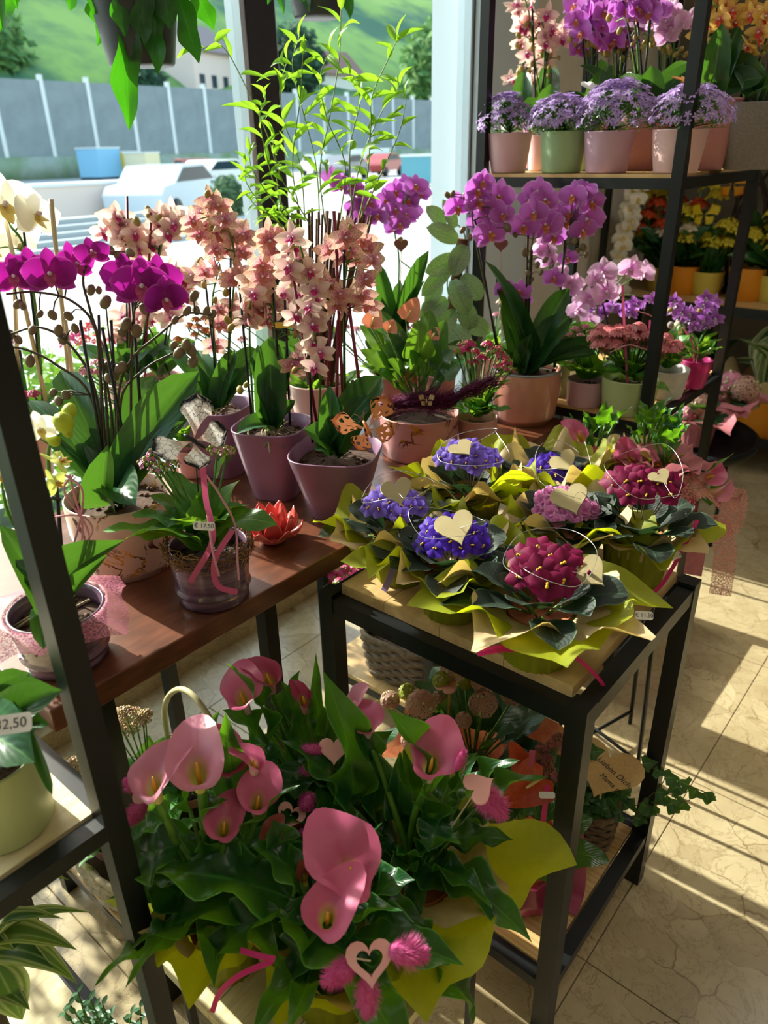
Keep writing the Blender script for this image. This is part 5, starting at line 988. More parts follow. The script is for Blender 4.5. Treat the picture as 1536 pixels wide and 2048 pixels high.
t, q, k, c = calla('calla lily with large rose bloom and lime paper, right side of the low bench', cB, BZ, .1, .062,
    [(858, 1560, -.02, 125, (-.4, .9, .3), 'pink', False), (905, 1560, .03, 90, (.5, .2), 'pale', .5), (740, 1482, .06, 92, (.15, 1, .3), 'pink', False), (715, 1440, .1, 85, (-.5, .3), 'pale', .6)],
    [(850, 1640, 0, 772, 1415, .0, .07), (840, 1700, -.02, 820, 1600, -.03, .04), (880, 1640, -.02, 855, 1705, -.06, .06), (920, 1600, .0, 955, 1505, .0, .04), (950, 1620, .0, 1095, 1555, -.02, .035), (940, 1600, .04, 1040, 1520, .03, .05), (900, 1680, -.03, 1015, 1680, -.04, .04), (840, 1720, -.02, 905, 1785, -.06, .085), (700, 1640, .05, 645, 1340, .08, .09), (740, 1640, .05, 690, 1400, .08, .07), (690, 1600, .03, 560, 1480, .05, .07), (800, 1640, .03, 800, 1500, .05, .05), (920, 1640, 0, 1000, 1640, .03, .04)],
    18, (.12, .19), 8, .15, rot=.08, rise=.04)
heartpick('pale pink heart seen edge on with a pink tuft, right side of the low bench', (q, k), 962, 1572, 30, 0, [(965, 1585, 1008, 1632, 20), (960, 1580, 985, 1610, 20), (912, 1540, 928, 1500, 9)], 2.2, .6, c)
wb = c + V((0, 0, -.09)); ribbon(t, [q(960, 1805, -.04), q(910, 1815, -.06), q(880, 1845, -.07)], .012, M_HOTP)
t, q, k, c = calla('calla lily with pale pink and yellow blooms in lime paper by the left post', cC, BZ, .1, .06,
    [(318, 1602, -.03, 125, (-.55, .75, .2), 'pale', False), (402, 1580, -.02, 140, (.2, 1, .25), 'pale', False), (455, 1560, .03, 120, (.6, .6, 0), 'dark', False), (507, 1555, .02, 90, (.5, .1, 0), 'pink', .6), (512, 1630, -.01, 100, (-.1, 1, .2), 'pink', False), (447, 1680, -.03, 100, (-.3, 1, .1), 'pink', False), (532, 1695, -.02, 80, (-.3, .4, 0), 'bud', .5)],
    [(330, 1660, 0, 262, 1790, .01, .07), (340, 1650, 0, 240, 1760, .03, .05), (360, 1690, -.03, 250, 1745, -.04, .11), (440, 1740, -.03, 420, 1690, -.05, .07), (420, 1590, .03, 440, 1420, .05, .05), (470, 1590, .03, 450, 1425, .06, .06), (380, 1620, 0, 385, 1560, 0, .03), (400, 1640, -.02, 455, 1600, -.03, .04), (330, 1640, -.03, 265, 1680, -.05, .035), (480, 1680, -.02, 600, 1570, .0, .05), (300, 1750, -.02, 420, 1850, -.06, .08)],
    18, (.12, .19), 21, .08, rot=.08, rise=.06)
heartpick('solid pale pink heart half hidden behind the leftmost pale calla bloom', (q, k), 296, 1585, 26, 0, [(290, 1608, 256, 1645, 15), (275, 1580, 250, 1560, 12)], .8, .7, c, d=.01)
t, q, k, c = calla('calla lily with magenta blooms at the back of the low bench', cD, BZ, .1, .062,
    [(497, 1425, .0, 105, (-.1, 1, .1), 'pink', False), (545, 1385, .03, 95, (.5, .3, .2), 'dark', .75), (515, 1375, .06, 60, (-.2, .5), 'pink', False), (612, 1425, .0, 85, (.2, .2, 0), 'dark', True), (618, 1690, -.06, 60, (0, 1), 'dark', True)],
    [(540, 1480, 0, 450, 1325, .0, .05), (520, 1490, -.02, 445, 1420, -.03, .07), (600, 1480, .0, 560, 1360, .02, .06), (640, 1470, .02, 632, 1305, .03, .03), (610, 1500, -.02, 660, 1560, -.06, .06), (560, 1500, -.02, 480, 1560, -.04, .06), (600, 1520, -.03, 590, 1600, -.08, .07), (690, 1500, .0, 760, 1600, -.03, .06), (580, 1460, .04, 600, 1340, .06, .06), (640, 1560, -.05, 700, 1700, -.1, .08), (560, 1560, -.05, 480, 1620, -.09, .07)],
    20, (.14, .2), 34, .1, rot=.3, rise=.02)
heartpick('solid pale pink heart with pink tufts in the middle of the callas', (q, k), 668, 1503, 28, 0, [(650, 1500, 600, 1498, 12), (655, 1510, 598, 1550, 14), (692, 1512, 728, 1530, 12)], -.05, .85, c)
heartpick('small hollow pink heart with pink tufts over the dark bud calla', (q, k), 580, 1635, 27, .55, [(608, 1620, 622, 1590, 13), (590, 1658, 545, 1692, 14), (600, 1660, 632, 1692, 13)], -.5, .85, c, d=-.09)
# callas on the plant stand beyond the oak table
KS2 = .6
SZ = .842
calla('calla lily with pink blooms behind the back violets, leftmost on the plant stand', (1.60, .69), SZ, .08, .045, [(1168, 893, -.05, 95, (.4, .6, 0), 'pink', .5), (1192, 925, -.06, 70, (.5, .4), 'pink', .5)],
      [(1150, 900, 0, 1138, 825, .0, .02), (1160, 905, 0, 1215, 840, .02, .03), (1150, 910, 0, 1180, 850, -.02, .03), (1180, 900, 0, 1230, 860, 0, .025)], 8, (.08, .12), 41, .06, rot=.2, spread=(1.0, 1.4), ks=KS2)
calla('calla lily with two tall pink blooms, middle of the plant stand', (1.68, .60), SZ, .08, .045, [(1265, 932, -.05, 110, (-.3, .9, 0), 'pink', .5), (1300, 935, -.05, 92, (.4, .6, 0), 'pale', .5)],
      [(1270, 960, 0, 1225, 890, 0, .03), (1300, 960, 0, 1325, 905, .02, .03)], 8, (.08, .12), 43, .05, rot=.6, spread=(1.0, 1.4), ks=KS2)
t, q, k, c = calla('calla lily wrapped in rose paper and organza at the right table corner', (1.62, .53), SZ, .09, .05, [(1388, 960, -.04, 100, (-.3, .8, 0), 'pink', .5), (1405, 985, -.05, 95, (.4, .7, 0), 'pale', .5), (1360, 1000, -.07, 90, (.6, .5, 0), 'dark', .55)],
      [(1400, 1000, 0, 1470, 905, 0, .035), (1350, 1000, -.02, 1330, 905, 0, .035), (1420, 1010, -.02, 1450, 940, .02, .03), (1375, 1010, 0, 1365, 930, 0, .03)], 9, (.08, .12), 47, .055, (M_PINKP, M_PINKP), rot=.3, rise=.02, spread=(1.0, 1.4), ks=KS2)
wrap(t, c - V((0, 0, .09)), .052, .062, .09, .07, -.05, M_ORGP, .9, 60, 'organza')
ribbon(t, [q(1430, 1030, -.03), q(1450, 1100, -.04), q(1440, 1190, -.04)], .05, M_ORGP, 'organza_tail'); ribbon(t, [q(1400, 1060, -.06), q(1385, 1150, -.07)], .04, M_PINKP, 'paper_tail'); ribbon(t, [q(1440, 1020, -.04), q(1475, 990, -.03), q(1465, 1050, -.03), q(1425, 1060, -.05)], .04, M_ORGP, 'organza_bow')
# ================================================================ shelf rack, lower shelf
RZ = .938
M_GP = plain('pale_green_pot', 'b9c58e', .4); M_MAU = plain('mauve_pot', 'c9a0b4', .4); M_PNK = plain('soft_pink_pot', 'dcb4b4', .4); M_GRN2 = plain('mint_pot', '9cb98a', .4); M_WHT = plain('white_wash_pot', 'c8c6c6', .5, c2='b4b0b2', sc=30); M_MGL = plain('magenta_glass', 'c03c84', .15, .4); M_DPK = plain('dusky_rose_pot', 'b98082', .6, c2='b07a7c', sc=200, bump=.3); M_GRY = plain('grey_felt_pot', '8c8684', .8, c2='7c7674', sc=200, bump=.4)
b, rt, rb, h = potpx(1265, 833, RZ, 752, 112, 98); q = lambda x, y, o=0.0, b=b: dp(x, y, b, o); k = mpp(b)
t = kalan('salmon pink double kalanchoe in large pale green pot on the rack', b, rt, rb, h, M_GP, q, k, jit([(1195, 675), (1225, 680), (1270, 668), (1310, 680), (1345, 690)], 40, 24) + [(1312, 712), (1210, 700)], [(1215, 745, -.04, .06), (1345, 790, -.06, .07), (1330, 720, 0, .07), (1235, 720, -.03, .05), (1190, 740, 0, .05), (1300, 730, -.05, .06)], plain('salmon_floret', 'e08a90', .5, .3), M_PKL, RZ + h, 14, .1, open_=.95, r=.022, hn=44, d=.0075)
ribbon(t, [q(1255, 770, -.03), q(1248, 640, -.02), q(1245, 570, -.02)], .006, M_RAFR); ribbon(t, [q(1300, 640, -.02), q(1296, 720, -.02)], .005, M_RAFR)
wire(t, [q(1220, 705, -.05), q(1260, 690, -.05), q(1310, 700, -.04), q(1310, 640, 0), q(1270, 620, 0)], .0016, M_RAFL, 'raffia')
b, rt, rb, h = potpx(1177, 816, RZ, 757, 78, 72); q = lambda x, y, o=0.0, b=b: dp(x, y, b, o); k = mpp(b)
t = kalan('pale pink kalanchoe in small mauve pot, left of the large pale green pot', b, rt, rb, h, M_MAU, q, k, [(1150, 660), (1170, 655), (1200, 655), (1135, 690), (1125, 680), (1185, 668), (1160, 675), (1140, 672), (1210, 670)], [(1140, 700, .0, .05), (1205, 690, .0, .04), (1220, 745, -.03, .05), (1140, 735, -.04, .04), (1175, 700, -.03, .05)], M_PKL, M_GNB, RZ + h, 12, .09, open_=.8)
for lab, x, yb, yt, wt, wb_, m, X in (('plain pale green pot behind the salmon pot on the rack', 1112, 793, 715, 60, 52, M_GP, 0), ('magenta glass tumbler pot of mini orchids at the far end of the rack shelf', 1392, 778, 718, 62, 42, M_MGL, 0), ('whitewashed pot with leafy plant behind the large pale green pot', 1335, 800, 735, 88, 72, M_WHT, 0)):
    b, rt, rb, h = potpx(x, yb, RZ, yt, wt, wb_); t = thing('potted_plant', lab, 'pot plant', b); pot(t, b, rt, rb, h, m); bt = V((b.x, b.y, RZ + h)); crown(t, bt, 'kal', 16, .09, .04, (.3, 1.3)); q = lambda x, y, o=0.0, b=b: dp(x, y, b, o); k = mpp(b)
    if 'mini' in lab:
        for x_, n_, pts in ((1350, 14, [(1345, 605), (1365, 625), (1385, 640)]), (1410, 18, [(1412, 600), (1420, 620), (1400, 655), (1425, 640)])):
            spray(t, [q(1392, 725), q((1392 + x_) / 2, 680), q(x_ + 10, 640), q(x_, 605)], cl(q, jit(pts, n_, 14), k, 'purple', size=(30, 38)), bdq(q, [(x_ - 10, 620)], k, 5), 'purple')
        ribbon(t, [q(1370, 660, -.02), q(1388, 700, -.03), q(1382, 760, -.03)], .005, M_RAFR); wire(t, [q(1365, 655, -.02), q(1395, 690, -.03), q(1388, 750, -.03)], .0016, M_RAFL, 'raffia')
    elif 'white' in lab:
        for x_, y_ in ((1360, 650), (1380, 670), (1345, 665)): leaf(t, 'kal', bt, q(x_, y_, 0), .07)
# striped and mini orchids at the back of that shelf
for lab, bx, by, kind, pts, n_, sz, big, fl in (('pale striped orchid with very large blooms on the rack', 1235, 775, 'stripe', None, 0, 0, True, [(1207, 545, 60), (1212, 585, 64), (1262, 538, 56), (1288, 545, 52), (1178, 600, 56), (1155, 620, 50), (1190, 560, 40), (1180, 640, 44)]),
                                                ('mini lilac orchid among the stripes on the rack', 1160, 770, 'purple', [(1180, 640), (1210, 620), (1250, 620), (1295, 600)], 20, (26, 36), False, []),
                                                ('small pale pink orchid at the back left of the rack shelf', 1120, 765, 'stripe', [(1080, 480), (1100, 520), (1130, 560), (1150, 600)], 14, (30, 42), False, [])):
    b, rt, rb, h = potpx(bx, by, RZ, by - 50, 60, 52); b.x = min(b.x, 2.4); q = lambda x, y, o=0.0, b=b: dp(x, y, b, o); k = mpp(b); t = thing('potted_orchid', lab, 'orchid', b); pot(t, b, rt, rb, h, M_WHT, 'plain', M_BARK); bt = V((b.x, b.y, RZ + h))
    F_ = [(q(x, y, rnd(.02)), d * k) for x, y, d in fl] if fl else cl(q, jit(pts, n_, 14), k, kind, size=sz)
    fx = [f[0] for f in (fl or [(p[0],) for p in pts])]; mx_ = sum(fx) / len(fx)
    spray(t, [q(bx, by - 45), q((bx + mx_) / 2 - 10, 680), q(mx_ - 15, 620), q(mx_ + 10, 590)], F_, [], kind, big=big); crown(t, bt, 'phal', 5, .14, .05, (.2, .9)); stake(t, bt, q(mx_ - 5, 600))
b = V((2.33, .76, RZ)); t = thing('ornament_bird', 'pale green ceramic bird on the rack behind the corner post', 'ornament', dp(1358, 655, b)); p = dp(1358, 655, b); ob('body', MB().ell(p, (.03, .018, .018), 10, 7, 0, Matrix.Rotation(.5, 3, 'Y')).mesh('body', M_GP), t); ob('head', MB().ell(p + RT * -.026 + V((0, 0, .008)), (.012, .011, .011), 8, 6).mesh('head', M_GRY), t); ob('pick', MB().tube([p, p - V((0, 0, .12))], .0012, 5).mesh('pick', M_TAN), t)
b = dp(1251, 665, V((1.95, .73, 0))); bf = thing('butterfly_pick', 'pink felt butterfly over the salmon pink kalanchoe', 'butterfly', b); butterfly(bf, b, toview(b), (0, 0, 1), .036, plain('pink_felt', 'd8909a', .8), M_HPINK); ob('pick', MB().tube([b, b - V((0, 0, .1))], .001, 5).mesh('pick', M_TAN), bf)
# ================================================================ shelf rack, upper shelf
UZ = 1.536
M_CAMP = petalmat('campanula_petal', 'e0d0ec', 'b89cd4', 'ac8ccc', trans=.35, tcol='c0a0e4'); M_CFOL = leafmat('campanula_leaf', '2f5f24', '4a8230', '5f9a44', .3, '8fcf30')
def star():
    if 'star' not in _fm:
        m = MB()
        for i in range(5):
            a = i * 1.2566; c_, s_ = math.cos(a), math.sin(a); f = lambda r, w, z: (r * c_ - w * s_, r * s_ + w * c_, z)
            m.add([(0, 0, 0), f(.55, -.26, .12), f(1, 0, .0), f(.55, .26, .12)], [(0, 1, 2, 3)], [(.5, 0), (0, .5), (.5, 1), (1, .5)])
        _fm['star'] = m.mesh('star_flower', M_CAMP)
    return _fm['star']
def campanula(label, x, X, wt, wb_, yb, yt, m, n, mx0, mx1, my, seed):
    b = atX(x, yb, X); b.z = UZ; k = mpp(b); h = dp(x, yt, b).z - UZ; rr = random.Random(seed); q = lambda x, y, o=0.0: dp(x, y, b, o); t = thing('potted_campanula', label, 'campanula', b); pot(t, b, wt / 2 * k, wb_ / 2 * k, h, m, sub=.008); bt = V((b.x, b.y, UZ + h))
    W = (mx1 - mx0) / 2 * k; H = q(x, my).z - bt.z; C0 = q((mx0 + mx1) / 2, yt); C0.z = bt.z; f = MB()
    for i in range(1100):
        a = rr.random() * 6.28; e = rr.random() ** .6 * 1.45; d = V((math.cos(a) * math.cos(e) * W * .92, math.sin(a) * math.cos(e) * W * .92, math.sin(e) * H * .82)); p = C0 + d * rr.uniform(.55, 1) - V((0, 0, .004)); s = rr.uniform(.004, .008); u = V((rr.uniform(-1, 1), rr.uniform(-1, 1), rr.uniform(-.2, 1))).normalized(); v = u.orthogonal().normalized()
        f.add([p, p + u * s + v * s * .45, p + u * s * 1.9, p + u * s - v * s * .45], [(0, 1, 2, 3)], [(.5, 0), (0, .5), (.5, 1), (1, .5)])
    for i in range(90): a = rr.random() * 6.28; e = rr.random() * 1.4; f.tube([bt, C0 + V((math.cos(a) * math.cos(e) * W, math.sin(a) * math.cos(e) * W, math.sin(e) * H)) * .85], .0006, 3)
    tag(ob('foliage', f.mesh('foliage', M_CFOL), t), kind='stuff')
    for i in range(min(290, int(n * 1.5))):
        a = rr.random() * 6.28; e = .12 + rr.random() ** .8 * 1.3; d = V((math.cos(a) * math.cos(e) * W, math.sin(a) * math.cos(e) * W, math.sin(e) * H)); p = C0 + d * rr.uniform(.9, 1.06); ob('flower', star(), t, face(p, (d.normalized() + V((rr.uniform(-.4, .4), rr.uniform(-.4, .4), .2))), (.1, .2, 1), s=rr.uniform(.010, .0145), roll=rr.random() * 6))
    return t, q
for a in (('lilac campanula in pale pink pot at the left end of the upper rack shelf', 1016, 1.93, 88, 70, 340, 266, M_PNK, 120, 955, 1065, 186, 1), ('lilac campanula in mint green pot on the upper rack shelf', 1122, 1.93, 92, 76, 341, 262, M_GRN2, 130, 1056, 1185, 188, 2),
          ('fullest lilac campanula in mauve pink pot on the upper rack shelf', 1212, 1.93, 98, 80, 341, 262, M_MAU, 230, 1150, 1310, 162, 3), ('lilac campanula in pink pot behind the rack corner post', 1350, 1.93, 106, 84, 342, 258, M_PNK, 150, 1290, 1462, 170, 4),
          ('second row campanula in pink pot between the pale pink and mint ones', 1082, 2.08, 60, 50, 339, 270, M_PNK, 70, 1050, 1130, 200, 5), ('second row campanula in green pot behind the mauve pink one', 1168, 2.08, 50, 44, 339, 270, M_GRN2, 60, 1130, 1210, 195, 6)): t, q = campanula(*a)
p = dp(1178, 172, V((1.95, .9, 0))); ho = thing('heart_pick', 'whitish glitter heart in the campanula between mint and mauve pots', 'ornament', p); ob('heart', heartmesh(0, .16).mesh('heart', plain('white_glitter', 'd8dce0', .5, c2='f0f0f0', sc=900)), ho, face(p, (-.3, -.5, .8), s=.02)); ob('pick', MB().tube([p, p - V((0, 0, .07))], .001, 5).mesh('pick', M_TAN), ho)
p = dp(1372, 162, V((1.95, .7, 0))); ho = thing('maple_leaf', 'rust orange leaf ornament over the campanula left of the corner post', 'ornament', p)
key = MB(); pts = [(.0, -.5), (.1, -.15), (.5, -.25), (.35, 0), (.6, .25), (.25, .25), (.2, .45), (0, .8), (-.2, .45), (-.25, .25), (-.6, .25), (-.35, 0), (-.5, -.25), (-.1, -.15)]; key.add([(x, y, z) for z in (0, .04) for x, y in pts] + [(0, .1, 0), (0, .1, .04)], [(28, i, (i + 1) % 14) for i in range(14)] + [(29, (i + 1) % 14 + 14, i + 14) for i in range(14)]); ob('leaf_blade', key.mesh('leaf_blade', plain('rust_orange', 'b97a3c', .7), False), ho, face(p, (-.2, -.4, 1), s=.045, roll=.9)); ob('pick', MB().tube([p, p - V((0, 0, .06))], .001, 5).mesh('pick', M_TAN), ho)
def tall(label, x, X, wt, wb_, yb, yt, m, kind, fl, n, sz, sq='square', stems=3, blades=4):
    b = atX(x, yb, X); b.z = UZ; k = mpp(b); h = dp(x, yt, b).z - UZ; q = lambda x, y, o=0.0: dp(x, y, b, o); t = thing('potted_orchid', label, 'orchid', b); pot(t, b, wt / 2 * k, wb_ / 2 * k, h, m, sq, M_BARK, rot=.4); bt = V((b.x, b.y, UZ + h)); P = jit(fl, n, 26); per = max(1, n // stems)
    for i in range(stems):
        Lp = P[i * per:(i + 1) * per]; mx = sum(p[0] for p in Lp) / len(Lp); mt = min(p[1] for p in Lp)
        spray(t, [q(x + rnd(12), yt), q((x + mx) / 2, (yt + mt) / 2 + 20), q(mx, mt + 40), q(mx + rnd(15), mt)], cl(q, Lp, k, kind, .05, sz), bdq(q, jit([(mx - 20, mt + 60), (mx + 20, mt + 90)], 4, 16), k, 6), kind); stake(t, q(x + rnd(14), yt), q(mx + rnd(10), mt + 10))
    for i in range(blades): leaf(t, 'phal', bt - V((0, 0, .01)), bt + V((rnd(.12), rnd(.12), R.uniform(.03, .16))), .07)
tall('yellow orchid in tall dusky rose pot right of the corner post', 1400, 2.16, 124, 80, 338, 200, M_DPK, 'yellow', [(1430, 10), (1450, 30), (1420, 60), (1490, 20)], 14, (44, 56)); tall('yellow orchid in tall grey felt pot at the right edge', 1492, 2.2, 130, 84, 334, 206, M_GRY, 'yellow', [(1500, 10), (1530, 30), (1510, 120)], 12, (44, 56))
tall('lilac orchid in tall dusky rose pot behind the campanulas', 1285, 2.14, 110, 72, 338, 225, M_DPK, 'lilac', [(1240, -20), (1260, 30), (1300, 20), (1340, 0)], 22, (46, 58), blades=6)
tall('lilac orchid at the back left of the upper rack shelf', 1180, 2.36, 90, 66, 332, 240, M_DPK, 'lilac', [(1160, 10), (1180, 60), (1200, 20), (1170, 110)], 22, (44, 56)); tall('white and lilac orchid at the back of the upper rack shelf', 1330, 2.36, 90, 66, 332, 240, M_WHT, 'stripe', [(1290, 20), (1330, 60), (1360, 20), (1300, 100)], 20, (40, 52))
tall('yellow blush orchid at the pillar end of the upper rack shelf', 1085, 2.3, 84, 62, 332, 245, M_DPK, 'blush', [(1050, 10), (1070, 60), (1100, 40), (1110, 100), (1060, 130)], 26, (38, 52)); 

tall('peach blush orchid at the left back of the upper rack shelf by the pillar', 1035, 2.42, 70, 54, 332, 250, M_WHT, 'blush', [(1025, 20), (1050, 80), (1060, 140), (1040, 180)], 18, (34, 46)); tall('lilac orchid between the blush and large lilac ones on the upper rack shelf', 1235, 2.42, 80, 60, 332, 245, M_DPK, 'lilac', [(1210, 30), (1240, 80), (1260, 40), (1230, 120)], 20, (38, 50))
# ================================================================ below the oak table
LZ = .172
def hydrangea(label, b, h, rp, q, heads, fm, pm, nl, lw, L=.13, z=None, fl=.08, rise=.03, hr=.03, rot=.3, fd=.007, open_=.9, leafs=()):
    t = thing('potted_hydrangea', label, 'hydrangea', b); c = V((b.x, b.y, b.z + h)); rr = random.Random(int(b.x * 100))
    if pm: wrap(t, b, rp * .86, rp, h, fl, rise, pm, rot, 5, 'paper_wrap')
    ob('flower_pot', MB().lathe([(0, .001), (rp * .7, .001), (rp * .82, h - .005), (rp * .78, h - .005), (rp * .76, h - .015), (0, h - .015)], 20, c=b).mesh('pot', plain('terracotta', 'a8603c', .8)), t)
    for i in range(nl):
        a = i * 2.39996; e = rr.uniform(.0, 1.1); l = L * rr.uniform(.7, 1.1); d = V((math.cos(a) * math.cos(e), math.sin(a) * math.cos(e), math.sin(e))); s0 = c + d * l * .5; leaf(t, 'hyd', s0, s0 + d * l * .75 + V((0, 0, -.02)), lw * rr.uniform(.8, 1.1), q=rr); stake(t, c - V((0, 0, .01)), s0, M_STEMG, .0022, 'leaf_stalk')
    for p, p2, w_ in leafs: leaf(t, 'hyd', p, p2, w_)
    for p, r, m in heads: cluster(t, p, r, m, plain('pale_bud', 'c8c890', .5), 110, fd, .8, open_=open_, name='flower_head', seed=int(p.x * 999)); stake(t, c, p - V((0, 0, r * .6)), M_STEMG, .0025, 'flower_stalk')
    return t
M_HP = plain('dusty_pink_floret', 'c8908e', .6, .25, c2='c4a888', sc=160); M_HG = plain('lime_floret', 'aeb848', .6, .25); M_SALP = plain('salmon_paper', 'b8604a', .6, .3, c2='c88a5c', sc=30)
b = V((1.12, .70, LZ)); q = lambda x, y, o=0.0: dp(x, y, b, o)
k = mpp(b)
hydrangea('dusty pink hydrangea in salmon paper under the oak table', b, .12, .07, q, [(q(905, 1342, .02), .026, M_HP), (q(968, 1360, .02), .03, M_HP), (q(930, 1360, .04), .02, M_HG), (q(885, 1362, .0), .02, M_HG), (q(842, 1410, -.03), .032, M_HP), (q(966, 1408, -.02), .03, M_HP), (q(1026, 1388, .02), .026, M_HP), (q(877, 1395, .0), .012, M_HP), (q(927, 1440, -.06), .016, M_HP), (q(815, 1385, .03), .018, M_HG), (q(822, 1480, -.08), .02, M_HP), (q(780, 1400, .04), .02, M_HP)], M_HP, M_SALP, 34, .1, .2, rot=.1, fl=.14, rise=.08)
p = q(898, 1372, -.02); o = thing('heart_pick', 'pink wooden heart seen from above among the dusty hydrangeas', 'ornament', p); ob('heart', heartmesh(0, .1).mesh('heart', M_HPINK, False), o, face(p, (0, .25, 1), (-.8, .2, 0), s=.03)); ob('pick', MB().tube([p + V((0, 0, .01)), p - V((0, 0, .14))], .003, 6).mesh('pick', plain('gold_wood', 'a8803c', .5)), o)
b = V((.98, .47, LZ)); q = lambda x, y, o=0.0: dp(x, y, b, o); k = mpp(b); t = thing('potted_anthurium', 'orange red anthurium in magenta foil at the front under the oak table', 'anthurium', b); M_FOIL = plain('magenta_foil', '8a2a54', .3, .2, c2='a83c6a', sc=12); M_ORS = plain('orange_spathe', 'c8442a', .3, .3, c2='d4603a', sc=12)
m = MB().lathe([(0, 0), (.045, 0), (.062, .02), (.066, .05), (.055, .085), (.06, .1), (.07, .12)], 30); vs = []; 
for i, v in enumerate(m.v): d = V(v); kx = 1 + .06 * math.sin(math.atan2(d.y, d.x) * 9 + d.z * 40); vs.append((b.x + d.x * kx, b.y + d.y * kx, b.z + d.z))
m.v = vs; ob('foil_wrap', m.mesh('foil', M_FOIL), t); bt = b + V((0, 0, .11)); ob('flower_pot', MB().lathe([(0, .002), (.04, .002), (.05, .1), (.046, .1), (0, .09)], 20, c=b).mesh('pot', plain('terracotta', 'a8603c', .8)), t)
for x, y, dx, dy, s, off in ((1085, 1555, -70, 45, .085, -.02), (1075, 1660, -60, 30, .055, -.05), (1040, 1690, 45, 55, .05, -.06), (1105, 1640, 10, 30, .03, 0), (1045, 1530, -20, -40, .05, .03)):
    p = q(x, y, off); e = q(x + dx, y + dy, off - .01); key = 'spathe_orange'
    if key not in _lm: _lm[key] = MB().grid(lambda a, t: (t - .16 * abs(a * 2 - 1) * (1 - t) ** 4, (a * 2 - 1) * .5 * (1.15 * (1 - t) ** .6 * (1 - (1 - min(1, t * 7)) ** 2 * .7) if t < 1 else 0), .25 * abs(a * 2 - 1) * (1 - t)), 6, 10).mesh('spathe', M_ORS)
    x_ = e - p; L_ = x_.length; x_.normalize(); y_ = toview(p).cross(x_).normalized(); z_ = x_.cross(y_); ob('spathe', _lm[key], t, frame(p, x_ * L_ * 1.2, y_ * s, z_ * L_)); stake(t, bt, p, M_STEMG, .0025, 'flower_stalk'); ob('spadix', MB().tube([p, p + x_ * L_ * .4 + z_ * L_ * .3], [.004, .0025], 6).mesh('spadix', plain('spadix_cream', 'e8d08a', .6)), t)
for i in range(14):
    a = i * 2.4; e = R.uniform(.1, 1.0); d = V((math.cos(a) * math.cos(e), math.sin(a) * math.cos(e), math.sin(e))); s0 = bt + d * .09; leaf(t, 'anth', s0, s0 + d * .09 + V((0, 0, -.04)), .065); stake(t, bt, s0, M_STEMG, .0025, 'leaf_stalk')
ribbon(t, [q(1065, 1500, -.01), q(1062, 1540, -.01)], .011, M_RAFR); ribbon(t, [q(1095, 1570, -.05), q(1085, 1650, -.06), q(1072, 1700, -.06)], .01, M_HOTP); pricetag(t, q(1094, 1590, -.06), V((-.4, -.5, .8)), V((.5, .4, .5)), '', .03, .012)
b = V((1.12, .52, LZ)); q = lambda x, y, o=0.0: dp(x, y, b, o); k = mpp(b); t = kalan('dark pink budded kalanchoe behind the orange anthurium under the oak table', b, .045, .036, .08, M_ROSE, q, k, [(1060, 1515), (1085, 1500), (1095, 1520), (1110, 1490), (1120, 1480), (1105, 1545), (1110, 1560), (1095, 1540), (1080, 1530)], [], plain('dusky_pink_floret', 'a85a5c', .6, .2), plain('brown_pink_bud', '8c5648', .6), LZ + .08, 14, .1, open_=.35, r=.016)
# basket with ivy and lettered heart
M_WICK = plain('grey_wicker', '8c7c68', .8, c2='6a5a48', sc=50); M_WICD = plain('dark_wicker', '5a4836', .85, c2='7a664e', sc=50); M_WICL = plain('pale_wicker', 'c8bca0', .7, c2='a89a7c', sc=60)
def basket(t, b, hx, hy, h, m, rows=9, cols=30, flare=1.12, sq=.9, rot=0, r=.004, handle=None):
    rr = random.Random(9)
    def pt(a, z, off=0.0):
        e = 2 + sq * 3; g = 1 / (abs(math.cos(a)) ** e + abs(math.sin(a)) ** e) ** (1 / e); s = 1 + (flare - 1) * z / h; x, y = (hx * s + off) * g * math.cos(a), (hy * s + off) * g * math.sin(a); return V((b.x + x * math.cos(rot) - y * math.sin(rot), b.y + x * math.sin(rot) + y * math.cos(rot), b.z + .004 + z))
    for j in range(rows):
        z = h * (j + .5) / rows; n = cols * 4; ob('wicker_strand', MB().tube([pt(2 * PI * i / n, z + rr.uniform(-.0012, .0012), r * .8 * math.sin(i / 4 * 2 * PI / 2 + (j % 2) * PI)) for i in range(n + 1)], h / rows * .5, 6).mesh('strand', m), t)
    w_ = MB()
    for i in range(cols): a = 2 * PI * i / cols; w_.tube([pt(a, z) for z in (0, h * .5, h)], r * .7, 5)
    tag(ob('upright_strands', w_.mesh('uprights', m), t), kind='stuff'); ob('rim', MB().tube([pt(2 * PI * i / 60, h) for i in range(61)], r * 1.6, 8).mesh('rim', m), t)
    w_ = MB().add([pt(2 * PI * i / 40, .001) for i in range(40)], [tuple(range(40))]); ob('base', w_.mesh('base', m), t); 
    w_ = MB().add([pt(2 * PI * i / 40, h * .8, -.006) for i in range(40)], [tuple(range(40))]); ob('soil', w_.mesh('soil', M_SOIL), t); return pt
b = V((1.225, .455, LZ)); q = lambda x, y, o=0.0: dp(x, y, b, o); k = mpp(b); t = thing('planted_basket', 'ivy basket with a lettered wooden heart, right end under the oak table', 'basket', b); basket(t, b, .062, .062, .1, M_WICD, 8, 20, rot=.3); c = b + V((0, 0, .09))
for i in range(75):
    a = R.random() * 6.28; e = R.uniform(.1, 1.45); d = V((math.cos(a) * math.cos(e), math.sin(a) * math.cos(e), math.sin(e))); s0 = c + d * R.uniform(.04, .095); leaf(t, 'ivy', s0, s0 + V((rnd(1), rnd(1), R.uniform(-.4, .4))).normalized() * .04, .042, up=toview(s0) + V((rnd(.6), rnd(.6), .6)))
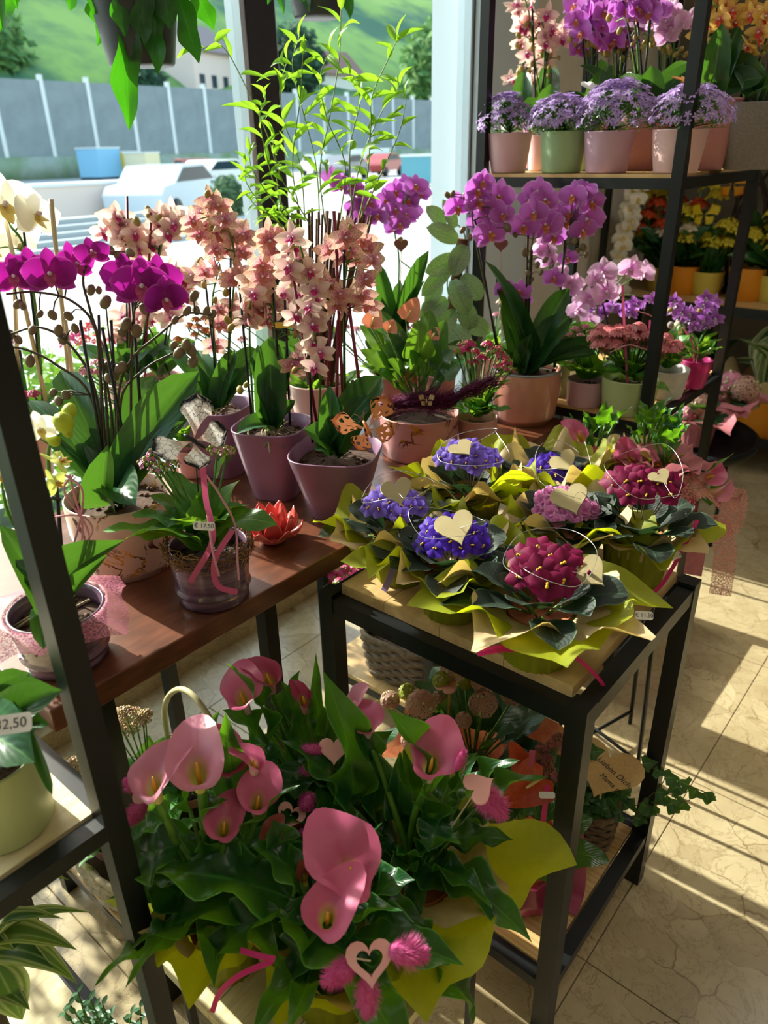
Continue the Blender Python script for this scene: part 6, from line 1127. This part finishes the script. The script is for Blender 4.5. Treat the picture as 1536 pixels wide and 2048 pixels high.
for pts, n_ in (([(1250, 1620), (1290, 1600), (1330, 1555), (1290, 1530), (1270, 1530)], 7), ([(1270, 1640), (1320, 1600), (1360, 1570), (1400, 1580), (1420, 1590)], 9), ([(1260, 1640), (1300, 1610), (1340, 1610), (1380, 1600)], 6), ([(1200, 1640), (1230, 1600), (1250, 1570), (1225, 1580)], 5), ([(1170, 1600), (1190, 1560), (1175, 1490)], 5)):
    P = spline([q(x, y, -.03) for x, y in pts], 5); ob('vine_stem', MB().tube(P, .0012, 5).mesh('vine', plain('vine_brown', '5a4a34', .7)), t)
    for i in range(n_): p = P[int((i + .7) / n_ * (len(P) - 1))]; leaf(t, 'ivy', p, p + (RT * R.uniform(-.3, 1) + V((0, 0, R.uniform(-1, .6)))).normalized() * .034, .036, up=toview(p))
hp = q(1208, 1543, -.05); ho = thing('lettered_heart', 'large plain wooden heart with handwritten words in the ivy basket', 'sign', hp); Mh = face(hp, (toview(hp) + V((.15, 0, 0))), (.14, -.16, 1), roll=0); ob('heart', heartmesh(0, .08).mesh('heart', plain('bare_wood', 'cfae74', .6, c2='c4a066', sc=14), False), ho, Mh @ Matrix.Diagonal((.084, .07, .06, 1)) @ T((0, .0, 0)))
for s_, x, y, sz in (('Wir', -.035, .018, .017), ('Lieben Dich', .018, .008, .017), ('Mama', .012, -.014, .015)): text(ho, s_, Mh @ T((x, y, .004)) @ Matrix.Rotation(-.3, 4, 'Z'), sz, M_INK, shear=.3)
Hp = heartpts(20, .009); ob('drawn_heart', MB().tube([Mh @ V((.042 + x * .8, -.028 + y, .0035)) for x, y in Hp + Hp[:1]], .0007, 4).mesh('drawn_heart', M_INK), ho); ob('pick', MB().tube([hp - V((0, 0, .05)), hp - V((0, 0, .14))], .0025, 6).mesh('pick', M_TAN), ho)
# loose rose mesh band and dropped leaf
ribbon(thing('mesh_band', 'rose mesh band hanging by the ivy basket under the oak table', 'ribbon', V((1.08, .40, LZ))), [V((1.07, .42, LZ + .17)), V((1.06, .40, LZ + .1)), V((1.04, .385, LZ + .03)), V((1.0, .38, LZ + .008))], .04, M_FOIL)
# ================================================================ under the window table
b = V((1.50, 1.16, .13)); q = lambda x, y, o=0.0: dp(x, y, b, o); t = thing('planted_basket', 'grey wicker basket with pink kalanchoe on the shelf behind the oak table', 'basket', b); basket(t, b, .12, .12, .15, M_WICK, 9, 26, 1.15, rot=.1, r=.005); c = b + V((0, 0, .14)); crown(t, c, 'kal', 26, .14, .06, (.2, 1.4)); 
for x, y in ((668, 1150), (690, 1140), (712, 1135), (680, 1165), (716, 1150), (735, 1142), (660, 1165), (700, 1155)): p = q(x, y, rnd(.04)); cluster(t, p, .02, M_PKK, M_GNB, 26, .008, open_=.7); stake(t, c, p - V((0, 0, .01)), M_STEMG, .003, 'flower_stalk')
for x, y in ((645, 1175), (646, 1215), (700, 1185), (730, 1180), (750, 1190)): leaf(t, 'kal', c + V((-.05, 0, .1)), q(x, y, -.05), .05)
# long pale basket of kalanchoes
b = V((.58, 1.21, .13)); q = lambda x, y, o=0.0: dp(x, y, b, o); t = thing('planted_basket', 'long pale cane basket with hoop handle on the shelf under the window table', 'basket', b); pt = basket(t, b, .16, .12, .11, M_WICL, 7, 30, 1.1, r=.004, rot=0)
hd_ = [b + V((.13, .12, .1)), b + V((.14, .12, .26)), b + V((.14, .04, .36)), b + V((.14, -.04, .36)), b + V((.14, -.11, .26)), b + V((.13, -.12, .1))]
ob('handle', MB().tube(spline(hd_, 8), .007, 8).mesh('handle', plain('cane_handle', 'cfc79c', .35, c2='b8ae80', sc=40)), t)
M_KB = plain('yellow_green_bud', 'b8c070', .5, .2, c2='d8a0a0', sc=200)
for lab, x0, y0, z0, heads, fm in (('budding kalanchoe behind the left post, right of it in the cane basket', .62, 1.28, .14, [(232, 1432), (250, 1425), (268, 1430), (285, 1440), (290, 1430), (240, 1450), (262, 1460), (225, 1455)], M_KB), ('budding kalanchoe between the left post and the window table leg', .48, 1.22, .14, [(115, 1545), (135, 1535), (150, 1530), (158, 1560), (170, 1580), (125, 1560), (175, 1610), (180, 1635), (145, 1555), (160, 1540)], M_KB), ('bright pink kalanchoe by the leftmost pale calla', .53, 1.13, .14, [(260, 1600), (275, 1610), (255, 1620), (285, 1595), (268, 1585), (262, 1560)], M_PKK), ('lilac pink kalanchoe behind the big pale calla', .68, 1.2, .14, [(355, 1480), (370, 1475), (385, 1480), (362, 1495), (380, 1495), (400, 1485)], plain('lilac_pink_floret', 'c86ab4', .5, .3)), ('budding kalanchoe right of the hoop handle', .72, 1.12, .14, [(405, 1495), (415, 1490), (425, 1500)], M_KB)):
    b2 = V((x0, y0, .245)); q = lambda x, y, o=0.0: dp(x, y, b2, o); k = mpp(b2); kalan(lab, V((x0, y0, .15)), .045, .035, .1, M_ROSE, q, k, heads, [], fm, M_KB, .25, 18, .11, open_=.6 if fm is not M_KB else .1, r=.02, hn=34, d=.0065)
# ================================================================ left rack
b, rt, rb, h = potpx(-15, 1700, .85, 1510, 180, 175); q = lambda x, y, o=0.0: dp(x, y, b, o); k = mpp(b); t = thing('potted_orchid', 'orchid with price tag in large pale green pot, left rack', 'orchid', b); pot(t, b, rt, rb, h, M_GP, 'plain', M_BARK, sub=.01); bt = V((b.x, b.y, .85 + h))
for x, y, o_, wd, bx, by in ((125, 1380, .0, .05, 0, 1480), (100, 1370, .04, .06, -20, 1470), (100, 1450, -.02, .05, 0, 1500), (105, 1590, -.06, .012, 20, 1400), (0, 1540, -.07, .05, -30, 1470), (70, 1525, -.08, .07, -30, 1500), (60, 1345, .06, .05, -20, 1460)): leaf(t, 'phal', q(bx, by, 0), q(x, y, o_), wd, arch=1.2)
stake(t, bt, q(20, 1400), M_STEMG, .004, 'flower_stalk'); pricetag(t, q(22, 1448, -.07), V((-.45, -.5, .6)), V((.05, .1, 1)), '32,50', .042, .02)
b = V((.10, .93, .114)); q = lambda x, y, o=0.0: dp(x, y, b, o); t = thing('potted_dracaena', 'striped green and cream dracaena on the bottom of the left rack', 'dracaena', b); bt = b + V((0, 0, .26)); pot(t, b, .07, .055, .12, plain('dark_plastic', '1c1e1e', .4), 'plain', M_SOIL); ob('trunk', MB().tube([b + V((0, 0, .1)), bt + V((0, 0, .05))], [.04, .038], 14).mesh('trunk', plain('cane_trunk', '7a6a52', .8, c2='8c7c62', sc=30, bump=.4)), t)
for x, y, bx, by, wd in ((140, 1760, -20, 1830, .03), (185, 1825, -10, 1900, .022), (155, 1968, -20, 1900, .035), (128, 1838, -10, 1870, .02), (60, 1800, -60, 1860, .03), (155, 1900, -20, 1880, .03), (45, 2040, -10, 1930, .04), (110, 1940, -30, 1900, .035), (60, 2020, -30, 1950, .03), (30, 1900, -60, 1880, .03)): leaf(t, 'dra', q(bx, by, 0), q(x, y, -.03), wd * 1.5, arch=.6)
b = V((.235, .80, .114)); q = lambda x, y, o=0.0: dp(x, y, b, o); t = thing('potted_succulent', 'small dark green jade like succulent at the bottom left corner', 'succulent', b); pot(t, b, .05, .04, .06, plain('dark_plastic', '1c1e1e', .4), 'plain', M_SOIL)
for x, y in ((155, 1985), (140, 2010), (180, 2000), (190, 2015), (165, 2020), (280, 2015), (262, 2028), (205, 2010), (130, 2025), (220, 2030)):
    top = q(x, y, rnd(.02)); P = spline([b + V((0, 0, .055)), (b + V((0, 0, .055))).lerp(top, .6) + V((rnd(.01), rnd(.01), -.01)), top], 5); ob('stem', MB().tube(P, .0015, 5).mesh('stem', M_STEMG), t)
    for j in range(4, 11):
        for s_ in (0, PI): a = s_ + j * PI / 2 + .3; leaf(t, 'cras', P[j], P[j] + V((math.cos(a), math.sin(a), .5)) * .013, .008)
# ================================================================ hanging staghorn ferns
def staghorn(label, x, y, Y, r, h, fronds):
    b = atY(x, y, Y); t = thing('hanging_fern', label, 'fern', b); k = mpp(b); q = lambda x, y, o=0.0: dp(x, y, b, o); mp = plain('grey_hanging_pot', '343b40', .4); pot(t, b, r, r * .72, h, mp, 'plain', M_SOIL); c = b + V((0, 0, h))
    for i in range(3): a = i * 2.09; ob('hanger_wire', MB().tube([c + V((math.cos(a) * r * .95, math.sin(a) * r * .95, -.002)), V((b.x, b.y, 2.8))], .0014, 5).mesh('hanger', M_BLACK), t)
    ob('hanger_wire', MB().tube([V((b.x, b.y, 2.78)), V((b.x, b.y, 3.08))], .0014, 5).mesh('hanger', M_BLACK), t)
    for (x0, y0, x1, y1, off, wd) in fronds: leaf(t, 'fern', q(x0, y0, off * .5), q(x1, y1, off), wd, up=-toview(b) * -1, arch=.5)
    return t, c, q
t, c, q = staghorn('staghorn fern in grey hanging pot at the top left of the window', 285, 132, 1.45, .088, .15,
    [(250, -60, 258, 262, -.06, .075), (300, -60, 315, 150, -.08, .06), (340, -60, 398, 128, -.04, .06), (360, -80, 428, 60, .03, .06), (230, -40, 195, 92, .04, .035), (190, -60, 200, 60, .0, .06), (230, -60, 250, 75, -.09, .05), (280, -60, 290, 90, -.1, .06), (150, -80, 140, 22, .02, .04), (60, -120, 0, 65, .02, .05), (320, -60, 340, 60, -.08, .06), (210, -40, 185, 30, -.05, .05)])
t, c, q = staghorn('smaller staghorn fern hanging at the top right of the dark window post', 635, 36, 1.6, .085, .15, [(550, -80, 568, 30, -.02, .03), (690, -80, 700, 38, -.05, .05), (600, -80, 618, 25, -.07, .04), (560, -90, 535, 10, .02, .03)])
t = thing('hanging_fern', 'light green frond tips of a third hanging fern at the top left corner', 'fern', atY(-20, -150, 1.5)); b = atY(-20, -150, 1.5); q = lambda x, y, o=0.0: dp(x, y, b, o); pot(t, b, .07, .05, .12, plain('grey_hanging_pot', '343b40', .4), 'plain', M_SOIL); ob('hanger_wire', MB().tube([b + V((0, 0, .1)), V((b.x, b.y, 3.08))], .0014, 5).mesh('hanger', M_BLACK), t)
for x, y in ((5, 62), (35, 20), (-20, 40)): leaf(t, 'fern', b + V((0, 0, .1)), q(x, y, 0), .05, up=toview(b))
# ================================================================ right side: hydrangeas on the round table
for lab, x, y, z, heads, pm, lf in (('pink hydrangea in rose paper at the front of the round black table', 2.9, .85, .531, [(1395, 812, .05), (1372, 832, .035), (1412, 835, .03)], M_PINKP, .11), ('dusty pink hydrangea at the back of the round black table', 3.16, .84, .531, [(1487, 782, .06), (1462, 766, .045), (1500, 805, .035)], M_PINKP, .11), ('cream and rose hydrangea in the middle of the round black table', 3.03, 1.0, .531, [(1451, 808, .045), (1436, 790, .035)], M_KRAFT, .1)):
    b = V((x, y, z)); hydrangea(lab, b, .1, .075, None, [(dp(hx, hy, b, rnd(.03)), r, (M_HP, M_PKL)[i % 2]) for i, (hx, hy, r) in enumerate(heads)], M_HP, pm, 16, .08, .11, fl=.11, rise=.03, rot=.2 + x, fd=.012)
b = V((3.22, .62, 0)); t = thing('floor_planter', 'orange pot with cream paper on the low shelf at the right edge', 'pot plant', atX(1515, 850, 4.15)); b = atX(1515, 850, 4.15); b.z = .2; t.location = b; WM[t] = T(b); pot(t, b, .15, .11, .2, plain('orange_pot', 'd88a1c', .4), 'plain', M_SOIL); wrap(t, b, .1, .14, .2, .14, .1, M_KRAFT, .3, 4, f0=.8); crown(t, b + V((0, 0, .2)), 'dra', 16, .4, .05, (.8, 1.4))
# ================================================================ far wall unit
M_ORP = plain('orange_pot', 'd88a1c', .4); M_YLP = plain('yellow_pot', 'd6c45a', .4); M_YFL = plain('yellow_floret', 'd8c838', .6, .25); M_WFL = plain('cream_floret', 'e8dcc0', .6, .25); M_ORFL = plain('orange_red_floret', 'c84a1c', .6, .25)
cols = [('orange', M_ORP, M_YFL), ('yellow', M_YLP, M_YFL), ('orange', M_ORP, M_ORFL), ('pale yellow', M_YLP, M_WFL)]
for i, (x, lab) in enumerate(((1490, 'large orange pot of yellow flowers at the right end of the far shelf'), (1408, 'pale yellow pot beside the big orange one on the far shelf'), (1362, 'orange pot of tall yellow flowers behind the rack post'), (1318, 'red orange pot behind the large striped orchid on the far shelf'), (1270, 'shadowed pot of white roses on the far shelf'), (1215, 'yellow flower pot at the left of the far shelf'), (1160, 'green leafy pot behind the lilac orchids on the far shelf'), (1545, 'yellow pot cut off by the right edge on the far shelf'))):
    b = atX(x, 600, 4.3); b.z = .85; b.y = min(b.y, 1.58); t = thing('potted_plant', lab, 'pot plant', b); r = (.11, .085, .1, .09, .08, .08, .09, .09)[i]; c_ = cols[(0, 1, 0, 2, 3, 1, 3, 1)[i]]; pot(t, b, r, r * .78, r * 1.5, c_[1], 'plain', M_SOIL); c = b + V((0, 0, r * 1.5)); crown(t, c, ('hyd', 'anth', 'phal')[i % 3], 16, .26, .1, (.3, 1.3)); rr = random.Random(i)
    if i != 6:
        for j in range(13): p = c + V((rr.uniform(-.12, .05), rr.uniform(-.17, .17), rr.uniform(.14, (.2, .2, .55, .35, .34, .45, .3, .3)[i]))); cluster(t, p, .045, c_[2], c_[2], 16, .028, open_=1.0, seed=j); stake(t, c, p, M_STEMG, .004, 'flower_stalk')
b = atX(1255, 560, 4.3); t = thing('white_garland', 'hanging chain of small white blossoms in front of the far wall', 'garland', b); P = spline([atX(1275, 330, 4.1), atX(1272, 400, 4.1), atX(1255, 450, 4.1), atX(1245, 530, 4.1), atX(1240, 620, 4.1)], 8); ob('cord', MB().tube(P, .006, 5).mesh('cord', M_TAN), t)
for i in range(0, len(P), 1): ob('blossom', budmesh(plain('white_blossom', 'cfc4b8', .6, .2)) if 0 else orchidflower('white')[0], t, face(P[i] + V((-.01, rnd(.03), rnd(.02))), (-1, -.6 + rnd(.5), rnd(.5)), s=.05))
for (x, y, s, m, lab) in ((1465, 370, .085, M_ORFL, 'orange and yellow butterfly ornament high on the far wall'), (1408, 430, .075, M_YFL, 'yellow butterfly ornament below the orange one on the far wall')):
    p = atX(x, y, 4.2); t = thing('butterfly_ornament', lab, 'butterfly', p); butterfly(t, p, (-1, -.6, .1), (0, 0, 1), s * 1.1, petalmat('fly_' + lab[:6].strip(), 'd8a020', 'e0a828', 'd8801c') if m is M_ORFL else plain('butter_yellow', 'd8c020', .5, .2), M_BLACK); ob('pick', MB().tube([p, atX(x - 8, 560, 4.25)], .004, 5).mesh('pick', plain('dark_branch', '3a2e26', .8)), t)
t = thing('branch_bundle', 'bundle of dark bare branches standing behind the far shelf plants', 'branches', V((4.45, .9, .85)))
for i in range(26): y0 = R.uniform(.3, 1.3); ob('branch', MB().tube(spline([V((4.45, y0, .85)), V((4.45 + rnd(.1), y0 + rnd(.15), 1.3)), V((4.45 + rnd(.2), y0 + rnd(.5), 1.95))], 4), [.012, .005], 6).mesh('branch', plain('dark_branch', '3a2e26', .8)), t)
for lab, x, y, fm in (('green and yellow grass like plant on the lower far shelf', 4.3, .9, 0), ('dark leafy plant on the lower far shelf behind the round table', 4.3, 1.3, 1), ('spiky yellow green plant at the right edge of the lower far shelf', 4.25, .45, 0)):
    b = V((x, y, .2)); t = thing('potted_plant', lab, 'pot plant', b); pot(t, b, .1, .08, .14, M_GRY, 'plain', M_SOIL); crown(t, b + V((0, 0, .14)), ('dra', 'hyd')[fm], 24, .34, (.035, .1)[fm], (.7, 1.4))

# ================================================================ planting just outside the pane
t = thing('outdoor_planter', 'long grey planter of leafy shrubs and red flowers outside the pane', 'planter', V((-.3, 2.45, GZ)))
ob('trough', MB().box(-2.1, 1.62, 2.25, 2.3, GZ, .45).box(-2.1, 1.62, 2.65, 2.7, GZ, .45).box(-2.1, -2.05, 2.3, 2.65, GZ, .45).box(1.57, 1.62, 2.3, 2.65, GZ, .45).box(-2.05, 1.57, 2.3, 2.65, GZ, .38).mesh('trough', M_CONC, False), t)
f = MB(); rr = random.Random(12)
for i in range(7500):
    x = rr.uniform(-2.0, 1.52); top = 1.0 + .14 * noise.noise(V((x * 2.2, 0, 0))); p = V((x, 2.475 + rr.uniform(-.2, .2), .4 + (top - .4) * rr.random() ** .6)); s = rr.uniform(.014, .03); u = V((rr.uniform(-1, 1), rr.uniform(-1, 1), rr.uniform(-.2, 1))).normalized(); v = u.orthogonal().normalized()
    f.add([p, p + u * s + v * s * .5, p + u * s * 2, p + u * s - v * s * .5], [(0, 1, 2, 3)], [(.5, 0), (0, .5), (.5, 1), (1, .5)])
tag(ob('foliage', f.mesh('foliage', plain('shrub_green', '4a7a34', .7, .3, c2='6fa044', sc=6, tcol='9ccc3a')), t), kind='stuff')
for i in range(40): p = V((rr.uniform(-1.9, 1.5), 2.46 + rr.uniform(-.18, .15), rr.uniform(.98, 1.1))); cluster(t, p, .03, (plain('red_floret', 'd8343c', .5, .3), M_PKK)[i % 2], M_GNB, 14, .014, open_=1.0, seed=i)
# ================================================================ families of like things
GROUPS = {'african_violet': 'wrapped african violets on the oak table', 'glitter_heart': 'gold glitter hearts in the violets', 'potted_campanula': 'campanulas on the upper rack shelf', 'container': 'containers beyond the street', 'car': 'cars outside', 'tree': 'trees beyond the barrier', 'house': 'houses on the slope',
          'hanging_fern': 'staghorn ferns hanging in the window', 'butterfly_pick': 'butterfly picks', 'butterfly_ornament': 'butterfly ornaments on the far wall', 'planted_basket': 'planted baskets on the low shelves', 'shelf_rack': 'black steel racks'}
for o in [x for x in C.objects if x.parent is None and 'label' in x and 'group' not in x]:
    n = o.name.split('.')[0]; p = o.matrix_basis.translation; g_ = GROUPS.get(n)
    if n == 'potted_calla': g_ = 'calla lilies on the low bench' if p.z < .6 else 'calla lilies on the plant stand'
    elif n == 'potted_orchid': g_ = 'orchids on the upper rack shelf' if p.z > 1.4 else 'orchids on the lower rack shelf' if p.x > 1.85 else 'orchids on the window table' if p.x > .31 else None
    elif n == 'potted_kalanchoe': g_ = 'kalanchoes on the rack' if p.x > 1.85 and p.y < 1.25 and p.z > .93 else 'kalanchoes on the window table' if p.z > .6 else 'kalanchoes in the cane basket' if p.x < .8 else None
    elif n == 'potted_hydrangea' and p.x > 2: g_ = 'hydrangeas on the round black table'
    elif n == 'potted_plant': g_ = 'pots on the far shelf' if p.x > 4 and p.z > .5 else 'plants on the lower far shelf' if p.x > 4 else 'leafy pots on the lower rack shelf'
    elif n == 'heart_pick': g_ = 'pink hearts with tufts in the callas' if p.z < .8 and p.x < .9 else 'wooden heart picks among the orchids' if p.z < 1.45 and p.z > .9 else None
    if g_: o['group'] = g_
